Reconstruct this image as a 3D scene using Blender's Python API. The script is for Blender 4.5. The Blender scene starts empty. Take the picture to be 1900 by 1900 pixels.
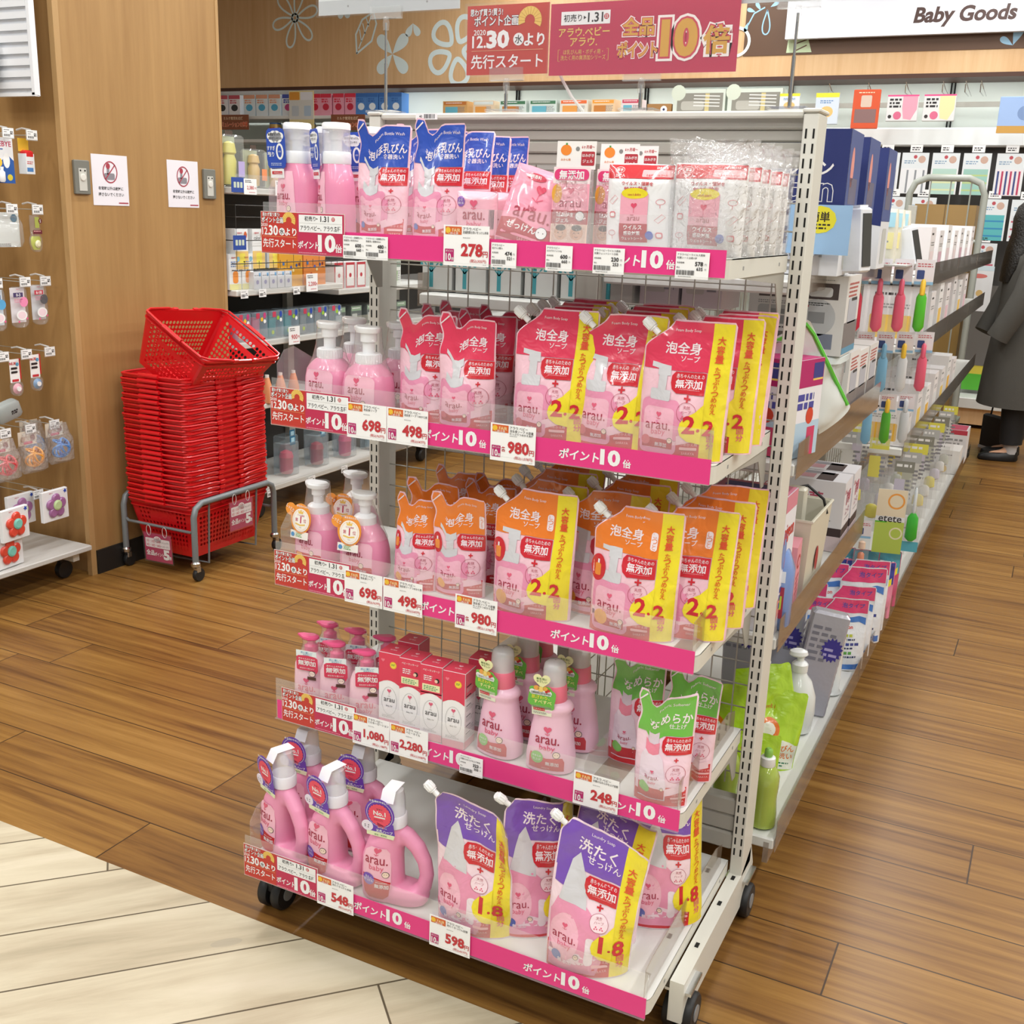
import bpy, bmesh, math, random
from mathutils import Vector as V, Matrix as M, noise as NZ
from mathutils.geometry import tessellate_polygon
PI = math.pi
S = bpy.context.scene
COL = S.collection
rnd = random.Random(11)

# ---------------------------------------------------------------- camera, world, light, exposure
cam = bpy.data.cameras.new('camera'); cam.lens = 38.37; cam.sensor_width = 36; cam.sensor_height = 36
cam.clip_start = .05; cam.clip_end = 60
camo = bpy.data.objects.new('camera', cam); COL.objects.link(camo)
Rm = M(((0.89268, -0.148786, 0.425424), (0.449401, 0.22247, -0.865185), (0.034084, 0.963519, 0.265459)))
camo.matrix_world = M.Translation((0, 0, 1.465)) @ Rm.to_4x4()
S.camera = camo
S.view_settings.view_transform = 'Standard'; S.view_settings.look = 'None'
S.view_settings.exposure = 0.0; S.view_settings.gamma = 1.0; S.view_settings.use_curve_mapping = False
S.cycles.transparent_max_bounces = 24; S.cycles.max_bounces = 6
wd = bpy.data.worlds.new('shop_world'); S.world = wd; wd.use_nodes = True
wd.node_tree.nodes['Background'].inputs[0].default_value = (.93, .96, 1, 1)
wd.node_tree.nodes['Background'].inputs[1].default_value = .26
LAMPS = []
def ceiling_lamp(x, y, z=3.56, w=.16, l=1.2, e=24, rot=0):
    L = bpy.data.lights.new('tube_light', 'AREA'); L.shape = 'RECTANGLE'; L.size = w; L.size_y = l; L.energy = e
    L.color = (.985, .995, .99)
    o = bpy.data.objects.new('tube_light', L); COL.objects.link(o); o.location = (x, y, z); o.rotation_euler = (0, 0, rot)
    LAMPS.append((x, y, rot))
for ix in range(5):
    for iy in range(6):
        ceiling_lamp(-4.2 + 1.75 * ix, -1.6 + 1.9 * iy)

for ix in range(4):                       # light strip under the back wall bulkhead
    L = bpy.data.lights.new('strip_light', 'AREA'); L.shape = 'RECTANGLE'; L.size = 1.9; L.size_y = .05; L.energy = 4; L.color = (.97, 1, .98)
    o = bpy.data.objects.new('strip_light', L); COL.objects.link(o); o.location = (-7.2 + 2.1 * ix, 8.90, 2.485); o.rotation_euler = (math.radians(22), 0, 0)

# ---------------------------------------------------------------- materials
def lin(h):
    h = h.lstrip('#'); r = []
    for i in (0, 2, 4):
        c = int(h[i:i+2], 16) / 255
        r.append(c / 12.92 if c <= .04045 else ((c + .055) / 1.055) ** 2.4)
    return r
MATS = {}
def mat(name, hexc, rough=.5, metal=0, coat=0, bump=None, spec=.5, emis=0, sss=0):
    if name in MATS: return MATS[name]
    m = bpy.data.materials.new(name); m.use_nodes = True; nt = m.node_tree; b = nt.nodes['Principled BSDF']
    b.inputs['Base Color'].default_value = (*lin(hexc), 1); b.inputs['Roughness'].default_value = rough
    b.inputs['Metallic'].default_value = metal; b.inputs['Coat Weight'].default_value = coat
    b.inputs['Coat Roughness'].default_value = .08; b.inputs['Specular IOR Level'].default_value = spec
    if emis:
        b.inputs['Emission Color'].default_value = (*lin(hexc), 1); b.inputs['Emission Strength'].default_value = emis
    if bump:
        tc = nt.nodes.new('ShaderNodeTexCoord'); n = nt.nodes.new('ShaderNodeTexNoise'); bp = nt.nodes.new('ShaderNodeBump')
        n.inputs['Scale'].default_value = bump[0]; n.inputs['Detail'].default_value = 2
        if len(bump) > 2: n.inputs['Distortion'].default_value = bump[2]
        bp.inputs['Strength'].default_value = bump[1]; bp.inputs['Distance'].default_value = .01
        nt.links.new(tc.outputs['Object'], n.inputs['Vector']); nt.links.new(n.outputs[0], bp.inputs['Height'])
        nt.links.new(bp.outputs[0], b.inputs['Normal'])
    m.diffuse_color = (*lin(hexc), 1)
    MATS[name] = m; return m
def film(hexc):            # printed glossy plastic film of the refill pouches
    return mat('film_' + hexc, hexc, rough=.27, coat=.8, bump=(30, .30, .9))
def ink(hexc):             # plain print on paper or card
    return mat('ink_' + hexc, hexc, rough=.5)
def plastic(hexc):
    return mat('plastic_' + hexc, hexc, rough=.3, coat=.25)
def clear(name, hexc='ffffff', alpha=.12, rough=.05, spec=.5, bump=None):   # thin clear sheet: mostly see-through, a little gloss
    if name in MATS: return MATS[name]
    m = bpy.data.materials.new(name); m.use_nodes = True; nt = m.node_tree
    b = nt.nodes['Principled BSDF']; out = nt.nodes['Material Output']
    b.inputs['Base Color'].default_value = (*lin(hexc), 1); b.inputs['Roughness'].default_value = rough
    b.inputs['Specular IOR Level'].default_value = spec
    tr = nt.nodes.new('ShaderNodeBsdfTransparent'); mx = nt.nodes.new('ShaderNodeMixShader'); gl = nt.nodes.new('ShaderNodeBsdfGlossy')
    gl.inputs['Roughness'].default_value = rough
    fr = nt.nodes.new('ShaderNodeFresnel'); ge = nt.nodes.new('ShaderNodeNewGeometry'); io = nt.nodes.new('ShaderNodeMapRange')
    io.inputs[3].default_value = 1.45; io.inputs[4].default_value = 1 / 1.45      # thin sheet: the same gloss on both faces
    nt.links.new(ge.outputs['Backfacing'], io.inputs[0]); nt.links.new(io.outputs[0], fr.inputs[0])
    mx.inputs[0].default_value = alpha
    nt.links.new(tr.outputs[0], mx.inputs[1]); nt.links.new(b.outputs[0], mx.inputs[2])
    m2 = nt.nodes.new('ShaderNodeMixShader'); nt.links.new(fr.outputs[0], m2.inputs[0])
    nt.links.new(mx.outputs[0], m2.inputs[1]); nt.links.new(gl.outputs[0], m2.inputs[2]); nt.links.new(m2.outputs[0], out.inputs[0])
    if bump:
        tc = nt.nodes.new('ShaderNodeTexCoord'); n = nt.nodes.new('ShaderNodeTexNoise'); bp = nt.nodes.new('ShaderNodeBump')
        n.inputs['Scale'].default_value = bump[0]; n.inputs['Detail'].default_value = 3; n.inputs['Distortion'].default_value = 1
        bp.inputs['Strength'].default_value = bump[1]; bp.inputs['Distance'].default_value = .01
        nt.links.new(tc.outputs['Object'], n.inputs['Vector']); nt.links.new(n.outputs[0], bp.inputs['Height'])
        for q in (gl, b, fr): nt.links.new(bp.outputs[0], q.inputs['Normal'])
    MATS[name] = m; return m
ACRYL = clear('clear_acrylic', 'f2f4f2', .10, .04)
SHRINK = clear('shrink_film', 'ffffff', .12, .08, bump=(38, .35))
SLEEVE = clear('clear_sleeve', 'ffffff', .02, .03)
PET = clear('clear_film', 'ffffff', .17, .09, bump=(70, 1.6))
PACK = clear('clear_blister', 'd4dade', .13, .08)
SMOKE = clear('frosted_cap', 'f4f4f6', .55, .25)
STEEL = mat('steel_white', 'dcdbd2', .38, bump=(300, .02))
STEELG = mat('steel_grey', 'a9a69d', .45)
SHELFW = mat('shelf_top_white', 'dfe0dc', .42)
BLACK = mat('black_rubber', '1c1c1d', .5)
DARK = mat('dark_slot', '151412', .9)
CHROME = mat('chrome', 'c9cbcc', .22, metal=1)
WIRE = mat('wire_grey', 'aba9a0', .4, metal=.2)
WHITE = ink('f3f4f4')

# ---------------------------------------------------------------- mesh builder
class MB:
    def __init__(s): s.v = []; s.f = []; s.mi = []; s.sm = []; s.mats = []; s.T = None
    def m(s, mt):
        if mt not in s.mats: s.mats.append(mt)
        return s.mats.index(mt)
    def add(s, vs, fs, mt, smooth=False, T=None):
        n = len(s.v); T = T or s.T
        s.v += [(T @ V(p)) if T else V(p) for p in vs]; k = s.m(mt)
        for f in fs: s.f.append([i + n for i in f]); s.mi.append(k); s.sm.append(smooth)
    def box(s, c, d, mt, T=None, top=1.0, bev=0):
        x, y, z = c; a, b, h = d[0] / 2, d[1] / 2, d[2] / 2
        if bev:
            e = min(bev, a * .9, b * .9, h * .9); R0 = []
            for (zz, k) in ((-h, e), (-h + e, 0), (h - e, 0), (h, e)):
                A, B = a - k, b - k
                ch = e * .6
                R0.append([(x + px, y + py, z + zz) for px, py in ((A - ch, -B), (A, -B + ch), (A, B - ch), (A - ch, B), (-A + ch, B), (-A, B - ch), (-A, -B + ch), (-A + ch, -B))])
            return s.loft(R0, mt, smooth=False, T=T)
        vs = [(x + i * a * (top if k > 0 else 1), y + j * b * (top if k > 0 else 1), z + k * h) for k in (-1, 1) for j in (-1, 1) for i in (-1, 1)]
        s.add(vs, [(0, 2, 3, 1), (4, 5, 7, 6), (0, 1, 5, 4), (2, 6, 7, 3), (0, 4, 6, 2), (1, 3, 7, 5)], mt, False, T)
    def loft(s, rings, mt, smooth=True, caps=True, T=None):
        n = len(rings[0]); vs = [p for r in rings for p in r]; fs = []
        for i in range(len(rings) - 1):
            for j in range(n):
                k = (j + 1) % n; fs.append((i * n + j, i * n + k, (i + 1) * n + k, (i + 1) * n + j))
        s.add(vs, fs, mt, smooth, T)
        if caps:
            s.add(rings[0], [tuple(range(n))[::-1]], mt, False, T); s.add(rings[-1], [tuple(range(n))], mt, False, T)
    def lathe(s, prof, mt, c=(0, 0, 0), n=20, sx=1, sy=1, T=None, smooth=True, caps=True):
        s.loft([[(c[0] + r * sx * math.cos(2 * PI * j / n), c[1] + r * sy * math.sin(2 * PI * j / n), c[2] + z) for j in range(n)] for r, z in prof], mt, smooth, caps, T)
    def tube(s, pts, r, mt, n=8, T=None, closed=False, sq=1):
        P = [V(p) for p in pts]; rings = []; N = len(P); up = None
        rr = r if isinstance(r, (list, tuple)) else [r] * N
        for i in range(N):
            if closed: t = (P[(i + 1) % N] - P[i - 1])
            else: t = P[min(i + 1, N - 1)] - P[max(i - 1, 0)]
            t = t.normalized() if t.length > 1e-9 else V((0, 0, 1))
            if up is None: up = V((0, 0, 1)) if abs(t.z) < .9 else V((1, 0, 0))
            a = t.cross(up).normalized(); b = a.cross(t).normalized(); up = b
            rings.append([tuple(P[i] + (a * math.cos(2 * PI * j / n) + b * math.sin(2 * PI * j / n) * sq) * rr[i]) for j in range(n)])
        if closed: rings.append(rings[0])
        s.loft(rings, mt, True, not closed, T)
    def prism(s, poly, z0, z1, mt, T=None, axis='z'):
        n = len(poly); f = {'z': lambda x, y, z: (x, y, z), 'y': lambda x, y, z: (x, z, y), 'x': lambda x, y, z: (z, x, y)}[axis]
        a = [f(x, y, z0) for x, y in poly]; b = [f(x, y, z1) for x, y in poly]
        s.loft([a, b], mt, False, False, T)
        tris = tessellate_polygon([[V((x, y, 0)) for x, y in poly]])
        s.add(a, [t for t in tris], mt, False, T); s.add(b, [t for t in tris], mt, False, T)
    def obj(s, name, parent=None, loc=None, rot=None):
        me = bpy.data.meshes.new(name); me.from_pydata([tuple(p) for p in s.v], [], s.f)
        for q in s.mats: me.materials.append(q)
        me.polygons.foreach_set('material_index', s.mi); me.polygons.foreach_set('use_smooth', s.sm); me.update()
        if any(s.sm): me.set_sharp_from_angle(angle=.75)
        o = bpy.data.objects.new(name, me); COL.objects.link(o)
        if parent: o.parent = parent
        if loc: o.location = loc
        if rot: o.rotation_euler = rot
        return o

# ---------------------------------------------------------------- text and flat art
_tc = {}
def tmesh(t, bold=0.0, res=2):
    k = (t, bold, res)
    if k not in _tc:
        cu = bpy.data.curves.new('t', 'FONT'); cu.body = t; cu.resolution_u = res; cu.offset = bold
        o = bpy.data.objects.new('t', cu); COL.objects.link(o)
        dg = bpy.context.evaluated_depsgraph_get(); me = bpy.data.meshes.new_from_object(o.evaluated_get(dg))
        vs = [(v.co.x, v.co.y) for v in me.vertices]; fs = [tuple(p.vertices) for p in me.polygons]
        bpy.data.objects.remove(o); bpy.data.curves.remove(cu); bpy.data.meshes.remove(me)
        if not vs: vs = [(0, 0)]; fs = []
        _tc[k] = (vs, fs, min(a for a, b in vs), max(a for a, b in vs), min(b for a, b in vs), max(b for a, b in vs))
    return _tc[k]
class Art:
    """flat printed shapes in (u, v) metres; laid on a surface by a mapping function."""
    def __init__(s): s.it = []
    def poly(s, pts, mt, l=1):
        pts = [tuple(p) for p in pts]
        tr = tessellate_polygon([[V((x, y, 0)) for x, y in pts]])
        fs = []
        for t in tr:
            a, b, c = (pts[i] for i in t)
            ar = (b[0] - a[0]) * (c[1] - a[1]) - (b[1] - a[1]) * (c[0] - a[0])
            if abs(ar) < 1e-12: continue
            fs.append(tuple(t) if ar > 0 else tuple(t)[::-1])
        s.it.append((pts, fs, mt, l)); return s
    def rect(s, x0, y0, x1, y1, mt, l=1): return s.poly([(x0, y0), (x1, y0), (x1, y1), (x0, y1)], mt, l)
    def disc(s, x, y, r, mt, l=1, n=24, ry=None):
        ry = ry or r; return s.poly([(x + r * math.cos(2 * PI * i / n), y + ry * math.sin(2 * PI * i / n)) for i in range(n)], mt, l)
    def rrect(s, x0, y0, x1, y1, r, mt, l=1, n=4):
        p = []
        for cx, cy, a in ((x1 - r, y0 + r, -90), (x1 - r, y1 - r, 0), (x0 + r, y1 - r, 90), (x0 + r, y0 + r, 180)):
            for i in range(n + 1):
                t = math.radians(a + 90 * i / n); p.append((cx + r * math.cos(t), cy + r * math.sin(t)))
        return s.poly(p, mt, l)
    def line(s, pts, w, mt, l=1, closed=False):
        P = [V((x, y)) for x, y in pts]; n = len(P); L = []; Rr = []
        for i in range(n):
            a = P[i - 1] if (i > 0 or closed) else P[i]; b = P[(i + 1) % n] if (i < n - 1 or closed) else P[i]
            t = (b - a); t = t.normalized() if t.length > 0 else V((1, 0)); nn = V((-t.y, t.x)) * w / 2
            L.append(tuple(P[i] + nn)); Rr.append(tuple(P[i] - nn))
        vs = L + Rr; fs = [(i, n + i, n + (i + 1) % n, (i + 1) % n) for i in range(n if closed else n - 1)]
        s.it.append((vs, fs, mt, l)); return s
    def ring(s, x, y, r, w, mt, l=1, n=28, ry=None):
        ry = ry or r; return s.line([(x + r * math.cos(2 * PI * i / n), y + ry * math.sin(2 * PI * i / n)) for i in range(n)], w, mt, l, True)
    def text(s, t, x, y, h, mt, l=2, bold=0.02, maxw=None, al='c', ang=0, vert=False, res=2, edge=None, shear=0, wide=1):
        """h = height of the text's box; x, y its centre (or left/right end)."""
        if vert:
            n = len(t)
            for i, ch in enumerate(t):
                if ch != ' ': s.text(ch, x, y - (i + .5) * h * 1.02, h * .9, mt, l, bold, None, 'c', 0, False, res, edge)
            return s
        if edge: s.text(t, x, y, h, edge[0], l - 1, bold + edge[1], maxw, al, ang, False, res)
        bold *= .6; vs, fs = tmesh(t, bold, res)[:2]; x0, x1, y0, y1 = tmesh(t, 0.0, res)[2:]       # placed by the plain glyphs, so outlines stay in register
        k = h / max(.45, (y1 - y0)); kx = k * wide
        w = (x1 - x0) * kx
        if maxw and w > maxw: kx *= maxw / w; w = maxw
        ox = {'c': -w / 2, 'l': 0, 'r': -w}[al]; ca, sa = math.cos(ang), math.sin(ang); out = []
        for a, b in vs:
            p, q = (a - x0) * kx + ox, (b - (y0 + y1) / 2) * k
            p += q * shear
            out.append((x + p * ca - q * sa, y + p * sa + q * ca))
        s.it.append((out, fs, mt, l)); return s
    def heart(s, x, y, r, mt, l=2):
        p = []
        for i in range(22):
            t = 2 * PI * i / 22; p.append((x + r * .0625 * 16 * math.sin(t) ** 3, y + r * .0625 * (13 * math.cos(t) - 5 * math.cos(2 * t) - 2 * math.cos(3 * t) - math.cos(4 * t))))
        return s.poly(p, mt, l)
    def bars(s, x0, y0, x1, y1, mt, l=2, seed=1, n=18):
        r = random.Random(seed); x = x0
        while x < x1:
            w = (x1 - x0) / n * r.choice((.3, .5, .9)); s.rect(x, y0, min(x + w, x1), y1, mt, l); x += w + (x1 - x0) / n * r.choice((.4, .7))
        return s
    def lines(s, x0, y, x1, n, dy, mt, l=2, seed=1, th=.25):      # tiny print too small to read in the photograph
        r = random.Random(seed)
        for i in range(n):
            x = x0; e = x1 - (x1 - x0) * r.random() * .3
            while x < e:
                w = dy * r.uniform(.5, 1.6); s.rect(x, y - i * dy - dy * th, min(x + w, e), y - i * dy + dy * th, mt, l); x += w + dy * .35
        return s
    def put(s, mb, fn, step=None, T=None, dl=.00022, smooth=False):
        for vs, fs, mt, l in s.it:
            if step:
                bm = bmesh.new(); bv = [bm.verts.new((x, y, 0)) for x, y in vs]
                for f in fs:
                    try: bm.faces.new([bv[i] for i in f])
                    except ValueError: pass
                xs = [p[0] for p in vs]; ys = [p[1] for p in vs]
                sx, sy = step if isinstance(step, tuple) else (step, step)
                for ax, lo, hi, st in ((0, min(xs), max(xs), sx), (1, min(ys), max(ys), sy)):
                    if not st: continue
                    k = math.floor(lo / st) + 1
                    while k * st < hi:
                        co = V((0, 0, 0)); co[ax] = k * st; no = V((0, 0, 0)); no[ax] = 1
                        bmesh.ops.bisect_plane(bm, geom=bm.verts[:] + bm.edges[:] + bm.faces[:], plane_co=co, plane_no=no, dist=1e-7); k += 1
                bm.verts.index_update()
                vv = [fn(v.co.x, v.co.y, l * dl) for v in bm.verts]; ff = [[v.index for v in f.verts] for f in bm.faces]; bm.free()
            else:
                vv = [fn(x, y, l * dl) for x, y in vs]; ff = fs
            mb.add(vv, ff, mt, smooth, T)
def front(y0=0, x0=0, z0=0):           # art on a plane facing -Y
    return lambda u, v, l: (x0 + u, y0 - .0002 - l, z0 + v)
def right(x=0, y0=0, z0=0):            # art on a plane facing +X, u runs along +Y
    return lambda u, v, l: (x + .0002 + l, y0 + u, z0 + v)
def top(z=0, x0=0, y0=0):
    return lambda u, v, l: (x0 + u, y0 + v, z + .0002 + l)

# ---------------------------------------------------------------- things, parts, copies
def tag(o, label, cat, group=None):
    o['label'] = label; o['category'] = cat
    if group: o['group'] = group
    return o
def thing(name, label, cat, loc=(0, 0, 0), rz=0, group=None):
    o = bpy.data.objects.new(name, None); COL.objects.link(o); o.empty_display_size = .02
    o.location = loc; o.rotation_euler = (0, 0, rz)
    return tag(o, label, cat, group)
def struct(o): o['kind'] = 'structure'; return o
def copy(root, loc, rz=None, label=None, group=None, rot=None, sc=None):
    def rec(o, par):
        c = o.copy(); COL.objects.link(c); c.parent = par
        for ch in o.children: rec(ch, c)
        return c
    r = rec(root, None); r.location = loc
    if rz is not None: r.rotation_euler = (0, 0, rz)
    if rot is not None: r.rotation_euler = rot
    if sc is not None: r.scale = sc if isinstance(sc, tuple) else (sc, sc, sc)
    if label: r['label'] = label
    if group: r['group'] = group
    return r
class Proto:
    """first use moves the built thing itself, later uses copy it"""
    def __init__(s, build): s.build = build; s.root = None
    def at(s, loc, rz=0, label='', group=None, rot=None, sc=None):
        if s.root is None:
            s.root = s.build(); r = s.root; r.location = loc; r.rotation_euler = rot if rot is not None else (0, 0, rz)
            if sc is not None: r.scale = sc if isinstance(sc, tuple) else (sc, sc, sc)
            r['label'] = label
            if group: r['group'] = group
            return r
        r = copy(s.root, loc, rz, label, group, rot, (sc if sc is not None else 1))
        return r
ORD = ['first', 'second', 'third', 'fourth', 'fifth', 'sixth', 'seventh', 'eighth', 'ninth', 'tenth', 'eleventh', 'twelfth', 'thirteenth', 'fourteenth', 'fifteenth', 'sixteenth', 'seventeenth', 'eighteenth', 'nineteenth', 'twentieth']
# ================================================================ room
def wood_mat(name, c1, c2, axis='z', sc=1, rough=.45):
    m = bpy.data.materials.new(name); m.use_nodes = True; nt = m.node_tree; N = nt.nodes; L = nt.links; b = N['Principled BSDF']
    b.inputs['Roughness'].default_value = rough; b.inputs['Specular IOR Level'].default_value = .35
    tc = N.new('ShaderNodeTexCoord'); mp = N.new('ShaderNodeMapping'); L.new(tc.outputs['Object'], mp.inputs[0])
    s = [14 * sc] * 3; s['xyz'.index(axis)] = .8 * sc; mp.inputs['Scale'].default_value = s
    n = N.new('ShaderNodeTexNoise'); n.inputs['Scale'].default_value = 2; n.inputs['Detail'].default_value = 5; n.inputs['Roughness'].default_value = .65
    n2 = N.new('ShaderNodeTexNoise'); n2.inputs['Scale'].default_value = .35; n2.inputs['Detail'].default_value = 2
    L.new(mp.outputs[0], n.inputs['Vector']); L.new(mp.outputs[0], n2.inputs['Vector'])
    ad = N.new('ShaderNodeMath'); ad.operation = 'ADD'; L.new(n.outputs[0], ad.inputs[0]); L.new(n2.outputs[0], ad.inputs[1])
    r = N.new('ShaderNodeValToRGB'); r.color_ramp.elements[0].position = .72; r.color_ramp.elements[1].position = 1.25
    r.color_ramp.elements[0].color = (*lin(c1), 1); r.color_ramp.elements[1].color = (*lin(c2), 1)
    sb = N.new('ShaderNodeMath'); sb.operation = 'MULTIPLY'; sb.inputs[1].default_value = 1; L.new(ad.outputs[0], sb.inputs[0])
    mr = N.new('ShaderNodeMapRange'); mr.inputs[1].default_value = .7; mr.inputs[2].default_value = 1.3; L.new(ad.outputs[0], mr.inputs[0])
    r.color_ramp.elements[0].position = 0; r.color_ramp.elements[1].position = 1; L.new(mr.outputs[0], r.inputs[0])
    L.new(r.outputs[0], b.inputs['Base Color']); return m
def plank_mat(name, cols, ang, W, off, Lp, rough=.35, seam='3a2717', knots=None, grain=(.9, 22), seamw=.010, contrast=(.62, 1.4)):
    """planks W wide running at angle ang; off = cross position of a seam; Lp plank length"""
    m = bpy.data.materials.new(name); m.use_nodes = True; nt = m.node_tree; N = nt.nodes; L = nt.links; b = N['Principled BSDF']
    def mth(op, a, c=None):
        n = N.new('ShaderNodeMath'); n.operation = op
        for i, q in enumerate((a, c)):
            if q is None: continue
            if isinstance(q, (int, float)): n.inputs[i].default_value = q
            else: L.new(q, n.inputs[i])
        return n.outputs[0]
    tc = N.new('ShaderNodeTexCoord'); rt = N.new('ShaderNodeVectorRotate'); rt.rotation_type = 'Z_AXIS'; rt.inputs['Angle'].default_value = -ang
    L.new(tc.outputs['Object'], rt.inputs['Vector']); sp = N.new('ShaderNodeSeparateXYZ'); L.new(rt.outputs[0], sp.inputs[0])
    cy = mth('DIVIDE', mth('SUBTRACT', sp.outputs[1], off), W); row = mth('FLOOR', cy); fy = mth('FRACT', cy)
    wn = N.new('ShaderNodeTexWhiteNoise'); wn.noise_dimensions = '1D'; L.new(row, wn.inputs['W'])
    cx = mth('ADD', mth('DIVIDE', sp.outputs[0], Lp), wn.outputs['Value']); colx = mth('FLOOR', cx); fx = mth('FRACT', cx)
    # plank id tone
    cb = N.new('ShaderNodeCombineXYZ'); L.new(row, cb.inputs[0]); L.new(colx, cb.inputs[1]); w2 = N.new('ShaderNodeTexWhiteNoise'); L.new(cb.outputs[0], w2.inputs['Vector'])
    # grain
    mp = N.new('ShaderNodeCombineXYZ'); L.new(mth('ADD', mth('MULTIPLY', sp.outputs[0], grain[0]), mth('MULTIPLY', w2.outputs['Value'], 37)), mp.inputs[0]); L.new(mth('MULTIPLY', sp.outputs[1], grain[1]), mp.inputs[1]); L.new(mth('MULTIPLY', row, 3.7), mp.inputs[2])
    n1 = N.new('ShaderNodeTexNoise'); n1.inputs['Scale'].default_value = 1.6; n1.inputs['Detail'].default_value = 7; n1.inputs['Roughness'].default_value = .62; n1.inputs['Distortion'].default_value = .35; L.new(mp.outputs[0], n1.inputs['Vector'])
    g = mth('ADD', mth('MULTIPLY', n1.outputs[0], 1.0), mth('MULTIPLY', w2.outputs['Value'], .13))
    mr = N.new('ShaderNodeMapRange'); mr.inputs[1].default_value = .34; mr.inputs[2].default_value = .76; L.new(g, mr.inputs[0])
    r = N.new('ShaderNodeValToRGB'); e = r.color_ramp.elements; e[0].color = (*lin(cols[0]), 1); e[1].color = (*lin(cols[-1]), 1)
    for i, c in enumerate(cols[1:-1]):
        k = e.new((i + 1) / (len(cols) - 1)); k.color = (*lin(c), 1)
    L.new(mr.outputs[0], r.inputs[0])
    # seams
    def edge(f, w): return mth('MAXIMUM', mth('LESS_THAN', f, w), mth('GREATER_THAN', f, 1 - w))
    sm = mth('MAXIMUM', edge(fy, seamw), edge(fx, seamw * W / Lp))
    mx = N.new('ShaderNodeMix'); mx.data_type = 'RGBA'; L.new(sm, mx.inputs[0]); L.new(r.outputs[0], mx.inputs[6]); mx.inputs[7].default_value = (*lin(seam), 1)
    outc = mx.outputs[2]
    if knots:
        vo = N.new('ShaderNodeTexVoronoi'); vo.inputs['Scale'].default_value = 1; cm = N.new('ShaderNodeCombineXYZ')
        L.new(mth('MULTIPLY', sp.outputs[0], 3.0), cm.inputs[0]); L.new(mth('MULTIPLY', sp.outputs[1], 7.5), cm.inputs[1]); L.new(cm.outputs[0], vo.inputs['Vector'])
        mk = mth('MULTIPLY', mth('LESS_THAN', vo.outputs['Distance'], .11), .28)
        m3 = N.new('ShaderNodeMix'); m3.data_type = 'RGBA'; L.new(mk, m3.inputs[0]); L.new(outc, m3.inputs[6]); m3.inputs[7].default_value = (*lin(knots), 1); outc = m3.outputs[2]
    L.new(outc, b.inputs['Base Color']); b.inputs['Roughness'].default_value = rough; b.inputs['Specular IOR Level'].default_value = .4
    return m
FL1 = plank_mat('floor_oak', ['5b3b1c', '7b5529', '8c6531', '9c743d'], 0, .1835, 1.735, 1.55, .33)
FL2 = plank_mat('floor_whitewash', ['a89c84', 'bbae95', 'c8bda4', 'd0c5ae'], math.radians(45.5), .1795, .168, 1.1, .4, seam='5c5140', knots='8f8a80', grain=(1.2, 9), seamw=.012)
WOOD = wood_mat('wall_oak_veneer', '9a7446', 'b08a58')
WOODL = wood_mat('wall_light_veneer', 'cfa678', 'dfbc90')
TRIM = wood_mat('trim_oak', 'ad8858', 'bc9868')

def slab(name, x0, x1, y0, y1, z0, z1, mt):
    b = MB(); b.box(((x0 + x1) / 2, (y0 + y1) / 2, (z0 + z1) / 2), (x1 - x0, y1 - y0, z1 - z0), mt); return struct(b.obj(name))
slab('floor', -9, 5, 1.5646, 11, -.05, 0, FL1)
slab('floor', -9, 5, -3, 1.5642, -.05, 0, FL2)
WALLW = mat('wall_panel_white', 'dfe6df', .5)
CEIL = mat('ceiling_white', 'e9e9e6', .8)
slab('ceiling', -9, 5, -3, 11, 3.6, 3.65, CEIL)
WB = 9.15         # back wall face
slab('wall_back', -9, 5, WB + .02, WB + .12, 0, 3.6, WALLW)
slab('wall_left', -9.05, -9, -3, 11, 0, 3.6, mat('wall_plain', 'd9d3c6', .7))
slab('wall_right', 5, 5.05, -3, 11, 0, 3.6, mat('wall_plain', 'd9d3c6', .7))
# timber bulkhead over the back wall shelving with its dark lower edge, right part painted brown
HB = 8.82
slab('wall_bulkhead', -9, 5, HB, WB, 2.52, 3.6, WOODL)
slab('trim_1', -9, 5, HB - .006, WB, 2.49, 2.52, mat('dark_trim', '4a2c1f', .5))
# pillar with the emergency buttons
slab('wall_pillar', -5.2, -3.327, 3.0, 3.815, 0, 3.6, WOOD)
slab('trim_2', -3.349, -3.325, 2.974, 3.0, 0, 3.6, TRIM)
slab('trim_3', -3.35, -3.3255, 3.8148, 3.832, 0, 3.6, TRIM)
slab('baseboard_pillar', -3.327, -3.318, 3.001, 3.815, 0, .098, mat('base_black', '1d1a17', .6))
for x, y, r in LAMPS:      # lamp housings over the light of each tube
    b = MB(); b.box((0, 0, .012), (.3, 1.34, .016), CEIL); b.box((-.12, 0, -.002), (.02, 1.3, .02), CEIL); b.box((.12, 0, -.002), (.02, 1.3, .02), CEIL)
    struct(b.obj('trim_ceiling_light', None, (x, y, 3.585), (0, 0, r)))
# painted flowers on the bulkhead (one decal each)
PALE = ink('dff0f2'); SKY = ink('9cc8e6'); BRN = ink('63452f')
def petalpts(a, r0, r1, w, n=14, cx=0, cy=0):
    p = []
    for i in range(n + 1):
        t = i / n; rr = r0 + (r1 - r0) * math.sin(PI * t / 1.0) ** .8 if False else None
        th = PI * t; x = r0 + (r1 - r0) * (1 - math.cos(th)) / 2; y = w * math.sin(th) ** 1.0 * (x / r1) ** .7
        p.append((x, y))
    q = p + [(x, -y) for x, y in p[-2:0:-1]]
    ca, sa = math.cos(a), math.sin(a); return [(cx + x * ca - y * sa, cy + x * sa + y * ca) for x, y in q]
def decal(name, cx, cz, art, label, cat='wall decal', grp=None, y=None):
    b = MB(); art.put(b, front()); return tag(b.obj(name, None, (cx, (y if y is not None else HB) - .001, cz)), label, cat, grp)
BW = ink('5f4431')
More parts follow.
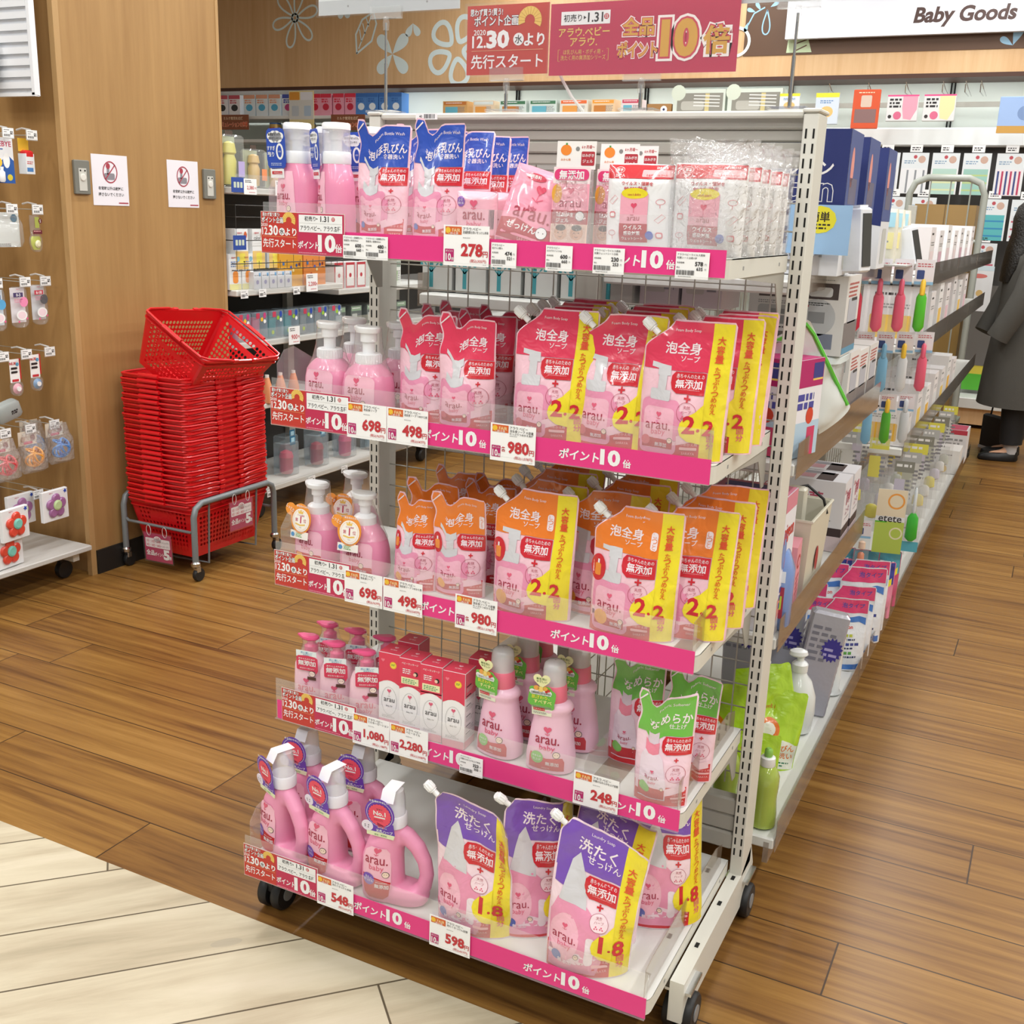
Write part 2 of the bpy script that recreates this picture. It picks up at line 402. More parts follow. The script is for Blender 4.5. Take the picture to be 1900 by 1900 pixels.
b = MB(); b.box((0, 0, 0), (7.5, .006, .925), BW); struct(b.obj('trim_bulkhead_brown', None, (1.25, HB - .003, 3.1335)))
# ================================================================ end-of-aisle rack
PINK = ink('e8458c'); PINKT = mat('strip_pink', 'e63a86', .4); RED = ink('c43a2f'); CRIM = ink('c22f55'); YEL = ink('f0c23c'); FAN = ink('eec765')
INKK = ink('2b2627'); DRED = ink('c5353c'); REDB = ink('c9232d'); MAG = ink('b8246c'); GREY = ink('9a9a9a'); GREYL = ink('c9cac8')
XL, XR = -1.3445, -.4655          # shelf ends
PY = 2.046
# level: front y, shelf top z
LV = {1: (1.655, 1.4065), 2: (1.667, 1.082), 3: (1.667, .754), 4: (1.657, .461), 5: (1.546, .155)}
rack = thing('display_rack', 'tall white wheeled display rack with five shelves of pink baby soap goods', 'display rack', (-.905, 1.85, 0))
def rl(p): return (p[0] + .905, p[1] - 1.85, p[2])
def robj(b, name, parent=None):
    o = b.obj(name, parent or rack)
    if parent is None: o.location = (.905, -1.85, 0)
    return o
for sx in (-1, 1):
    x0, x1 = (-1.376, -1.349) if sx < 0 else (-.462, -.435)
    b = MB(); b.box(((x0 + x1) / 2, PY + .036, .885), (x1 - x0, .072, 1.53), STEEL, bev=.003)
    a = Art(); xs = (x0 + .0068, x0 + .0202)
    z = .17
    while z < 1.63:
        for x in xs: a.rect(x - .0017, z, x + .0017, z + .0165, DARK, 1)
        z += .0252
    a.put(b, front(PY)); robj(b, 'post')
    b = MB(); b.box(((x0 + x1) / 2, PY + .036, 1.6535), (.031, .08, .007), STEEL, bev=.002); robj(b, 'post_cap')
    b = MB(); b.prism([(1.66, .04), (1.66, .125), (2.046, .125), (2.118, .16), (2.15, .10), (2.12, .04)], x0, x1, STEEL, axis='x')
    for y in (1.78, 1.93, 2.03): b.box(((x0 + x1) / 2, y, .1255), (.007, .014, .002), DARK)
    robj(b, 'foot')
    for y in ((1.63 if sx < 0 else 1.705), 2.10):
        c = MB(); xx = (x0 + x1) / 2 + (.03 if y == 1.63 else 0)
        for dx in (-.017, .017):
            T = M.Translation((xx + dx, y, .0375)) @ M.Rotation(PI / 2, 4, 'Y')
            c.lathe([(.022, -.011), (.034, -.011), (.0375, -.007), (.0375, .007), (.034, .011), (.022, .011)], BLACK, T=T, n=28)
        c.box((xx, y, .062), (.018, .05, .04), BLACK, bev=.005); c.lathe([(.012, 0), (.012, .02)], CHROME, (xx, y, .08), n=12); c.box(((x0 + x1) / 2 + (.015 if y == 1.63 else 0), y + (.02 if y == 1.63 else 0), .098), (.05, .07, .006), CHROME)
        hb = mat('caster_grey', '8a8b8c', .4)
        for dx in (-.029, .029): c.lathe([(.016, -.001), (.016, .001)], hb, T=M.Translation((xx + dx, y, .0375)) @ M.Rotation(PI / 2, 4, 'Y'), n=18)
        robj(c, 'caster')
# back: mesh grid, header, kick panels
b = MB()
x = -1.30
while x < -.46: b.tube([(x, 2.088, .31), (x, 2.088, 1.60)], .0016, WIRE, 5); x += .05
z = .335
while z < 1.61: b.tube([(-1.349, 2.0915, z), (-.462, 2.0915, z)], .0016, WIRE, 5); z += .0505
robj(b, 'mesh_panel')
b = MB(); b.box((-.9055, 2.072, 1.648), (.886, .045, .012), STEEL, bev=.003)
for i, z in enumerate((1.634, 1.613, 1.59, 1.568)): b.box((-.9055, 2.078 + .006 * (i % 2), z), (.886, .022, .0215), STEELG, bev=.003)
robj(b, 'header_panel')
a = Art(); a.rect(0, 0, .052, .012, WHITE, 1); a.bars(.02, .002, .046, .0105, INKK, 2, 5, 20); a.text('40', .012, .006, .005, INKK, 2)
b = MB(); a.put(b, lambda u, v, l: (-1.262 + u, 2.0493 - l, 1.6415 + v)); robj(b, 'barcode_sticker')
b = MB()
for i in range(3): b.box((-.9055, 2.066 + .004 * (i % 2), .195 + i * .04), (.886, .03, .039), STEELG, bev=.004)
robj(b, 'kick_panel')
def outline(x0, x1, y0, y1, r):
    p = []
    for cx, cy, a0 in ((x0 + r, y0 + r, 180), (x1 - r, y0 + r, 270)):
        for i in range(5):
            t = math.radians(a0 + 22.5 * i); p.append((cx + r * math.cos(t), cy + r * math.sin(t)))
    return p + [(x1, y1), (x0, y1)]
SIDEB = clear('brown_acrylic', 'a48a70', .34, .06)
shelves = {}
for k, (fy, z) in LV.items():
    yb = 2.044
    b = MB(); o = outline(XL, XR, fy, yb, .022)
    b.prism(o, z - .002, z, SHELFW); ins = outline(XL + .002, XR - .002, fy + .002, yb, .020)
    n = len(o) - 1                                        # folded rim on three sides
    for i in list(range(n)) + [n]:
        j = (i + 1) % len(o)
        if i == len(o) - 2: continue
        p, q, r_, s_ = o[i], o[j], ins[j], ins[i]
        b.add([(p[0], p[1], z - .031), (q[0], q[1], z - .031), (q[0], q[1], z), (p[0], p[1], z), (s_[0], s_[1], z - .031), (r_[0], r_[1], z - .031), (r_[0], r_[1], z - .002), (s_[0], s_[1], z - .002)],
              [(0, 1, 2, 3), (5, 4, 7, 6), (0, 4, 5, 1)], STEEL)
    for xx in (-1.12, -.90, -.69): b.box((xx, (fy + yb) / 2, z - .010), (.03, yb - fy - .02, .016), STEELG)
    for xx in (XR, XL):
        for yy in (fy + .09, yb - .06): b.box((xx, yy, z - .016), (.0012, .006, .006), GREY)
    sh = robj(b, 'shelf'); shelves[k] = sh
    if k < 5:
        for xx, sgn in ((XL + .004, -1), (XR - .004, 1)):
            c = MB(); c.prism([(fy + .07, z - .031), (yb, z - .031), (yb, z - .11), (yb - .02, z - .11), (yb - .06, z - .05)], xx - .001, xx + .001, STEELG, axis='x'); c.obj('bracket', sh)
    # clear front guard with the pink strip in its channel
    g = MB(); g.box(((XL + XR) / 2, fy - .003, z + .0155), (XR - XL - .004, .0016, .089), ACRYL)
    g.box(((XL + XR) / 2, fy - .0062, z - .0285), (XR - XL - .004, .0075, .0012), ACRYL)
    g.obj('front_guard', sh)
    c = MB(); c.box(((XL + XR) / 2 + .002, fy - .0052, z - .0075), (XR - XL - .008, .0008, .041), PINKT)
    a = Art()
    segs = {1: [-.60], 2: [-.925, -.655], 3: [-.925, -.655], 4: [-.925, -.545], 5: [-.995, -.625]}[k]
    for xm in segs:
        a.text('ポイント', xm - .004, z - .0085, .017, WHITE, 1, .045, al='r', shear=.12); a.text('10', xm, z - .006, .024, WHITE, 1, .075, al='l', wide=1.22, res=3); a.text('倍', xm + .046, z - .0125, .0135, WHITE, 1, .045)
    a.put(c, front(fy - .0056)); c.obj('point_strip', sh)
    s2 = MB(); s2.prism([(fy + .01, z - .005), (fy + .01, z + .058), (fy + .05, z + .062), (yb - .07, z + .062), (yb - .02, z + .045), (yb - .02, z - .005)], XR - .012, XR - .0105, SIDEB if k > 1 else ACRYL, axis='x')
    if k in (1, 2, 3): s2.box((XR - .03, (fy + yb) / 2, z + .0015), (.036, yb - fy - .05, .0012), SIDEB)
    s2.obj('side_guard', sh)
    if k != 4:
        s3 = MB(); s3.prism([(fy + .008, z), (fy + .008, z + .085), (fy + .03, z + .11), (fy + .06, z + .115), (yb - .2, z + .06), (yb - .03, z + .05), (yb - .03, z)], XL + .006, XL + .0074, ACRYL, axis='x')
        s3.obj('side_guard', sh)
# shelf dividers: bent clear sheet standing on the shelf
def divider(x, fy, z, depth, label, h=.06, tint=SIDEB):
    b = MB(); b.prism([(0, .0005), (0, h * .75), (.02, h), (depth, h), (depth, .0005)], -.0007, .0007, ACRYL, axis='x')
    b.box((.028, depth / 2, .0012), (.054, depth, .001), tint)
    return tag(b.obj('shelf_divider', None, (x, fy, z)), label, 'shelf divider')
divider(-.872, 1.556, .155, .44, 'clear acrylic divider between the laundry soap bottles and the laundry pouches on the bottom shelf')
divider(-.655, 1.666, .461, .36, 'clear acrylic divider between the fabric softener bottles and the green topped pouches')
divider(-.890, 1.672, 1.082, .34, 'clear acrylic divider beside the small pink refill pouches on the second shelf')

# ---------------------------------------------------------------- cards on the price rails
def fan(a, x, y, r, l=2):
    n = 12; a0, a1 = math.radians(198), math.radians(-28)
    p = [(x + r * math.cos(a0 + (a1 - a0) * i / n), y + r * math.sin(a0 + (a1 - a0) * i / n)) for i in range(n + 1)]
    q = [(x + r * .42 * math.cos(a0 + (a1 - a0) * i / n), y + r * .42 * math.sin(a0 + (a1 - a0) * i / n)) for i in range(n + 1)]
    a.it.append((p + q, [(i, n + 1 + i, n + 2 + i, i + 1) for i in range(n)][::1], FAN, l))
    dk = ink('c99a3e')
    for i in range(1, n): a.line([q[i], p[i]], r * .03, dk, l + 1)
    return a
def campaign_art(w, h):
    a = Art(); h0 = h
    a.rect(.001, .001, .001 + w * .44, h0 - .001, RED, 1)
    a.rect(.001 + w * .44, .001, w - .001, h0 * .985, CRIM, 1)
    a.text('思わず買う買う!', w * .13, h * .925, h * .09, WHITE, 3, .03, maxw=w * .21, edge=(INKK, .05))
    a.text('ポイント企画', w * .145, h * .80, h * .14, WHITE, 3, .03, maxw=w * .26, edge=(INKK, .06))
    fan(a, w * .345, h * .80, h * .2)
    a.text('2020', w * .045, h * .68, h * .07, WHITE, 2)
    a.text('12.', w * .018, h * .53, h * .17, WHITE, 2, .03, al='l', maxw=w * .078); a.text('30', w * .102, h * .555, h * .225, WHITE, 2, .05, al='l', maxw=w * .105, wide=1.15)
    a.disc(w * .258, h * .53, h * .09, WHITE, 2); a.text('水', w * .258, h * .53, h * .13, INKK, 3, .02); a.text('より', w * .365, h * .53, h * .17, WHITE, 2, .045, maxw=w * .14)
    a.rect(w * .02, h * .405, w * .43, h * .415, ink('e9a06a'), 2)
    a.text('先行スタート', w * .225, h * .25, h * .21, WHITE, 2, .022, maxw=w * .40)
    a.rect(w * .465, h * .545, w * .975, h * .95, WHITE, 2)
    a.text('初売り', w * .60, h * .865, h * .11, INKK, 3, .02); a.poly([(w * .675, h * .89), (w * .675, h * .84), (w * .69, h * .865)], INKK, 3)
    a.text('1.31', w * .77, h * .865, h * .125, INKK, 3, .035); a.disc(w * .87, h * .865, h * .05, DRED, 3); a.text('日', w * .87, h * .865, h * .06, WHITE, 4)
    a.rect(w * .47, h * .755, w * .97, h * .762, GREYL, 3); a.text('アラウ.ベビー、アラウ.各種', w * .72, h * .645, h * .12, INKK, 3, .015, maxw=w * .47)
    a.text('ポイント', w * .455, h * .25, h * .17, WHITE, 2, .045, al='l', maxw=w * .24, shear=.1); a.text('10', w * .70, h * .30, h * .36, WHITE, 2, .075, al='l', maxw=w * .185, wide=1.22, res=3); a.text('倍', w * .93, h * .2, h * .19, WHITE, 2, .045)
    a.lines(w * .46, h * .06, w * .8, 1, h * .035, ink('e8a0b4'), 2)
    return a
CW, CHt = .186, .0745
def b_campaign():
    b = MB(); b.box((CW / 2, 0, CHt / 2), (CW, .0006, CHt), ink('e6d9d2')); campaign_art(CW, CHt).put(b, front(-.0003))
    o = b.obj('campaign_card'); return tag(o, '', 'promotion card')
pc = Proto(b_campaign)
GR = 'red campaign cards on the price rails'
for k, x in ((1, -1.345), (2, -1.343), (3, -1.343), (4, -1.325), (5, -1.343)):
    fy, z = LV[k]
    pc.at((x, fy - .0075, z - .031 + (.002 if k == 4 else 0)), 0, 'red campaign card with gold fan at the left end of the %s rack shelf' % ['top', 'second', 'third', 'fourth', 'bottom'][k - 1], GR)
def price_big(x, k, price, tax, name1, name2, label, zoff=0, each=False, w=.087, h=.066):
    fy, z = LV[k]; b = MB(); b.box((w / 2, 0, h / 2), (w, .0006, h), ink('fafafa')); a = Art()
    a.rect(w * .04, h * .77, w * .40, h * .965, ink('d8642c'), 1); a.disc(w * .10, h * .87, h * .075, YEL, 2); a.text('FAIR', w * .28, h * .875, h * .085, ink('f4d9a0'), 2, .03); a.text('1.20~2.20', w * .22, h * .80, h * .05, WHITE, 2)
    a.text('アラウ.ベビー', w * .43, h * .92, h * .075, INKK, 2, .01, al='l'); a.text(name1, w * .43, h * .835, h * .07, INKK, 2, .01, al='l', maxw=w * .55)
    if name2: a.text(name2, w * .43, h * .76, h * .065, INKK, 2, .01, al='l', maxw=w * .55)
    a.lines(w * .43, h * .70, w * .6, 1, h * .03, GREY, 2)
    a.rrect(w * .035, h * .10, w * .235, h * .41, .001, MAG, 1); a.text('ポイント', w * .135, h * .36, h * .05, WHITE, 2, maxw=w * .16); a.text('10', w * .115, h * .21, h * .17, WHITE, 2, .04, maxw=w * .11); a.text('倍', w * .205, h * .165, h * .08, WHITE, 2)
    if each: a.text('各', w * .30, h * .33, h * .13, DRED, 2, .03)
    a.text(price, w * .855, h * .40, h * .29, DRED, 2, .065, al='r', maxw=w * (.58 if not each else .48)); a.text('円', w * .925, h * .31, h * .14, DRED, 2, .03)
    a.text('(税込' + tax + '円)', w * .95, h * .13, h * .10, DRED, 2, .01, al='r'); a.lines(w * .88, h * .05, w * .96, 1, h * .03, GREYL, 2)
    a.put(b, front(-.0003)); return tag(b.obj('price_card', None, (x, fy - .009, z - .033 + zoff)), label, 'price card')
def price_small(x, k, price, tax, t1, t2, label, w=.047, h=.040, n=1, zoff=0):
    fy, z = LV[k]; b = MB(); b.box((w / 2, 0, h / 2), (w, .0006, h), ink('fafafa')); a = Art()
    a.text(t1, w * .04, h * .90, h * .085, INKK, 2, .01, al='l', maxw=w * .85); a.text(t2, w * .04, h * .78, h * .085, INKK, 2, .01, al='l', maxw=w * .85)
    a.text('本体価格', w * .04, h * .60, h * .07, INKK, 2, .01, al='l'); a.text(price, w * .82, h * .57, h * .15, INKK, 2, .05, al='r'); a.text('円', w * .9, h * .55, h * .08, GREY, 2)
    a.text('税込', w * .04, h * .42, h * .06, INKK, 2, .01, al='l'); a.text(tax, w * .82, h * .38, h * .12, INKK, 2, .04, al='r'); a.text('円', w * .9, h * .37, h * .07, GREY, 2)
    a.bars(w * .04, h * .14, w * .58, h * .32, INKK, 2, int(price), 26); a.lines(w * .1, h * .08, w * .5, 1, h * .05, GREY, 2)
    a.put(b, front(-.0003)); return tag(b.obj('price_label', None, (x, fy - .0085, z - .032 + zoff)), label, 'price label')
price_small(-1.162, 1, '600', '660', 'アラウベビー泡哺乳びん', '食器洗い本体500ml', 'small white price label reading 600 right of the campaign card on the top shelf')
price_small(-1.115, 1, '480', '528', 'アラウベビー泡哺乳びん', '食器洗い詰替450ml', 'small white price label reading 480 on the top shelf')
price_big(-.956, 1, '278', '305', '洗濯用部分洗いせっけん本体', '', 'white price card reading 278 yen in front of the small pink soap packs')
price_small(-.865, 1, '474', '521', 'アラウベビー', '石けん3個入', 'small white price label reading 474 under the tilted pink soap bag')
price_small(-.765, 1, '600', '660', 'アラウベビー', 'はみがきジェル35g', 'small white price label reading 600 under the toothpaste gel packs')
price_small(-.682, 1, '230', '253', 'アラウベビーウイルス感染', '対策ウェットシート25枚', 'small white price label reading 230 under the left wet wipe pack', w=.053)
price_small(-.545, 1, '578', '635', 'アラウベビーウイルス感染', '対策シート25枚×3P', 'small white price label reading 578 near the right end of the top shelf', w=.053)
price_big(-1.164, 2, '698', '767', '泡全身ソープ', '', 'white price card reading 698 yen under the foam pump bottles on the second shelf')
price_big(-1.076, 2, '498', '547', '泡全身ソープ つめかえ用', '', 'white price card reading 498 yen on the second shelf')
price_big(-.862, 2, '980', '1,078', '泡全身ソープ 大容量', 'たっぷりつめかえ各種', 'white price card reading 980 yen under the pink spouted pouches', each=True, zoff=-.004)
price_big(-1.172, 3, '698', '767', '泡全身ソープ', '', 'white price card reading 698 yen under the bottles with orange tags')
price_big(-1.083, 3, '498', '547', '泡全身ソープ つめかえ用', '', 'white price card reading 498 yen on the third shelf')
price_big(-.925, 3, '980', '1,078', '泡全身ソープ 大容量', 'たっぷりつめかえ各種', 'white price card reading 980 yen under the orange spouted pouches', each=True, zoff=-.003)
price_big(-1.148, 4, '1,080', '1,188', 'ミルキーローション', '', 'white price card reading 1,080 yen under the lotion pump bottles')
price_big(-1.060, 4, '2,280', '2,508', 'ベビーオイル', '', 'white price card reading 2,280 yen under the baby oil boxes')
price_small(-.903, 4, '323', '355', 'アラウベビー', '衣類のなめらか仕上げ本体', 'small white price label reading 323 under the fabric softener bottles', w=.05)
price_big(-.667, 4, '248', '272', '衣類のなめらか仕上げ詰替', '', 'white price card reading 248 yen beside the green topped pouches', zoff=.006)
price_big(-1.158, 5, '548', '602', '洗たくせっけん本体', '', 'white price card reading 548 yen under the pink laundry soap bottles')
price_big(-.898, 5, '598', '657', '洗たくせっけん詰替', '', 'white price card reading 598 yen under the purple topped laundry pouches')
# ================================================================ pink soap goods
LPINK = 'f6c9d6'; HOT = 'e2395a'; ORG = 'ef8026'; PUR = '7a52b5'; GRN = '6dbb45'; BLU = '2f52b8'
TXT = ink('a8324a'); TXT2 = ink('e0617f'); FW = film('f4e6ec'); BOTP = film('eb97b6'); BOTL = film('f5b9cb'); FRED = film('cf2330'); FYEL = film('f2e02a'); FGR = film('d3d2d6')
FRED2 = film('c22b37')
def interp(tab, v):
    if v <= tab[0][0]: return tab[0][1]
    for (a, x), (b, y) in zip(tab, tab[1:]):
        if v <= b:
            t = (v - a) / (b - a); t = t * t * (3 - 2 * t) if len(tab) > 2 else t
            return x + (y - x) * t
    return tab[-1][1]
def sstep(a, b, x):
    t = max(0, min(1, (x - a) / (b - a))); return t * t * (3 - 2 * t)
class Pouch:
    def __init__(s, W, H, T, L=None, Rr=None, topf=None, bend=0, lean=0, curl=0, wr=.002, seed=0, puff=(.2, .93), fold=0, base=LPINK, tw=0):
        s.W, s.H, s.T = W, H, T; s.L = L or [(0, -W / 2), (H, -W / 2)]; s.R = Rr or [(0, W / 2), (H * .985, W / 2), (H, W / 2 - .004)]
        s.topf = topf; s.bend, s.lean, s.curl, s.wr, s.seed, s.puff, s.fold, s.base, s.tw = bend, lean, curl, wr, seed, puff, fold, base, tw
    def F(s, u, v, l=0, side=-1):
        a, b = interp(s.L, v), interp(s.R, v); c, hw = (a + b) / 2, max(1e-4, (b - a) / 2); q = max(-1, min(1, (u - c) / hw))
        pr = 1 - sstep(s.H * s.puff[0], s.H * s.puff[1], v); pr = .02 + .98 * pr
        t = s.T / 2 * pr * max(0, 1 - q * q) ** .55
        k = v / s.H
        w = NZ.noise(V((u * 26 + s.seed * 7.1, v * 17, s.seed))) * s.wr * min(1, v / .02) + NZ.noise(V((u * 70, v * 38 + s.seed, 3.3 * s.seed))) * s.wr * .35 * min(1, v / .02)
        y = side * (t + l) + w + s.bend * k ** 2.2 + s.curl * (q ** 2) * k ** 1.5 * (1 if q > 0 else .45) + s.fold * max(0, q) ** 3 * k + s.tw * q * k
        x = u * (1 - .04 * (1 - k)) + s.lean * k ** 2
        z = v * (s.topf(u) if s.topf else 1) + (w * .3) - abs(s.bend) * k ** 3 * .18
        return (x, y, max(z, 0.0))
    def mesh(s, art, extra=None):
        b = MB(); nu, nv = 24, 34; fr, bk = [], []
        for j in range(nv + 1):
            v = s.H * j / nv; a, c = interp(s.L, v), interp(s.R, v)
            for i in range(nu + 1):
                u = a + (c - a) * (i / nu); u = (a + c) / 2 + (c - a) / 2 * math.sin((i / nu - .5) * PI)
                fr.append(s.F(u, v, 0, -1)); bk.append(s.F(u, v, 0, 1))
        n = nu + 1; F1 = [(j * n + i, j * n + i + 1, (j + 1) * n + i + 1, (j + 1) * n + i) for j in range(nv) for i in range(nu)]
        fm = film(s.base); b.add(fr, F1, fm, True); b.add(bk, [f[::-1] for f in F1], fm, True)
        b.add([fr[i] for i in range(n)] + [bk[i] for i in range(n)], [(i + 1, i, n + i, n + i + 1) for i in range(nu)], fm, True)
        art.put(b, lambda u, v, l: s.F(u, v, l + .0006, -1), step=.008, smooth=True)
        return b
    def clip(s, v0, v1, u0=None, u1=None, ins=.0028, low=None):
        """polygon of the outline between two heights, inset from the sealed edge"""
        n = 16; lo, hi = [], []
        for i in range(n + 1):
            v = v0 + (min(v1, s.H - ins) - v0) * i / n
            a, b = interp(s.L, v) + ins, interp(s.R, v) - ins
            if u0 is not None: a = max(a, u0)
            if u1 is not None: b = min(b, u1)
            lo.append((a, v)); hi.append((b, v))
        bot = low or []
        return lo[::-1] + [q for q in bot] + hi
def pouch_art(p, hdr, title, sub, kind, stripe=None, titlesub=None):
    W, H = p.W, p.H; a = Art(); HD = film(hdr); Wm = W * (.76 if stripe else 1.0); x0 = -W / 2
    X = lambda t: x0 + t * Wm
    Y = lambda t: t * H
    big = stripe is not None
    ux = X(1) if big else None
    # bottom red and header
    a.poly(p.clip(.0025, Y(.19), u1=ux), FRED, 1)
    a.poly([(X(.04), Y(.12)), (X(.5), Y(.09)), (X(.99), Y(.16)), (X(.99), Y(.235)), (X(.6), Y(.17)), (X(.04), Y(.2))], film(p.base), 2)
    hv = .64 if not kind == 'laundry' else .70
    a.poly(p.clip(Y(hv), H, u1=ux), HD, 1)
    if kind == 'laundry':
        a.poly([(X(.04), Y(.9)), (X(.04), Y(.60)), (X(.30), Y(.56)), (X(.34), Y(.72))], HD, 1)
    # bottle picture
    if kind == 'laundry':
        a.poly([(X(.05), Y(.03)), (X(.78), Y(.03)), (X(.86), Y(.12)), (X(.86), Y(.28)), (X(.72), Y(.42)), (X(.50), Y(.50)), (X(.12), Y(.50)), (X(.03), Y(.4))], BOTP, 2)
        a.poly([(X(.13), Y(.49)), (X(.56), Y(.46)), (X(.50), Y(.66)), (X(.36), Y(.80)), (X(.26), Y(.74))], FGR, 3)
        a.rrect(X(.60), Y(.10), X(.73), Y(.30), W * .035, FW, 3); a.disc(X(.27), Y(.26), W * .17, BOTL, 3, ry=H * .15)
        lx, ly, ls = .27, .25, .9
    elif kind == 'softener':
        a.poly([(X(.10), Y(.06)), (X(.62), Y(.06)), (X(.62), Y(.2)), (X(.52), Y(.44)), (X(.45), Y(.50)), (X(.2), Y(.50)), (X(.12), Y(.42))], film('eddbe9'), 2)
        a.rect(X(.20), Y(.50), X(.44), Y(.60), film('ee8aa0'), 2); a.rect(X(.24), Y(.60), X(.42), Y(.70), film('dccbd6'), 3)
        a.poly([(X(.10), Y(.07)), (X(.60), Y(.07)), (X(.60), Y(.16)), (X(.10), Y(.19))], FRED2, 3); a.disc(X(.22), Y(.16), W * .1, film('7fc25a'), 4)
        lx, ly, ls = .35, .27, .85
    else:
        a.rrect(X(.06), Y(.035), X(.66), Y(.43), W * .07, BOTP, 2); a.rect(X(.6), Y(.16), X(.72), Y(.36), BOTP, 1)
        a.rrect(X(.11), Y(.07), X(.60), Y(.37), W * .06, BOTL, 3)
        a.rrect(X(.18), Y(.42), X(.50), Y(.50), W * .02, FGR, 3); a.rect(X(.29), Y(.50), X(.42), Y(.60), FGR, 3)
        a.poly([(X(.16), Y(.655)), (X(.16), Y(.69)), (X(.46), Y(.67)), (X(.47), Y(.60)), (X(.27), Y(.60)), (X(.27), Y(.645))], FGR, 3)
        a.poly([(X(.11), Y(.075)), (X(.60), Y(.075)), (X(.60), Y(.135)), (X(.11), Y(.15))], FRED2, 4)
        lx, ly, ls = .355, .235, 1
    LB = 5
    a.heart(X(lx), Y(ly + .085 * ls), W * .032, TXT2, LB); a.line([(X(lx), Y(ly + .07)), (X(lx), Y(ly + .05))], .0006, TXT2, LB); a.line([(X(lx) - .004, Y(ly + .058)), (X(lx), Y(ly + .05)), (X(lx) + .004, Y(ly + .058))], .0007, TXT2, LB)
    a.text('arau.', X(lx), Y(ly) + W * .00, W * .075 * ls, TXT, LB, .0, maxw=Wm * .42); a.text('baby', X(lx + .01), Y(ly) - H * .047, W * .085 * ls, TXT2, LB, 0, maxw=Wm * .33)
    a.disc(X(lx + .2), Y(ly - .10), W * .032, INKK, LB); a.disc(X(lx + .2), Y(ly - .10), W * .027, ink('f7dcc8'), LB + 1)
    for d in (-.009, .009): a.disc(X(lx + .2) + W * d, Y(ly - .095), W * .004, INKK, LB + 2, 8)
    if kind == 'moist':
        a.disc(X(.22), Y(.135), W * .085, film('f0a43c'), 5); a.text('無添加', X(.48), Y(.105), H * .032, FW, 6)
        a.disc(X(.11), Y(.50), W * .10, FRED, 4, ry=H * .10); a.rrect(X(.06), Y(.44), X(.16), Y(.53), .003, film('f0903a'), 5); a.rect(X(.095), Y(.53), X(.125), Y(.56), FW, 5)
        a.text('しっとり', X(.965) if not big else X(.90), Y(.84), .008, HD, 7) if False else None
        a.rrect(X(.87), Y(.70), X(.97), Y(.83), W * .03, FW, 3); a.text('しっとり', X(.92), Y(.825), W * .055, HD, 4, 0, vert=True) 
    elif kind not in ('softener',): a.text('無添加', X(.42 if kind != 'laundry' else .3), Y(.10), H * .03, FW, 7, .02); a.disc(X(.17), Y(.125), W * .055, film('d9606d') if kind != 'laundry' and kind != 'wash' else film('5c6fb8'), 6)
    # red badge
    by = .545 if kind != 'laundry' else .60
    a.poly([(X(.54), Y(by + .09)), (X(.99), Y(by + .09)), (X(.99), Y(by - .065)), (X(.58), Y(by - .065)), (X(.51), Y(by - .035)), (X(.485), Y(by + .01)), (X(.49), Y(by + .06))], FRED, 4)
    a.text('赤ちゃんのための', X(.76), Y(by + .062), H * .032, FW, 5, .01, maxw=Wm * .40); a.text('無添加', X(.75), Y(by + .006), H * .062, FW, 5, .035, maxw=Wm * .42); a.lines(X(.62), Y(by - .035), X(.93), 1, H * .008, film('e59aa2'), 5)
    py = by - (.095 if big else .11)
    a.rect(X(.76) - W * .038, Y(py) - W * .010, X(.76) + W * .038, Y(py) + W * .010, FRED, 4); a.rect(X(.76) - W * .010, Y(py) - W * .038, X(.76) + W * .010, Y(py) + W * .038, FRED, 4)
    cy = py - (.095 if big else .12)
    rr = Wm * (.14 if big else .165)
    a.disc(X(.77), Y(cy), rr, film('f9dfe6'), 4) if kind == 'laundry' else None
    a.ring(X(.77), Y(cy), rr, .0006, TXT, 5); a.text('天然', X(.77), Y(cy) + rr * .5, rr * .36, TXT, 5, 0); a.text('ハーブ', X(.77), Y(cy) + rr * .06, rr * .32, TXT, 5, 0)
    for d in (-.3, .3):
        for e in ((0, .1), (-.13, -.1), (.13, -.1)): a.disc(X(.77) + rr * (d + e[0]), Y(cy) + rr * (-.5 + e[1]), rr * .09, TXT2, 5, 8)
    # title
    ty = .80 if kind != 'laundry' else .86
    tx = .60 if kind != 'moist' else .50
    a.text(sub, X(.64), Y(.925 if kind != 'laundry' else .945), H * .026, FW, 3, 0, maxw=Wm * .5)
    a.text(title, X(tx), Y(ty), H * .085, FW, 3, .03, maxw=Wm * (.70 if not big or kind == 'laundry' else .62)); a.text(titlesub, X(tx + .12), Y(ty - .072), H * (.042 if kind != 'laundry' else .05), FW, 3, .02, maxw=Wm * .5)
    # bottom small print on the right
    a.text('つめかえ用', X(.85), Y(.125), H * .022, ink('f2b9bd'), 6, 0, maxw=Wm * .24); a.rrect(X(.72), Y(.085), X(.97), Y(.105), .0015, ink('f2b9bd'), 6); a.text('SARAYA', X(.85), Y(.06), H * .018, ink('f2b9bd'), 6, 0, maxw=Wm * .24)
    if stripe:
        a.poly(p.clip(.0025, H, u0=X(1)), FYEL, 1)
        a.poly([(X(1.01), Y(.42)), (X(.90), Y(.36)), (X(.78), Y(.325)), (X(.70), Y(.28)), (X(.68), Y(.235)), (X(.71), Y(.19)), (X(.82), Y(.15)), (X(1.01), Y(.13))], FYEL, 7)
        sx = X(1) + W * .10
        a.text('大容量', sx, Y(.90 if kind != 'laundry' else .86), H * .062, film('e2502a'), 8, .03, vert=True); a.text('たっぷりつめかえ', sx, Y(.69 if kind != 'laundry' else .66), H * .042, film('d9531f'), 8, .02, vert=True)
        n1, n2 = stripe.split('.')
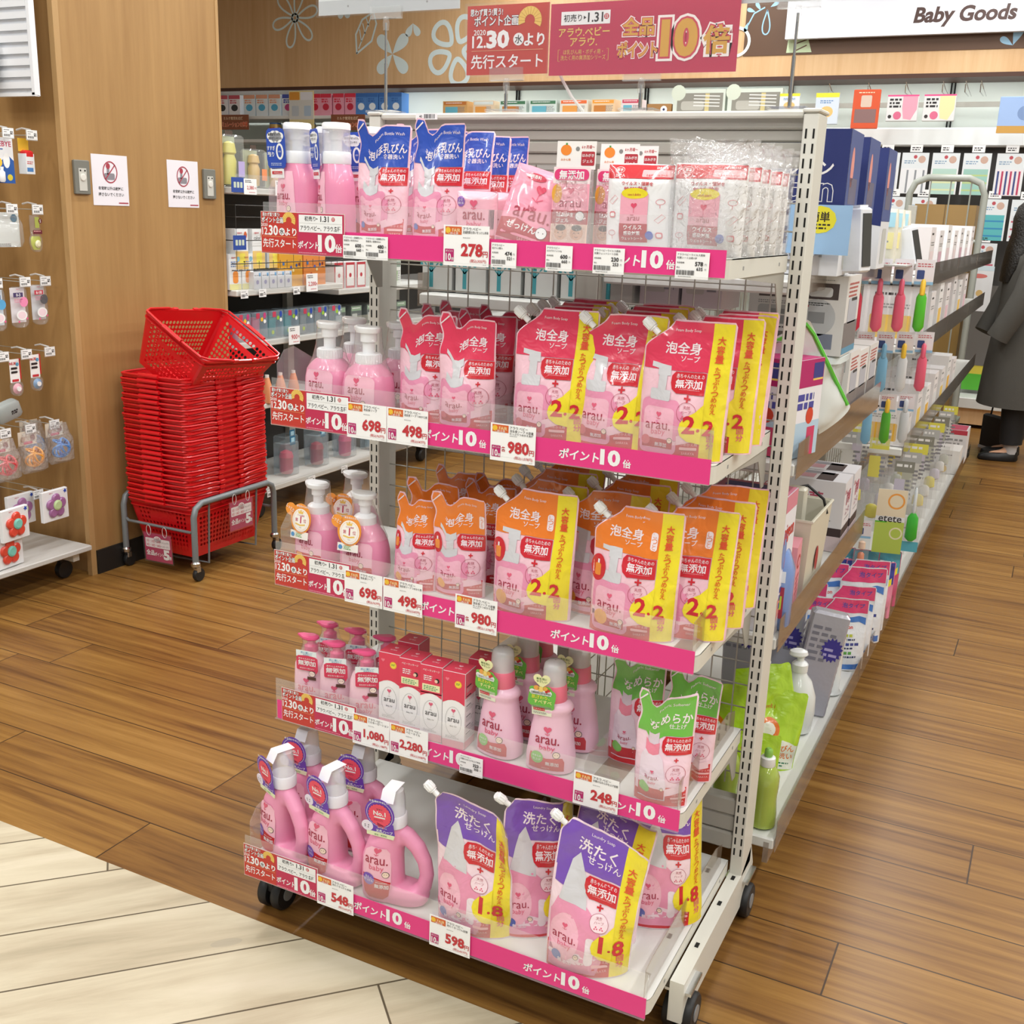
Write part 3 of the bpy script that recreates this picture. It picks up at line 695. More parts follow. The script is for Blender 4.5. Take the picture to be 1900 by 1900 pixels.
        a.text(n1, X(.83), Y(.27), H * .118, FRED, 9, .05, maxw=W * .16, wide=1.1); a.disc(X(.965), Y(.23), W * .018, FRED, 9, 8); a.text(n2, X(1.10), Y(.25), H * .10, FRED, 9, .045, maxw=W * .14, wide=1.1)
        a.text('回分', sx + W * .01, Y(.205), H * .052, ink('e0607a'), 8, .03, vert=True)
    return a
def beak(W):                    # small pouches: raised pouring beak at the left, dip, then the level top
    def f(u):
        t = u / W + .5
        return 1 - .13 * sstep(.16, .30, t) + .085 * sstep(.34, .55, t) if t > .0 else 1
    return f
CAPM = plastic('f4f5f6')
def add_cap(parent, loc, ang, r=.0085, h=.019, neck=True):
    b = MB(); T = M.Translation(loc) @ M.Rotation(ang, 4, 'Y')
    if neck: b.lathe([(.0052, -.004), (.0052, .008)], CAPM, n=14, T=T); b.lathe([(r * .9, .0075), (r * .9, .0095)], CAPM, n=18, T=T)
    b.lathe([(r * .93, .010), (r, .011), (r * .94, .010 + h * .85), (r * .8, .010 + h)], CAPM, n=18, T=T)
    for i in range(12):
        t = 2 * PI * i / 12; b.box((r * .98 * math.cos(t), r * .98 * math.sin(t), .010 + h * .45), (.0014, .0014, h * .7), CAPM, T=T)
    return b.obj('cap', parent)
def spouted(W, H, T, kind, stripe, hdr, title, sub, tsub, cat='refill pouch', base=LPINK, **kw):
    def build():
        L = [(0, -W / 2), (H * .78, -W / 2), (H * .985, -W * .20), (H, -W * .17)]; tf = None; sp = (-W * .36, H * .895)
        if kind == 'laundry': L = [(0, -W / 2), (H * .92, -W / 2), (H * .99, -W * .41), (H, -W * .38)]; tf = lambda u: 1.02 - .15 * sstep(-.45, .45, u / W); sp = (-W * .46, H * .965)
        p = Pouch(W, H, T, L=L, topf=tf, base=base, **kw); b = p.mesh(pouch_art(p, hdr, title, sub, kind, stripe, tsub))
        o = tag(b.obj('refill_pouch'), '', cat); c = p.F(*sp)
        add_cap(o, (c[0] - .002, c[1], c[2] + .001), -.85); return o
    return Proto(build)
def small(W, H, T, kind, hdr, title, sub, tsub, cat='refill pouch', base=LPINK, **kw):
    def build():
        L = [(0, -W / 2), (H * .66, -W / 2), (H * .80, -W * .44), (H * .93, -W * .5), (H, -W * .46)]
        p = Pouch(W, H, T, L=L, topf=beak(W), base=base, **kw)
        b = p.mesh(pouch_art(p, hdr, title, sub, kind, None, tsub)); a = Art()
        a.line([(-W * .47, H * .90), (-W * .33, H * .97)], .002, FW, 6); a.put(b, lambda u, v, l: p.F(u, v, l + .0004))
        return tag(b.obj('refill_pouch'), '', cat)
    return Proto(build)
def place(protos, rows):
    """rows: (x, y, z, rz, variant, label, group, scale)"""
    for r in rows:
        x, y, z, rz, v, lab = r[:6]; g = r[6] if len(r) > 6 else None; sc = r[7] if len(r) > 7 else None
        protos[v].at((x, y, z), math.radians(rz), lab, g, sc=sc)
Z1, Z2, Z3, Z4, Z5 = (LV[i][1] + .0006 for i in (1, 2, 3, 4, 5))
# --- second shelf: big red pouches with white caps
A2 = ('泡全身', 'Foam Body Soap', 'ソープ')
g = 'red topped large refill pouches on the second shelf'
big2 = [spouted(.150, .226, .062, 'foam', '2.2', HOT, *[A2[0], A2[1], A2[2]], seed=s, bend=bd, curl=c, wr=w, lean=ln, tw=tw) for s, bd, c, w, ln, tw in ((1, .006, .004, .003, 0, 0), (2, .012, -.010, .005, .004, .006), (3, -.008, .012, .004, .004, -.006))]
place(big2, [
    (-.772, 1.715, Z2, 4, 0, 'red topped pouch with white cap behind the 980 yen card on the second shelf', g),
    (-.655, 1.725, Z2, 2, 1, 'red topped spouted pouch in the middle of the second shelf front row', g),
    (-.535, 1.708, Z2, 3, 2, 'red topped spouted pouch nearest the right end of the second shelf, front row', g),
    (-.512, 1.80, Z2, 4, 0, 'red topped spouted pouch second from the front at the right end of the second shelf', g),
    (-.515, 1.885, Z2, 2, 1, 'red topped spouted pouch third from the front at the right end of the second shelf', g),
    (-.530, 1.965, Z2, 3, 2, 'red topped spouted pouch rearmost at the right end of the second shelf', g),
    (-.660, 1.815, Z2, 0, 2, 'red topped spouted pouch second in the middle column of the second shelf', g),
    (-.675, 1.90, Z2, 6, 0, 'red topped spouted pouch third in the middle column of the second shelf', g),
    (-.690, 1.98, Z2, -2, 1, 'red topped spouted pouch rearmost in the middle column of the second shelf', g),
    (-.790, 1.80, Z2, 2, 1, 'red topped spouted pouch second in the column behind the 980 yen card', g),
    (-.815, 1.89, Z2, -3, 2, 'red topped spouted pouch third in the column behind the 980 yen card', g),
    (-.825, 1.97, Z2, 3, 0, 'red topped spouted pouch rearmost in the column behind the 980 yen card', g)])
g = 'small red refill pouches on the second shelf'
sm2 = [small(.112, .207, .052, 'foam', HOT, '泡全身', 'Foam Body Soap', 'ソープ', seed=s, bend=bd, curl=c, wr=.0035, tw=tw) for s, bd, c, tw in ((11, .004, -.012, .0), (12, -.010, .018, .008))]
place(sm2, [(-.940, 1.712, Z2, 6, 0, 'small red topped refill pouch in front, left of the large spouted pouches', g),
    (-1.040, 1.735, Z2, 0, 1, 'small red topped refill pouch beside the foam pump bottles', g),
    (-.955, 1.81, Z2, 2, 1, 'small red topped refill pouch second row right on the second shelf', g),
    (-1.055, 1.83, Z2, -2, 0, 'small red topped refill pouch second row left on the second shelf', g),
    (-.965, 1.90, Z2, 0, 0, 'small red topped refill pouch third row right on the second shelf', g),
    (-1.070, 1.93, Z2, 3, 0, 'small red topped refill pouch rearmost left on the second shelf', g)])
# --- third shelf: orange topped
g = 'orange topped large refill pouches on the third shelf'
big3 = [spouted(.160, .232, .062, 'moist', '2.2', ORG, *A2, seed=s, bend=bd, curl=c, wr=w, lean=ln, tw=tw) for s, bd, c, w, ln, tw in ((21, .004, .004, .003, 0, 0), (22, .010, -.012, .005, .004, .006), (23, -.008, .014, .005, .003, -.008))]
place(big3, [
    (-.795, 1.712, Z3, 2, 0, 'orange topped spouted pouch right of the 980 yen card on the third shelf', g),
    (-.600, 1.712, Z3, 5, 2, 'orange topped spouted pouch at the front centre right of the third shelf', g),
    (-.690, 1.785, Z3, 4, 1, 'orange topped spouted pouch standing behind the two front ones on the third shelf', g),
    (-.522, 1.762, Z3, 6, 1, 'orange topped spouted pouch second from the front at the right of the third shelf', g),
    (-.512, 1.845, Z3, 2, 0, 'orange topped spouted pouch third from the front at the right end of the third shelf', g),
    (-.520, 1.955, Z3, 8, 1, 'orange topped spouted pouch rearmost at the right end of the third shelf', g),
    (-.810, 1.80, Z3, -2, 2, 'orange topped spouted pouch second in the left column of the third shelf', g),
    (-.830, 1.885, Z3, 2, 0, 'orange topped spouted pouch third in the left column of the third shelf', g),
    (-.845, 1.965, Z3, -4, 1, 'orange topped spouted pouch rearmost in the left column of the third shelf', g),
    (-.680, 1.875, Z3, 3, 0, 'orange topped spouted pouch third in the middle column of the third shelf', g),
    (-.690, 1.96, Z3, -2, 2, 'orange topped spouted pouch rearmost in the middle column of the third shelf', g)])
g = 'small orange refill pouches on the third shelf'
sm3 = [small(.108, .205, .05, 'moist', ORG, '泡全身', 'Foam Body Soap', 'ソープ', seed=s, bend=bd, curl=c, wr=.004, tw=tw) for s, bd, c, tw in ((31, .006, .016, .0), (32, -.010, -.014, .008))]
place(sm3, [(-1.050, 1.722, Z3, 0, 0, 'small orange topped refill pouch next to the bottles with orange tags', g, .90),
    (-.958, 1.735, Z3, 6, 1, 'small orange topped refill pouch in front behind the 498 yen card', g),
    (-1.045, 1.79, Z3, 4, 1, 'small orange topped refill pouch second row left on the third shelf', g, 1.02),
    (-.950, 1.82, Z3, 0, 0, 'small orange topped refill pouch second row right on the third shelf', g),
    (-1.060, 1.89, Z3, -2, 0, 'small orange topped refill pouch third row left on the third shelf', g),
    (-.960, 1.91, Z3, 3, 1, 'small orange topped refill pouch third row right on the third shelf', g)])
# --- top shelf: blue topped foam bottle wash refills
g = 'blue topped refill pouches on the top shelf'
blu = [small(.100, .207, .045, 'wash', BLU, '泡ほ乳びん', 'Foam Bottle Wash', '食器洗い', seed=s, bend=bd, curl=c, wr=w, tw=tw, lean=ln) for s, bd, c, w, tw, ln in ((41, -.006, .010, .004, .01, 0), (42, .004, -.006, .003, 0, .004), (43, .012, .010, .003, 0, .0))]
place(blu, [(-1.122, 1.715, Z1, 0, 0, 'blue topped refill pouch beside the foam pump bottles on the top shelf', g),
    (-1.022, 1.735, Z1, 2, 1, 'blue topped refill pouch just left of the small pink soap packs, front row', g, 1.02),
    (-1.105, 1.80, Z1, 3, 1, 'blue topped refill pouch behind and between the two front blue pouches', g),
    (-1.012, 1.815, Z1, 2, 2, 'blue topped refill pouch second row, behind the small pink soap packs', g),
    (-1.010, 1.885, Z1, -2, 0, 'blue topped refill pouch third row on the top shelf', g, .97),
    (-1.005, 1.955, Z1, 2, 1, 'blue topped refill pouch rearmost, its right part showing on the top shelf', g, .99),
    (-1.11, 1.89, Z1, 2, 2, 'blue topped refill pouch hidden deep at the back left of the top shelf', g)])
# --- fourth shelf: green topped softener refills
g = 'green topped refill pouches on the fourth shelf'
grn = [small(.100, .212, .042, 'softener', GRN, 'なめらか', 'Fabric Softener', '仕上げ', base='f6d3e2', seed=s, bend=bd, curl=c, wr=w, tw=tw, lean=ln) for s, bd, c, w, tw, ln in ((51, .004, .004, .003, 0, 0), (52, -.004, .024, .004, .010, 0), (53, .012, -.016, .003, .0, .006))]
place(grn, [(-.612, 1.805, Z4, 6, 0, 'green topped refill pouch standing alone behind the 248 yen card', g, 1.03),
    (-.517, 1.690, Z4, 8, 1, 'green topped refill pouch at the front right corner of the fourth shelf', g),
    (-.505, 1.80, Z4, 4, 2, 'green topped refill pouch behind the front one at the right of the fourth shelf', g)])
# --- bottom shelf: purple topped laundry refills
g = 'purple topped laundry refill pouches on the bottom shelf'
lau = [spouted(.158, .275, .075, 'laundry', '1.8', PUR, '洗たく', 'Laundry Soap', 'せっけん', base='f7dce6', seed=s, bend=bd, curl=c, wr=w, lean=ln, tw=tw, fold=fo, puff=(.12, .88)) for s, bd, c, w, ln, tw, fo in
       ((61, -.006, -.010, .006, -.004, .010, -.055), (62, .010, .010, .005, .010, .02, .05), (63, .018, .004, .006, .020, -.01, -.03), (64, .03, -.004, .004, .012, 0, .01))]
place(lau, [(-.828, 1.592, Z5, 8, 0, 'purple topped laundry refill pouch nearest the 598 yen card, yellow edge folded forward', g),
    (-.728, 1.645, Z5, 40, 1, 'purple topped laundry refill pouch turned sideways, second from the left', g),
    (-.598, 1.590, Z5, 20, 2, 'purple topped laundry refill pouch in front at right, yellow edge flopping over', g),
    (-.618, 1.700, Z5, -8, 3, 'purple topped laundry refill pouch leaning behind the front right one', g, (1, 1, .96)),
    (-.522, 1.790, Z5, 35, 1, 'purple topped laundry refill pouch rearmost at right, its top under the fourth shelf', g)])
# ================================================================ bottles, boxes and packs of the rack
def ering(z, hx, hy, n=2.5, k=28, cx=0, cy=0):
    p = []
    for i in range(k):
        t = 2 * PI * i / k; c, s_ = math.cos(t), math.sin(t)
        p.append((cx + hx * math.copysign(abs(c) ** (2 / n), c), cy + hy * math.copysign(abs(s_) ** (2 / n), s_), z))
    return p
def sec(tab, z):
    for a, b in zip(tab, tab[1:]):
        if z <= b[0]:
            t = (z - a[0]) / (b[0] - a[0]); return [a[i] + (b[i] - a[i]) * t for i in range(len(a))]
    return list(tab[-1])
def sbody(mb, tab, mt, k=28): mb.loft([ering(z, hx, hy, n, k) for z, hx, hy, n in tab], mt)
def sfront(tab, off=.0003):
    def f(u, v, l):
        z, hx, hy, n = sec(tab, v); q = min(1, abs(u / hx)); return (u, -hy * (1 - q ** n) ** (1 / n) - l - off, v)
    return f
BOTTLE = mat('bottle_pink', 'eb92b4', .34, coat=.3); BOTTLEP = mat('bottle_pale_pink', 'f3c6da', .4, coat=.15); LAB = 'f7bfd0'
HOTP = mat('pump_hot_pink', 'e8588a', .3, coat=.3); CLEARCAP = clear('cap_translucent', 'f8f9fc', .40, .15)
def logo(a, x, y, w, l=3, c1=TXT, c2=TXT2, face=True):
    """heart flower, arau., baby"""
    a.heart(x, y + w * .62, w * .17, c2, l); a.line([(x, y + w * .5), (x, y + w * .38)], w * .025, c2, l); a.line([(x - w * .1, y + w * .44), (x, y + w * .37), (x + w * .1, y + w * .44)], w * .03, c2, l)
    a.text('arau.', x, y + w * .12, w * .30, c1, l, .012, maxw=w); a.text('baby', x + w * .02, y - w * .24, w * .33, c2, l, .005, maxw=w * .72)
    if face:
        fx, fy = x + w * .42, y - w * .48
        a.disc(fx, fy, w * .15, INKK, l); a.disc(fx, fy, w * .13, ink('f8dfca'), l + 1, 16)
        for d in (-.05, .05): a.disc(fx + w * d, fy + w * .02, w * .015, INKK, l + 2, 8)
def foam_head(b, z, mt, r=.0235, nz=.034, h=.010):
    R0 = []
    for zz, k in ((0, .94), (h * .35, 1), (h * .75, 1), (h, .86)):
        R0.append([(p[0] - (.010 if p[0] < 0 else 0) * (1 - abs(p[1]) / r) * k, p[1], p[2] + (.003 * (-p[0] / nz) if p[0] < -r * .6 else 0)) for p in ering(z + zz, r * k, r * .88 * k, 2)])
    b.loft(R0, mt)
def b_foam():
    tab = [(0, .044, .030, 3), (.004, .048, .034, 3), (.02, .0505, .036, 3), (.060, .049, .035, 2.9), (.078, .046, .033, 2.7), (.088, .039, .029, 2.4), (.096, .030, .025, 2.1), (.099, .0235, .0235, 2)]
    b = MB(); sbody(b, tab, BOTTLE, 32); root = tag(b.obj('foam_pump_bottle'), '', 'soap bottle')
    a = Art(); a.rrect(-.034, .006, .034, .078, .012, ink(LAB), 1); a.poly([(-.034, .012), (.034, .012), (.034, .026), (0, .030), (-.034, .034)], REDB, 2); a.rrect(-.034, .006, .034, .016, .003, REDB, 2)
    logo(a, -.004, .046, .038, 3); a.disc(-.020, .022, .0075, ink('5c8cc0'), 4); a.text('無添加', .012, .019, .007, WHITE, 4, .02)
    c = MB(); a.put(c, sfront(tab), step=.008, smooth=True); c.obj('label', root)
    c = MB(); c.lathe([(.0235, .098), (.0242, .100), (.0242, .116), (.022, .118)], plastic('f2f3f6'), n=28)
    for i in range(28):
        t = 2 * PI * i / 28; c.box((.0243 * math.cos(t), .0243 * math.sin(t), .108), (.0012, .0012, .014), plastic('f2f3f6'))
    c.obj('collar', root)
    c = MB(); w = plastic('f4f5f7'); c.lathe([(.0115, .117), (.0115, .139), (.0155, .1395), (.0155, .156), (.0135, .157)], w, n=24); foam_head(c, .156, w, .0225, .034, .011); c.obj('pump', root)
    c = MB(); c.lathe([(.047, .078), (.036, .100), (.029, .125), (.0265, .150), (.0255, .168)], SHRINK, n=24, sy=.85, caps=False, smooth=True); c.obj('shrink_film', root)
    return root
pf = Proto(b_foam)
def round_tag(par, x, y, z, rz=0):
    O1, W1 = ink('f19a3c'), ink('fbf7ee'); b = MB(); a = Art()
    T = M.Translation((x, y, z)) @ M.Rotation(rz, 4, 'Z') @ M.Rotation(-.12, 4, 'X')
    b.prism([(.027 * math.cos(t * PI / 14), .031 * math.sin(t * PI / 14)) for t in range(28)], 0, .0005, O1, T=T, axis='y')
    b.prism([(-.028 + .014 * math.cos(t * PI / 10), .016 + .013 * math.sin(t * PI / 10)) for t in range(20)], 0, .0005, O1, T=T, axis='y')
    b.prism([(-.025, -.042), (.022, -.042), (.022, -.026), (-.025, -.026)], 0, .0005, W1, T=T, axis='y')
    a.disc(.001, -.003, .0225, W1, 2, 28, ry=.0235); a.ring(.001, -.003, .0195, .0004, O1, 3, ry=.0205)
    a.text('しっとり', -.029, .018, .0075, WHITE, 3, .02, maxw=.022, ang=-.5); a.text('新生児のための', .004, .0255, .0042, WHITE, 3, .02, maxw=.034)
    a.poly([(-.006, .010), (-.007, .017), (-.003, .014), (0, .019), (.003, .014), (.007, .017), (.006, .010)], FAN, 3)
    a.text('ママの推奨', .001, .0065, .0035, MAG, 3, .01); a.text('第', -.010, -.003, .0075, CRIM, 3, .01); a.text('1', .001, -.002, .0135, CRIM, 3, .04); a.text('位', .012, -.003, .0075, CRIM, 3, .01)
    a.line([(-.013, -.011), (0, -.0135), (.013, -.011)], .003, FAN, 3); a.text('baby', .001, -.018, .003, GREY, 3, 0)
    a.disc(-.018, -.034, .0045, ink('5b9bd0'), 3); a.lines(-.010, -.031, .008, 3, .003, ink('7cb86a'), 3, 4)
    a.put(b, lambda u, v, l: T @ V((u, -.0002 - l, v))); return b.obj('hang_tag', par)
def b_moist():
    tab = [(0, .044, .030, 3), (.004, .048, .034, 3), (.02, .0505, .036, 3), (.055, .049, .035, 2.9), (.075, .045, .033, 2.6), (.090, .038, .029, 2.3), (.100, .030, .025, 2.1), (.106, .0225, .0225, 2)]
    b = MB(); sbody(b, tab, BOTTLE, 32); root = tag(b.obj('foam_pump_bottle'), '', 'soap bottle')
    a = Art(); a.rrect(-.034, .006, .034, .074, .012, ink(LAB), 1); a.rrect(-.034, .006, .034, .026, .003, REDB, 2); logo(a, -.004, .046, .037, 3); a.rrect(-.03, .012, -.012, .025, .004, ORG and ink('f0a040'), 4); a.text('無添加', .012, .017, .007, WHITE, 4, .02)
    c = MB(); a.put(c, sfront(tab), step=.008, smooth=True); c.obj('label', root)
    c = MB(); w = plastic('f2f3f6'); c.lathe([(.0225, .105), (.0222, .120), (.018, .124), (.0125, .126)], w, n=28); c.obj('collar', root)
    c = MB(); c.lathe([(.0105, .125), (.0105, .143), (.0135, .1435), (.0135, .158), (.012, .159)], w, n=24); foam_head(c, .158, w, .0235, .036, .010); c.obj('pump', root)
    c = MB(); c.lathe([(.047, .078), (.037, .100), (.030, .125), (.0265, .150), (.0255, .170)], SHRINK, n=24, sy=.85, caps=False); c.obj('shrink_film', root)
    round_tag(root, -.012, -.040, .098)
    return root
pm = Proto(b_moist)
GF = 'pink foam pump bottles with white pumps'
pf.at((-1.252, 1.728, Z2), -.12, 'pink foam pump bottle with white pump, leftmost on the second shelf', GF)
pf.at((-1.152, 1.712, Z2), -.02, 'pink foam pump bottle with white pump, front middle of the trio on the second shelf', GF)
pf.at((-1.146, 1.815, Z2), .1, 'pink foam pump bottle in shade behind the other two on the second shelf', GF)
pf.at((-1.262, 1.83, Z2), 0, 'pink foam pump bottle hidden behind the leftmost one on the second shelf', GF)
GM = 'pink pump bottles wearing round orange tags'
pm.at((-1.300, 1.750, Z3), -.1, 'pink pump bottle with round orange tag, leftmost on the third shelf', GM)
pm.at((-1.176, 1.735, Z3), .05, 'pink pump bottle with round orange tag, in front right on the third shelf', GM)
pm.at((-1.285, 1.865, Z3), .1, 'pink pump bottle with round orange tag, standing behind between the other two', GM)
# top shelf: tall bottles with clear caps and a blue tag
def b_wash():
    tab = [(0, .040, .028, 2.8), (.004, .043, .031, 2.8), (.05, .0425, .031, 2.7), (.09, .040, .030, 2.6), (.112, .036, .028, 2.4), (.124, .029, .026, 2.2), (.130, .0265, .0265, 2)]
    b = MB(); sbody(b, tab, BOTTLE, 32); root = tag(b.obj('foam_wash_bottle'), '', 'soap bottle')
    a = Art(); a.poly([(-.034, .008), (.016, .008), (.022, .04), (.016, .10), (.012, .116), (-.026, .116), (-.032, .10)], ink(LAB), 1)
    a.poly([(-.034, .008), (.018, .008), (.021, .028), (0, .022), (-.02, .030), (-.0335, .036)], REDB, 2); logo(a, -.010, .066, .036, 3); a.disc(-.024, .030, .009, ink('5b7cc0'), 4); a.text('無添加', .004, .016, .007, WHITE, 4, .02)
    c = MB(); a.put(c, sfront(tab), step=.008, smooth=True); c.obj('label', root)
    w = plastic('eef0f4'); c = MB(); c.lathe([(.0268, .130), (.0275, .132), (.0275, .148), (.026, .152)], w, n=28); c.obj('collar', root)
    c = MB(); c.lathe([(.010, .150), (.010, .172), (.013, .173), (.013, .196)], w, n=20); foam_head(c, .187, w, .021, .03, .009); c.obj('pump', root)
    c = MB(); c.lathe([(.0258, .152), (.0255, .190), (.0262, .192)], CLEARCAP, n=28, caps=False); c.lathe([(.0262, .190), (.0262, .199), (.024, .202), (.012, .203)], plastic('f3f5f8'), n=28); c.obj('overcap', root)
    c = MB(); T = M.Translation((-.022, -.034, .155)) @ M.Rotation(.06, 4, 'X'); B1 = ink('2c4fb4'); sh = []
    for i in range(40):
        t = 2 * PI * i / 40; x = .024 * math.copysign(abs(math.cos(t)) ** .35, math.cos(t)); z = .036 * math.copysign(abs(math.sin(t)) ** .35, math.sin(t)); k = 1 + .02 * math.sin(14 * t); sh.append((x * k, z * k))
    c.prism(sh, 0, .0005, B1, T=T, axis='y'); c.prism([(-.017, -.052), (.017, -.052), (.017, -.034), (-.017, -.034)], 0, .0005, WHITE, T=T, axis='y'); a = Art()
    for x_, z_, r_ in [(-.012, .022, .009), (-.004, .024, .010), (.004, .024, .010), (.012, .022, .009), (-.008, .017, .009), (.008, .017, .009), (0, .018, .010)]: a.disc(x_, z_, r_, WHITE, 1, 16, ry=r_ * .75)
    a.text('無添加"せっけん', -.001, .025, .005, INKK, 2, .02, maxw=.034); a.text('すすぎスッキリ', -.003, .018, .0048, INKK, 2, .02, maxw=.028)
    a.text('すすぎ', -.012, .001, .0075, WHITE, 2, .03, maxw=.02); a.text('残り', -.013, -.010, .0085, WHITE, 2, .03)
    a.disc(.010, -.005, .0095, WHITE, 2, 28, ry=.0145); a.disc(.010, -.005, .0055, B1, 3, 28, ry=.0105); a.text('ゼロ', .010, -.002, .005, WHITE, 4, .02, vert=True) if False else a.text('ゼロ', .010, -.005, .003, WHITE, 4, .02)
    a.lines(-.014, -.026, .016, 2, .003, ink('b9c6ea'), 2, 3); a.rect(-.013, -.0455, .013, -.040, REDB, 1); a.text('バスクリーン', .001, -.0428, .003, WHITE, 2)
    a.put(c, lambda u, v, l: T @ V((u, -.0002 - l, v))); c.obj('hang_tag', root)
    return root
pw = Proto(b_wash); GW = 'tall pink foam wash bottles with blue tags'
pw.at((-1.326, 1.735, Z1), -.12, 'tall pink bottle with blue tag, leftmost at the front of the top shelf', GW)
pw.at((-1.238, 1.735, Z1), -.60, 'tall pink bottle with narrow turned blue tag, second from the left on the top shelf', GW)
pw.at((-1.322, 1.83, Z1), -.2, 'tall pink bottle mostly hidden behind the leftmost blue tagged bottle on the top shelf', GW)
pw.at((-1.225, 1.835, Z1), -.05, 'tall pink bottle behind and right of the second one, next to the blue topped pouches', GW)
# fourth shelf: lotion pumps
def b_lotion():
    tab = [(0, .030, .021, 2.8), (.003, .0325, .023, 2.8), (.05, .0325, .023, 2.7), (.084, .031, .022, 2.6), (.098, .026, .020, 2.3), (.108, .016, .015, 2), (.112, .0125, .0125, 2)]
    bt = mat('bottle_lotion', 'f6cdd9', .42, coat=.1)
    b = MB(); sbody(b, tab, bt, 28); root = tag(b.obj('lotion_pump_bottle'), '', 'lotion bottle')
    a = Art(); logo(a, 0, .032, .036, 2, TXT2, TXT2, False); a.text('Milky Lotion', 0, .012, .004, TXT2, 2)
    c = MB(); a.put(c, sfront(tab), step=.008, smooth=True); c.obj('label', root)
    c = MB(); c.lathe([(.0125, .111), (.0135, .113), (.013, .124), (.009, .127), (.0075, .129), (.0075, .137)], HOTP, n=20)
    R0 = []
    for zz, k in ((0, .8), (.003, 1), (.007, .95), (.010, .6)): R0.append([(p[0] - (.012 if p[0] < -.006 else 0) * (1 - abs(p[1]) / .014), p[1], p[2] + (.002 if p[0] < -.01 else 0)) for p in ering(.137 + zz, .0165 * k, .0135 * k, 2, 20)])
    c.loft(R0, HOTP); c.obj('pump', root)
    c = MB(); c.lathe([(.030, .096), (.020, .112), (.016, .130), (.0175, .140)], SHRINK, n=20, caps=False); c.obj('shrink_film', root)
    c = MB(); T = M.Translation((.004, -.026, .092)) @ M.Rotation(.05, 4, 'X'); R1 = ink('d93a5c')
    c.prism([(-.022, .016), (.020, .016), (.020, .030), (-.022, .030)], 0, .0005, ink('e9f3f4'), T=T, axis='y')
    c.prism([(-.022, -.012), (-.020, -.014), (.016, -.014), (.018, -.020), (.022, -.012), (.022, .014), (.018, .018), (0, .020), (-.018, .018), (-.022, .014)], -.0003, .0005, R1, T=T, axis='y'); a = Art()
    a.text('肌に優しい', 0, .026, .0045, ink('4c93b8'), 2, .01, maxw=.03); a.text('新生児から', .002, .0215, .0035, ink('4c93b8'), 2, 0, maxw=.03); a.text('赤ちゃんのための', 0, .0125, .004, WHITE, 3, .01, maxw=.034); a.text('無添加', 0, .003, .0115, WHITE, 3, .03, maxw=.036)
    a.text('新生児から使えます', 0, -.009, .0035, WHITE, 3, 0, maxw=.03); a.disc(.010, -.020, .0065, INKK, 3, 16); a.disc(.010, -.020, .0058, ink('fbe4d8'), 4, 16); a.disc(.0078, -.0195, .0008, INKK, 5, 6); a.disc(.0122, -.0195, .0008, INKK, 5, 6); a.rrect(.000, -.034, .018, -.027, .001, ink('5a3c30'), 4)
    a.put(c, lambda u, v, l: T @ V((u, -.0003 - l, v))); c.obj('hang_tag', root)
    return root
plo = Proto(b_lotion); GL = 'pink lotion bottles with hot pink pumps'
for i, (x, y, r, lab) in enumerate([(-1.292, 1.708, .15, 'leftmost in the front row'), (-1.225, 1.705, .35, 'second from the left in the front row'), (-1.148, 1.700, .45, 'rightmost in the front row, beside the oil boxes'),
                      (-1.300, 1.785, .2, 'leftmost in the back row'), (-1.228, 1.785, .3, 'middle of the back row'), (-1.155, 1.785, .4, 'rightmost in the back row')]):
    plo.at((x, y, Z4), r, 'pink lotion pump bottle, %s, fourth shelf' % lab, GL, sc=(1.1, 1.05, 1))
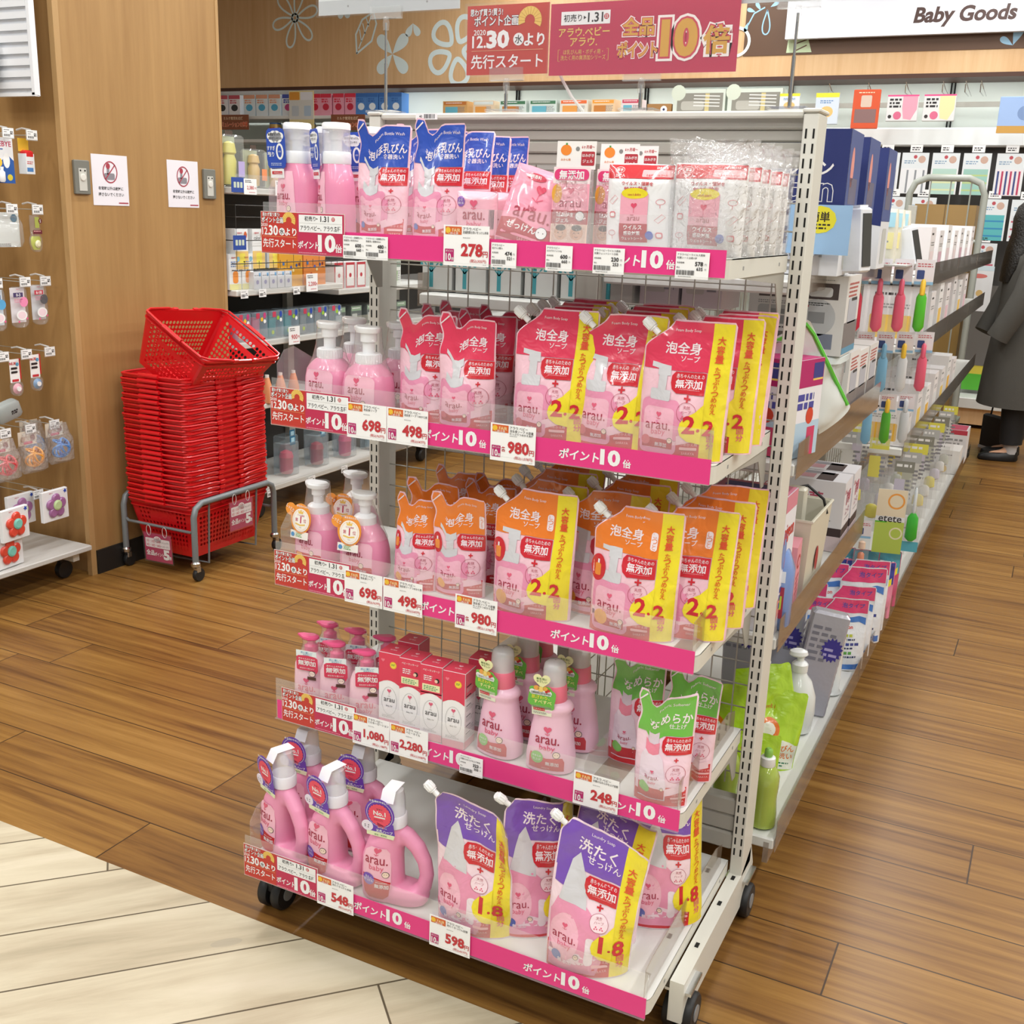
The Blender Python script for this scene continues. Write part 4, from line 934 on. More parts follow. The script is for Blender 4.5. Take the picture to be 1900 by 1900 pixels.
# oil boxes
def oilbox(var):
    def f():
        w, d, h = .0475, .0475, .158; b = MB(); b.box((0, 0, h / 2), (w, d, h), ink('f6f4f4'), bev=.0008); a = Art(); R1 = ink('e0405a'); P = ink('f0b3bd')
        a.rect(-w / 2 + .0004, .100, w / 2 - .0004, h - .0004, R1, 1); a.poly([(-w / 2 + .0004, .092), (-.012, .098), (0, .101), (.012, .098), (w / 2 - .0004, .092), (w / 2 - .0004, .102), (-w / 2 + .0004, .102)], R1, 1)
        a.rect(-w / 2 + .0004, .0004, w / 2 - .0004, .016, P, 1); a.ring(0, .056, .017, .0005, GREY, 2, 30, ry=.030); a.heart(0, .078, .0045, TXT2, 2); a.line([(0, .074), (0, .069)], .0006, TXT2, 2)
        a.text('baby', 0, .066, .0028, GREY, 2, 0); a.text('arau', 0, .058, .0075, INKK, 2, 0, maxw=.024); a.text('Baby Oil', 0, .045, .0038, INKK, 2, 0); a.lines(-.016, .024, .016, 2, .003, GREYL, 2, 2)
        if var == 0:
            a.disc(.009, .134, .0075, YEL, 2, 20); a.disc(.009, .134, .0055, ink('f6e04a'), 3, 20); a.lines(.005, .136, .013, 2, .0025, ink('3d8a3a'), 4); a.heart(-.014, .142, .004, ink('ef7d8e'), 2)
        else:
            a.text('ベビーマッサージ', 0, .148, .0045, WHITE, 2, .01, maxw=.036); a.rect(-.019, .105, .019, .119, ink('f3eebc'), 2); a.lines(-.016, .115, .016, 3, .0035, ink('5aa070'), 3, 5); a.disc(.013, .129, .005, INKK, 3, 12); a.disc(.011, .128, .0035, ink('f3cdb4'), 4, 12); a.lines(-.016, .136, .004, 3, .004, WHITE, 3, 8)
        a.put(b, front(-d / 2)); r = Art(); r.rect(-d / 2 + .0005, .106, d / 2 - .0005, h - .0005, ink('e86a7c'), 1); r.rect(-d / 2 + .0005, .0005, d / 2 - .0005, .016, P, 1)
        for i, z in enumerate((.128, .108, .088, .066, .046, .030)): r.rect(-.018, z, .002, z + .0025, GREY if i > 1 else INKK, 2); r.lines(-.018, z - .003, .018, 3, .003, GREYL, 2, i)
        r.put(b, right(w / 2)); t = Art(); t.rect(-w / 2 + .0005, -d / 2 + .0005, w / 2 - .0005, d / 2 - .0005, R1, 1); t.heart(0, .006, .0045, ink('f4c4cc'), 2); t.text('arau', 0, -.006, .004, ink('f4c4cc'), 2); t.put(b, top(h))
        return tag(b.obj('oil_box'), '', 'box')
    return Proto(f)
ob = [oilbox(0), oilbox(1)]; GO = 'red and white baby oil boxes'
for x, y, v, lab in ((-1.088, 1.710, 0, 'leftmost red and white baby oil box, with a yellow medal print'), (-1.037, 1.705, 1, 'baby oil box second from the left in the front row'), (-.986, 1.700, 1, 'baby oil box third from the left in the front row'),
                     (-.934, 1.697, 0, 'rightmost baby oil box in the front row, with a yellow medal print'), (-1.085, 1.775, 0, 'baby oil box standing behind the leftmost one'), (-.920, 1.772, 0, 'baby oil box standing behind the rightmost one')):
    ob[v].at((x, y, Z4), .06, lab, GO)
# softener bottles
def b_soft():
    tab = [(0, .041, .029, 2.6), (.004, .046, .033, 2.6), (.03, .0465, .033, 2.5), (.09, .039, .029, 2.4), (.118, .034, .027, 2.3), (.126, .034, .028, 2.2), (.133, .038, .030, 2.2), (.139, .038, .030, 2.2), (.146, .033, .027, 2.1), (.150, .024, .024, 2)]
    b = MB(); sbody(b, tab, BOTTLEP, 32); root = tag(b.obj('softener_bottle'), '', 'softener bottle')
    a = Art(); a.poly([(-.034, .010), (.034, .010), (.034, .03), (.03, .038), (0, .034), (-.032, .042), (-.034, .03)], ink('d0414c'), 1); logo(a, 0, .066, .046, 3); a.disc(-.018, .034, .0125, ink('86c765'), 3); a.text('なめらか', -.018, .037, .004, WHITE, 4); a.text('仕上げ', -.018, .030, .005, WHITE, 4, .01); a.text('無添加', .012, .024, .008, WHITE, 4, .02); a.text('SARAYA', 0, .014, .003, ink('f2b9bd'), 4)
    c = MB(); a.put(c, sfront(tab), step=.008, smooth=True); c.obj('label', root)
    c = MB(); pk = mat('collar_coral', 'f0788f', .35, coat=.2); c.lathe([(.0245, .149), (.0255, .151), (.0235, .182), (.022, .184)], pk, n=28); c.obj('collar', root)
    c = MB(); c.lathe([(.0225, .183), (.0215, .215), (.019, .226), (.012, .231), (0.002, .232)], SMOKE, n=28, caps=False); c.lathe([(.017, .184), (.017, .197)], clear('cap_pink_tint', 'f0a0b4', .5, .3), n=20); c.obj('measuring_cap', root)
    c = MB(); T = M.Translation((-.013, -.033, .168)) @ M.Rotation(.10, 4, 'X') @ M.Rotation(0, 4, 'Z'); G1 = ink('6fbf4b'); Yl = ink('f0f0b8')
    p = []
    for i in range(36):
        t = 2 * PI * i / 36; k = 1 + .06 * math.sin(6 * t); p.append((.026 * k * math.copysign(abs(math.cos(t)) ** .6, math.cos(t)), .026 * k * math.copysign(abs(math.sin(t)) ** .6, math.sin(t)) - .006))
    c.prism(p, 0, .0005, G1, T=T, axis='y'); hp = []
    for i in range(26):
        t = 2 * PI * i / 26; hp.append((.0012 * 16 * math.sin(t) ** 3 * .85, .033 + .0011 * (13 * math.cos(t) - 5 * math.cos(2 * t) - 2 * math.cos(3 * t) - math.cos(4 * t))))
    c.prism(hp, -.0003, .0005, Yl, T=T, axis='y'); c.prism([(-.019, -.045), (.019, -.045), (.019, -.024), (-.019, -.024)], 0, .0004, ink('eef2d8'), T=T, axis='y'); a = Art()
    a.text('新生児に', 0, .037, .0048, ink('3f6b2c'), 2, .02, maxw=.022); a.text('やさしい', 0, .031, .0045, ink('3f6b2c'), 2, .02, maxw=.02)
    for x_, z_, r_, cc in ((-.010, .016, .0055, 'f0a850'), (-.002, .014, .006, 'f7d878'), (.007, .016, .005, 'e9b04a'), (.013, .013, .0032, 'd23b36'), (.009, .010, .0028, 'c9302c')): a.disc(x_, z_, r_, ink(cc), 3, 14)
    for x_ in (-.018, -.010, -.002, .006, .014): a.disc(x_, .007, .0055, WHITE, 2, 14)
    a.rect(-.021, .001, .018, .008, WHITE, 2); a.text('泡立ち、しっかり', -.001, .005, .0038, INKK, 3, 0, maxw=.034)
    a.text('肌ざわり、', -.002, -.004, .008, ink('f4e84a'), 3, .03, maxw=.034); a.text('すべすべ', .002, -.014, .008, ink('f4f0a0'), 3, .03, maxw=.034)
    a.rect(-.016, -.034, .006, -.028, REDB, 2); a.text('バスクリーン', -.005, -.031, .003, WHITE, 3); a.lines(-.016, -.038, .010, 2, .0025, GREY, 2)
    a.put(c, lambda u, v, l: T @ V((u, -.0004 - l, v))); c.obj('hang_tag', root)
    return root
ps = Proto(b_soft); GS = 'pale pink fabric softener bottles with green tags'
for x, y, r, lab in ((-.848, 1.708, -.15, 'front left pale pink softener bottle with green tag'), (-.738, 1.703, .12, 'front right pale pink softener bottle with green tag'), (-.840, 1.800, 0, 'pale pink softener bottle behind the front left one'), (-.733, 1.805, 0, 'pale pink softener bottle behind the front right one'), (-.850, 1.885, .1, 'rearmost pale pink softener bottle under the third shelf')):
    ps.at((x, y, Z4), r, lab, GS, sc=(1, 1, .93))
# laundry bottles with handle (blended with a voxel remesh)
def remesh(mb, vox, smooth_it=6, mt=None):
    o = mb.obj('tmp'); md = o.modifiers.new('r', 'REMESH'); md.mode = 'VOXEL'; md.voxel_size = vox; md.use_smooth_shade = True
    sm = o.modifiers.new('s', 'SMOOTH'); sm.iterations = smooth_it; sm.factor = .5
    dg = bpy.context.evaluated_depsgraph_get(); me = bpy.data.meshes.new_from_object(o.evaluated_get(dg)); old = o.data; bpy.data.objects.remove(o); bpy.data.meshes.remove(old)
    for p in me.polygons: p.use_smooth = True
    if mt: me.materials.clear(); me.materials.append(mt)
    return me
def b_laun():
    tab = [(0, .034, .026, 2.5), (.004, .038, .031, 2.5), (.03, .0405, .033, 2.4), (.09, .0385, .032, 2.3), (.125, .034, .030, 2.2), (.150, .027, .026, 2.1), (.165, .021, .021, 2)]
    b = MB(); cx = -.028
    b.loft([[(p[0] + cx + .020 * sstep(.10, .165, z), p[1], p[2]) for p in ering(z, hx, hy, n, 28)] for z, hx, hy, n in tab], BOTTLE)
    b.loft([[(p[0] + c_, p[1], p[2]) for p in ering(z, hx, hy, 2.3, 28)] for z, hx, hy, c_ in ((0, .045, .024, .006), (.005, .053, .030, .008), (.022, .055, .030, .010), (.036, .046, .026, .006))], BOTTLE)
    b.tube([(.000, 0, .150), (.020, 0, .142), (.041, 0, .122), (.055, 0, .095), (.060, 0, .068), (.055, 0, .042), (.040, 0, .020)], [.016, .0165, .0155, .0140, .0135, .0145, .018], BOTTLE, 14)
    b.tube([(-.02, 0, .12), (.01, 0, .138), (.02, 0, .135)], [.022, .018, .012], BOTTLE, 12)
    me = remesh(b, .0028, 5, mat('bottle_pink_matte', 'ee9abc', .48, coat=.08)); o = bpy.data.objects.new('laundry_bottle', me); COL.objects.link(o); root = tag(o, '', 'laundry bottle')
    lt = [(z, hx, hy, n) for z, hx, hy, n in tab]
    base = sfront(lt, .0012)
    def f(u, v, l):
        p = base(u, v, l); return (p[0] + cx + .020 * sstep(.10, .165, v), p[1], p[2])
    a = Art()
    a.poly([(-.024, .020), (-.014, .012), (.014, .012), (.024, .020), (.028, .045), (.028, .09), (.024, .112), (.015, .122), (-.015, .122), (-.024, .112), (-.029, .09), (-.029, .045)], ink(LAB), 1)
    a.poly([(-.024, .020), (-.014, .012), (.014, .012), (.024, .020), (.0275, .050), (.004, .056), (-.028, .060), (-.0285, .045)], REDB, 2); logo(a, 0, .088, .045, 3); a.disc(-.015, .052, .0125, ink('7b5ab8'), 4); a.text('洗たく', -.015, .056, .005, WHITE, 5, .02); a.text('せっけん', -.015, .049, .0052, WHITE, 5, .02, maxw=.02)
    a.text('無添加', .011, .040, .0085, WHITE, 4, .03); a.text('赤ちゃんのための', .011, .048, .003, WHITE, 4, maxw=.022)
    c = MB(); a.put(c, f, step=.008, smooth=True); c.obj('label', root)
    c = MB(); w = mat('cap_white', 'f0edf3', .4); nx = -.008; c.lathe([(.0225, .160), (.0255, .163), (.0255, .184), (.0235, .187)], w, (nx, 0, 0), n=28); c.obj('collar', root)
    c = MB(); c.lathe([(.0225, .186), (.0205, .222), (.018, .236), (.012, .240), (.001, .241)], CLEARCAP, (nx, 0, 0), n=28, caps=False); c.obj('measuring_cap', root)
    # paper tag: strap over the cap, round medal and ribbon in front
    c = MB(); T = M.Translation((nx, 0, 0)); P1, RD, W2 = ink('6a3fb2'), ink('ee5068'), ink('f7f4f8')
    c.box((0, 0, .2425), (.026, .038, .0006), W2, T=T); c.add([(-.013, -.019, .2428), (.013, -.019, .2428), (.013, -.030, .222), (-.013, -.030, .222)], [(0, 1, 2, 3)], W2, T=T)
    T2 = M.Translation((nx - .012, -.0335, .198)) @ M.Rotation(.10, 4, 'X')
    c.prism([(.029 * math.cos(t * PI / 16), .033 * math.sin(t * PI / 16)) for t in range(32)], 0, .0005, P1, T=T2, axis='y')
    c.prism([(-.026, -.046), (.024, -.048), (.028, -.044), (.026, -.020), (-.01, -.014), (-.026, -.024)], -.0002, .0005, P1, T=T2, axis='y'); c.prism([(-.028, -.052), (.025, -.054), (.028, -.044), (-.028, -.042)], -.0003, .0006, ink('e9f0c8'), T=T2, axis='y')
    c.prism([(-.026 + .0115 * math.cos(t * PI / 10), -.032 + .0115 * math.sin(t * PI / 10)) for t in range(20)], -.0006, .0004, ink('efe6f6'), T=T2, axis='y'); a = Art()
    a.poly([((.0222 + .0009 * math.sin(22 * t * PI / 44)) * math.cos(t * PI / 44), -.003 + (.0245 + .0009 * math.sin(22 * t * PI / 44)) * math.sin(t * PI / 44)) for t in range(88)], RD, 2)
    a.ring(0, -.001, .0255, .0007, WHITE, 1, 36, ry=.0285); a.text('新生児にやさしい', 0, .0275, .0048, WHITE, 2, .03, maxw=.038); a.text('ママリ', 0, .010, .0035, INKK, 3, .02)
    a.text('No.1', 0, .001, .0092, WHITE, 3, .05, maxw=.032); a.rect(-.011, -.0095, .011, -.0065, WHITE, 3); a.lines(-.012, -.013, .012, 2, .0026, ink('c03a50'), 3, 6)
    a.poly([(-.006, -.020), (.010, -.026), (.006, -.034), (.002, -.029), (-.004, -.033)], ink('c24a70'), 2)
    a.text('ひだまりの', .004, -.031, .0032, WHITE, 3); a.text('天然ハーブ', .008, -.0385, .0068, WHITE, 3, .03, maxw=.033); a.text('配合・無添加', 0, -.0485, .0038, ink('4f8a4c'), 3, .01)
    for x_, z_ in ((-.030, -.030), (-.023, -.030), (-.030, -.034), (-.024, -.035)): a.disc(x_, z_, .0011, INKK, 5, 8)
    a.put(c, lambda u, v, l: T2 @ V((u, -.0003 - l, v))); c.obj('hang_tag', root)
    return root
pl = Proto(b_laun); GLB = 'pink laundry soap bottles with purple tags'
for x, y, r, lab in ((-.992, 1.608, .12, 'pink handled laundry bottle with purple tag, rightmost at the front of the bottom shelf'), (-1.135, 1.612, -.20, 'pink handled laundry bottle with purple tag, middle of the front row'), (-1.268, 1.618, -.38, 'pink handled laundry bottle with purple tag, leftmost at the front'),
                     (-1.282, 1.725, .02, 'pink handled laundry bottle behind the leftmost one'), (-1.140, 1.725, .10, 'pink handled laundry bottle behind the middle one')):
    pl.at((x - .012, y - .018, Z5), r, lab, GLB, sc=(1.06, 1.04, 1))
# ---------------- top shelf packs
def pillow(W, H, T, artf, base, seed=0, topseal=.02, wr=.002, bend=0, name='pack', cat='pack', sealc=None):
    p = Pouch(W, H, T, bend=bend, wr=wr, seed=seed, puff=(.9, 1.3), base=base)
    F0 = p.F
    def F(u, v, l=0, side=-1):
        x, y, z = F0(u, v, 0, side); k = min(1, max(.03, min(v, H - v) / topseal)); w = y - side * (T / 2 * max(0, 1 - min(1, abs(u / (W / 2))) ** 2) ** .55)
        t = T / 2 * (max(0, 1 - abs(u / (W / 2)) ** 2.6)) ** .6 * k ** .7; return (x, side * (t + l) + w * .6, z)
    p.F = F; a = Art(); artf(a, p); return p.mesh(a)
def art_wipe(a, p):
    W, H = p.W, p.H; R1 = film('cf2f3a'); PKK = film('f5aebf'); x = lambda t: (t - .5) * W; y = lambda t: t * H
    a.rect(x(.015), y(.83), x(.985), y(.985), R1, 1); a.ring(x(.2), y(.925), W * .07, .0006, WHITE, 2, ry=H * .035); a.text('厚手', x(.2), y(.925), H * .038, WHITE, 2, .02); a.text('25枚入', x(.22), y(.865), H * .038, WHITE, 2, .03); a.text('SARAYA', x(.82), y(.955), H * .025, WHITE, 2, .02)
    a.rrect(x(.55), y(.85), x(.97), y(.93), .002, film('f4b9bd'), 2); a.text('食品原料アルコール', x(.76), y(.87), H * .025, R1, 3, .02, maxw=W * .38)
    a.text('ウイルス・細菌を', x(.5), y(.775), H * .045, DRED, 2, .03, maxw=W * .5); a.text('99.99%除去', x(.48), y(.715), H * .055, DRED, 2, .03, maxw=W * .6, shear=.15)
    a.rect(x(.26), y(.12), x(.68), y(.665), PKK, 2); a.disc(x(.47), y(.665), W * .2, FYEL, 3, ry=H * .06); a.text('100%食品成分', x(.47), y(.65), H * .025, DRED, 4, .02, maxw=W * .32); a.heart(x(.47), y(.53), W * .045, film('e2506e'), 4); a.line([(x(.47), y(.5)), (x(.47), y(.45))], .0007, TXT2, 4); a.text('baby', x(.45), y(.425), H * .02, TXT, 4); a.text('arau', x(.47), y(.385), H * .042, TXT, 4, 0)
    a.rect(x(.255), y(.12), x(.685), y(.33), film('b5303f'), 4); a.text('ウイルス', x(.47), y(.29), H * .05, WHITE, 5, .03); a.text('感染対策', x(.46), y(.225), H * .048, WHITE, 5, .02); a.text('ウェットシート', x(.46), y(.165), H * .034, WHITE, 5, .02, maxw=W * .35)
    a.disc(x(.72), y(.20), W * .06, film('5a6cc4'), 6)
    oc = film('e08a90')
    for i, (cx, cy) in enumerate(((.13, .60), (.85, .58), (.13, .42), (.85, .40), (.13, .22), (.86, .20))):
        if i % 3 == 0: a.line([(x(cx - .07), y(cy - .03)), (x(cx + .03), y(cy + .04)), (x(cx + .08), y(cy + .01)), (x(cx - .01), y(cy - .06))], .0008, oc, 2, True)
        elif i % 3 == 1: a.ring(x(cx), y(cy), W * .06, .0008, oc, 2, 16, ry=H * .03); a.line([(x(cx), y(cy - .03)), (x(cx), y(cy - .07))], .0008, oc, 2)
        else: a.rrect(x(cx - .05), y(cy - .03), x(cx + .05), y(cy + .04), .003, oc, 2); a.rrect(x(cx - .035), y(cy - .015), x(cx + .035), y(cy + .025), .002, film('f6f2f2'), 3)
pwipe = Proto(lambda: tag(pillow(.112, .138, .042, art_wipe, 'f3f3f4', 71, .03, .003).obj('wipe_pack'), '', 'wipe pack'))
GWp = 'white and red wet wipe packs on the top shelf'
pwipe.at((-.634, 1.715, Z1), .04, 'white wet wipe pack with red top, left of the two at the front', GWp)
def b_wipe_bag():
    root = pillow(.116, .140, .046, art_wipe, 'f3f3f4', 73, .03, .003).obj('bagged_wipe_pack'); tag(root, '', 'wipe pack')
    b = MB(); p = Pouch(.130, .175, .062, wr=.008, seed=5, puff=(.5, 1.0)); nu, nv = 16, 20; n = nu + 1; fr, bk = [], []
    for j in range(nv + 1):
        for i in range(nu + 1):
            u = -.065 + .13 * i / nu; v = .175 * j / nv; k = 1 + (v / .175) ** 3 * .10
            q = p.F(u, v, .003, -1); fr.append((q[0] * k, q[1], q[2] + .006 * NZ.noise(V((u * 60, 3, 1))) * (v / .17) ** 4)); q = p.F(u, v, .003, 1); bk.append((q[0] * k, q[1], q[2]))
    F1 = [(j * n + i, j * n + i + 1, (j + 1) * n + i + 1, (j + 1) * n + i) for j in range(nv) for i in range(nu)]
    b.add(fr, F1, PET, True); b.add(bk, [f[::-1] for f in F1], PET, True); b.obj('clear_bag', root); return root
pwb = Proto(b_wipe_bag)
for x, y, r, lab in ((-.520, 1.718, .05, 'white wet wipe pack in a clear bag, frontmost in the right hand row'), (-.517, 1.79, .02, 'white wet wipe pack in a clear bag, second in the right hand row'), (-.520, 1.86, -.03, 'white wet wipe pack in a clear bag, third in the right hand row'),
                     (-.518, 1.93, .03, 'white wet wipe pack in a clear bag, fourth in the right hand row'), (-.522, 1.998, 0, 'white wet wipe pack in a clear bag, rearmost in the right hand row')):
    pwb.at((x, y, Z1), r, lab, GWp)
def art_soap(a, p):
    W, H = p.W, p.H; logo(a, W * .0, H * .48, W * .55, 2, TXT, TXT2, False); a.disc(-W * .34, H * .80, W * .12, film('8d63b4'), 2, 10); a.text('シミ', -W * .34, H * .83, .004, WHITE, 3); a.text('消える', -W * .34, H * .77, .004, WHITE, 3); a.rect(-W * .48, H * .03, W * .48, H * .18, film('cf4a5c'), 1); a.bars(W * .36, H * .30, W * .46, H * .66, INKK, 2, 4, 8)
psoap = Proto(lambda: tag(pillow(.075, .088, .034, art_soap, 'f7bccb', 81, .012, .002).obj('soap_pack'), '', 'soap pack')); GSp = 'small pink soap packs on the top shelf'
for i, (x, y) in enumerate(((-.925, 1.705), (-.918, 1.745), (-.912, 1.785), (-.905, 1.825), (-.900, 1.865))):
    psoap.at((x, y, Z1 + .001), .12, 'small pink soap pack, %s' % ['frontmost behind the 278 yen card', 'second in its row', 'third in its row', 'fourth in its row', 'rearmost in its row'][i], GSp)
def art_bag(a, p):
    W, H = p.W, p.H; D = film('b93b48'); a.poly([(-W * .49, .002), (W * .49, .002), (W * .49, H * .28), (W * .1, H * .24), (-W * .2, H * .30), (-W * .49, H * .27)], D, 1)
    a.heart(W * .02, H * .72, W * .08, film('e0506c'), 2); a.line([(W * .02, H * .69), (W * .0, H * .57), (W * .04, H * .55)], .001, TXT2, 2); a.line([(-W * .08, H * .60), (W * .0, H * .565), (W * .1, H * .61)], .0016, TXT2, 2)
    a.disc(-W * .12, H * .86, W * .17, film('d2445c'), 2, 16, ry=H * .05); a.text('無香料', -W * .12, H * .865, .006, WHITE, 3, .02); a.text('85g×3', W * .33, H * .82, .008, TXT, 2, 0); a.text('baby', -W * .02, H * .47, .008, TXT, 2, 0); a.text('arau.', 0, H * .385, .017, TXT, 2, 0); a.text('せっけん', -W * .1, H * .205, .012, WHITE, 2, .03); a.text('SARAYA', 0, H * .05, .005, ink('f2b9bd'), 2)
    a.disc(W * .24, H * .20, W * .09, INKK, 3, 20); a.disc(W * .24, H * .20, W * .083, WHITE, 4, 20); a.disc(W * .2, H * .205, .001, INKK, 5, 8); a.disc(W * .27, H * .205, .001, INKK, 5, 8)
bb = pillow(.112, .128, .030, art_bag, 'f59fb6', 83, .012, .004).obj('soap_bag', None, (-.832, 1.700, Z1 + .003), (-.22, .26, .14)); tag(bb, 'tilted pink soap bag in the middle of the top shelf with large logo', 'soap bag')
def b_gel():
    W, H = .068, .172; b = MB(); cw = ink('f4f1ee'); b.box((0, 0, H - .022), (W, .0008, .044), cw); root = tag(b.obj('toothpaste_gel_pack'), '', 'toothpaste gel')
    a = Art(); a.disc(-.018, H - .014, .0095, ink('f08a2c'), 1, 20, ry=.0085); a.rect(-.019, H - .006, -.016, H - .003, ink('4d9a3c'), 2); a.text('みかん味', -.018, H - .029, .004, ink('e08030'), 1); a.disc(.002, H - .012, .0035, ink('8a8a88'), 1, 14)
    a.rrect(.009, H - .038, .032, H - .016, .002, ink('b5303c'), 1); a.text('はみがき', .0205, H - .022, .005, WHITE, 2, .02, maxw=.02); a.text('ジェル', .0205, H - .031, .005, WHITE, 2, .02); a.text('6ヶ月頃～', .020, H - .009, .0055, DRED, 1, .02, maxw=.022); a.put(b, front(-.0004)); me = b.obj('tmp'); root.data = me.data; bpy.data.objects.remove(me)
    c = MB(); P1 = mat('tube_pink', 'f2a9ba', .35, coat=.2); c.loft([ering(z, hx, hy, 2.2, 20) for z, hx, hy in ((.026, .012, .012), (.038, .012, .012), (.040, .019, .014), (.08, .023, .010), (.118, .026, .0025), (.126, .026, .0015))], P1)
    c.lathe([(.0125, .010), (.0125, .030)], mat('tube_cap', 'b23a4c', .4), n=20); a = Art(); a.text('arau', 0, .080, .011, TXT, 2, 0, maxw=.036); a.heart(0, .100, .005, TXT2, 2); a.put(c, lambda u, v, l: (u, -.0128 - l, v)); c.obj('gel_tube', root)
    d = MB(); d.box((0, -.015, .068), (W * .94, .0006, .124), ink('f6e2e4')); a = Art(); x0 = -W * .47
    a.rect(x0, .006, -x0, .040, ink('e9c9b8'), 1); a.disc(-.014, .026, .0115, ink('e2b294'), 2, 18); a.disc(.014, .026, .0115, ink('dca888'), 2, 18)
    for s_ in (-1, 1):
        a.disc(s_ * .014, .034, .009, ink('3a2a24'), 3, 14, ry=.005)
        for d_ in (-.004, .004): a.disc(s_ * .014 + d_, .026, .001, INKK, 3, 8)
        a.line([(s_ * .014 - .003, .020), (s_ * .014, .0187), (s_ * .014 + .003, .020)], .0007, INKK, 3)
    a.rect(x0, .040, -x0, .062, ink('b5303c'), 1); a.text('はみがき', -.008, .055, .0068, WHITE, 2, .03); a.text('ジェル', -.012, .046, .0065, WHITE, 2, .03); a.disc(.018, .053, .008, INKK, 2, 16); a.disc(.018, .053, .0072, WHITE, 3, 16)
    a.rect(x0, .062, -x0, .104, ink('f3a5b8'), 1); a.text('arau', 0, .072, .0105, TXT, 2, 0); a.text('baby', -.002, .082, .004, TXT, 2, 0); a.heart(0, .093, .006, TXT2, 2); a.disc(-.024, .088, .009, ink('e8a83c'), 3, 16, ry=.015)
    a.rrect(x0 + .002, .109, -x0 - .002, .127, .008, ink('e03a78'), 3); a.text('無添加', 0, .118, .0135, WHITE, 4, .04, maxw=.05); a.text('+天然ハーブ', -.006, .1055, .005, DRED, 4, .02); a.put(d, front(-.0153)); d.obj('printed_card', root)
    e = MB(); e.loft([[(p[0], p[1] - .006, z) for p in ering(z, W / 2, t, 3, 20)] for z, t in ((0.001, .003), (.01, .014), (.05, .016), (.11, .012), (.128, .003))], PET); e.obj('clear_bag', root)
    return root
pg = Proto(b_gel); GG = 'toothpaste gel packs with orange prints on the top shelf'
pg.at((-.752, 1.715, Z1), .06, 'toothpaste gel pack with orange fruit print, front one beside the pink soap bag', GG, rot=(-.05, 0, .06))
pg.at((-.700, 1.775, Z1), .0, 'toothpaste gel pack partly hidden behind the front one', GG, rot=(-.05, 0, .02))
pg.at((-.690, 1.84, Z1 + .001), .0, 'toothpaste gel pack rearmost behind the wet wipe pack', GG, rot=(-.05, 0, -.06))
# ================================================================ sign holders on the rack, shopping baskets, left fixture
def stand(x, y, ztop, label, w=.075, dz=0):
    b = MB(); b.box((0, 0, .003), (.07, .05, .005), ACRYL, bev=.001); root = tag(b.obj('sign_holder', None, (x, y, 1.6542)), label, 'sign holder')
    h = ztop - 1.6542; b = MB(); b.tube([(0, 0, .005), (0, 0, h * .5)], .0035, CHROME, 10); b.tube([(0, 0, h * .5), (0, 0, h - .02)], .0025, CHROME, 10); b.obj('pole', root)
    b = MB(); b.lathe([(.006, h - .035), (.007, h - .02), (.005, h - .008)], ACRYL, n=14); b.box((0, -.003, h), (w, .001, .024), ACRYL); b.box((0, .004, h), (w, .001, .024), ACRYL); b.box((0, 0, h - .012), (w, .010, .0015), ACRYL); b.obj('clip', root); return root
def sheet(name, x0, x1, z0, z1, y, art, back, label, cat='sign', clearpad=.004, rx=0, shear=0):
    w, h = x1 - x0, z1 - z0; b = MB(); b.box((w / 2, 0, h / 2), (w, .0008, h), back); art.put(b, front(-.0004))
    root = tag(b.obj(name, None, (x0, y, z0), (rx, 0, 0)), label, cat); c = MB(); c.box((w / 2, -.004, h / 2), (w + 2 * clearpad, .0008, h + 2 * clearpad), SLEEVE); c.obj('clear_sleeve', root); return root
SY = 2.062
for x, zt, lab in ((-1.344, 1.852, 'clear sign holder with steel pole at the left end, holding the white board'), (-1.060, 1.727, 'clear sign holder with short steel pole under the red sign'), (-.775, 1.722, 'clear sign holder with short steel pole under the wide crimson sign'), (-.493, 1.835, 'clear sign holder with tall steel pole at the right end of the rack top')):
    stand(x, SY, zt, lab)
w, h = .180, .128; a = Art(); a.text('思わず買う!買う!', w * .24, h * .90, h * .10, WHITE, 3, .03, maxw=w * .40, edge=(ink('4b3a56'), .045)); a.text('ポイント企画', w * .36, h * .775, h * .145, WHITE, 3, .03, maxw=w * .54, edge=(ink('4b3a56'), .055)); fan(a, w * .77, h * .76, h * .20)
a.text('2020', w * .16, h * .615, h * .075, WHITE, 2); a.text('12.', w * .07, h * .48, h * .17, WHITE, 2, .03, al='l', maxw=w * .17); a.text('30', w * .26, h * .51, h * .23, WHITE, 2, .08, al='l', wide=1.2); a.disc(w * .64, h * .50, h * .09, WHITE, 2); a.text('水', w * .64, h * .50, h * .12, INKK, 3, .02); a.text('より', w * .83, h * .49, h * .17, WHITE, 2, .05, maxw=w * .26)
a.rect(w * .06, h * .345, w * .94, h * .352, ink('eab08a'), 2); a.text('先行スタート', w * .50, h * .19, h * .20, WHITE, 2, .022, maxw=w * .88)
sheet('campaign_sign', -1.150, -.970, 1.726, 1.854, SY - .002, a, ink('c23f33'), 'red square promotion sign with a gold fan above the rack')
w, h = .372, .128; CR = ink('bf2f52'); a = Art(); GT = ink('e8c46a'); a.rect(w * .06, h * .70, w * .33, h * .885, WHITE, 1); a.text('初売り', w * .125, h * .795, h * .10, INKK, 2, .02, maxw=w * .10); a.poly([(w * .185, h * .82), (w * .185, h * .77), (w * .2, h * .795)], INKK, 2); a.text('1.31', w * .25, h * .795, h * .125, INKK, 2, .035, maxw=w * .09); a.disc(w * .31, h * .80, h * .04, DRED, 2); a.text('日', w * .31, h * .80, h * .05, WHITE, 3)
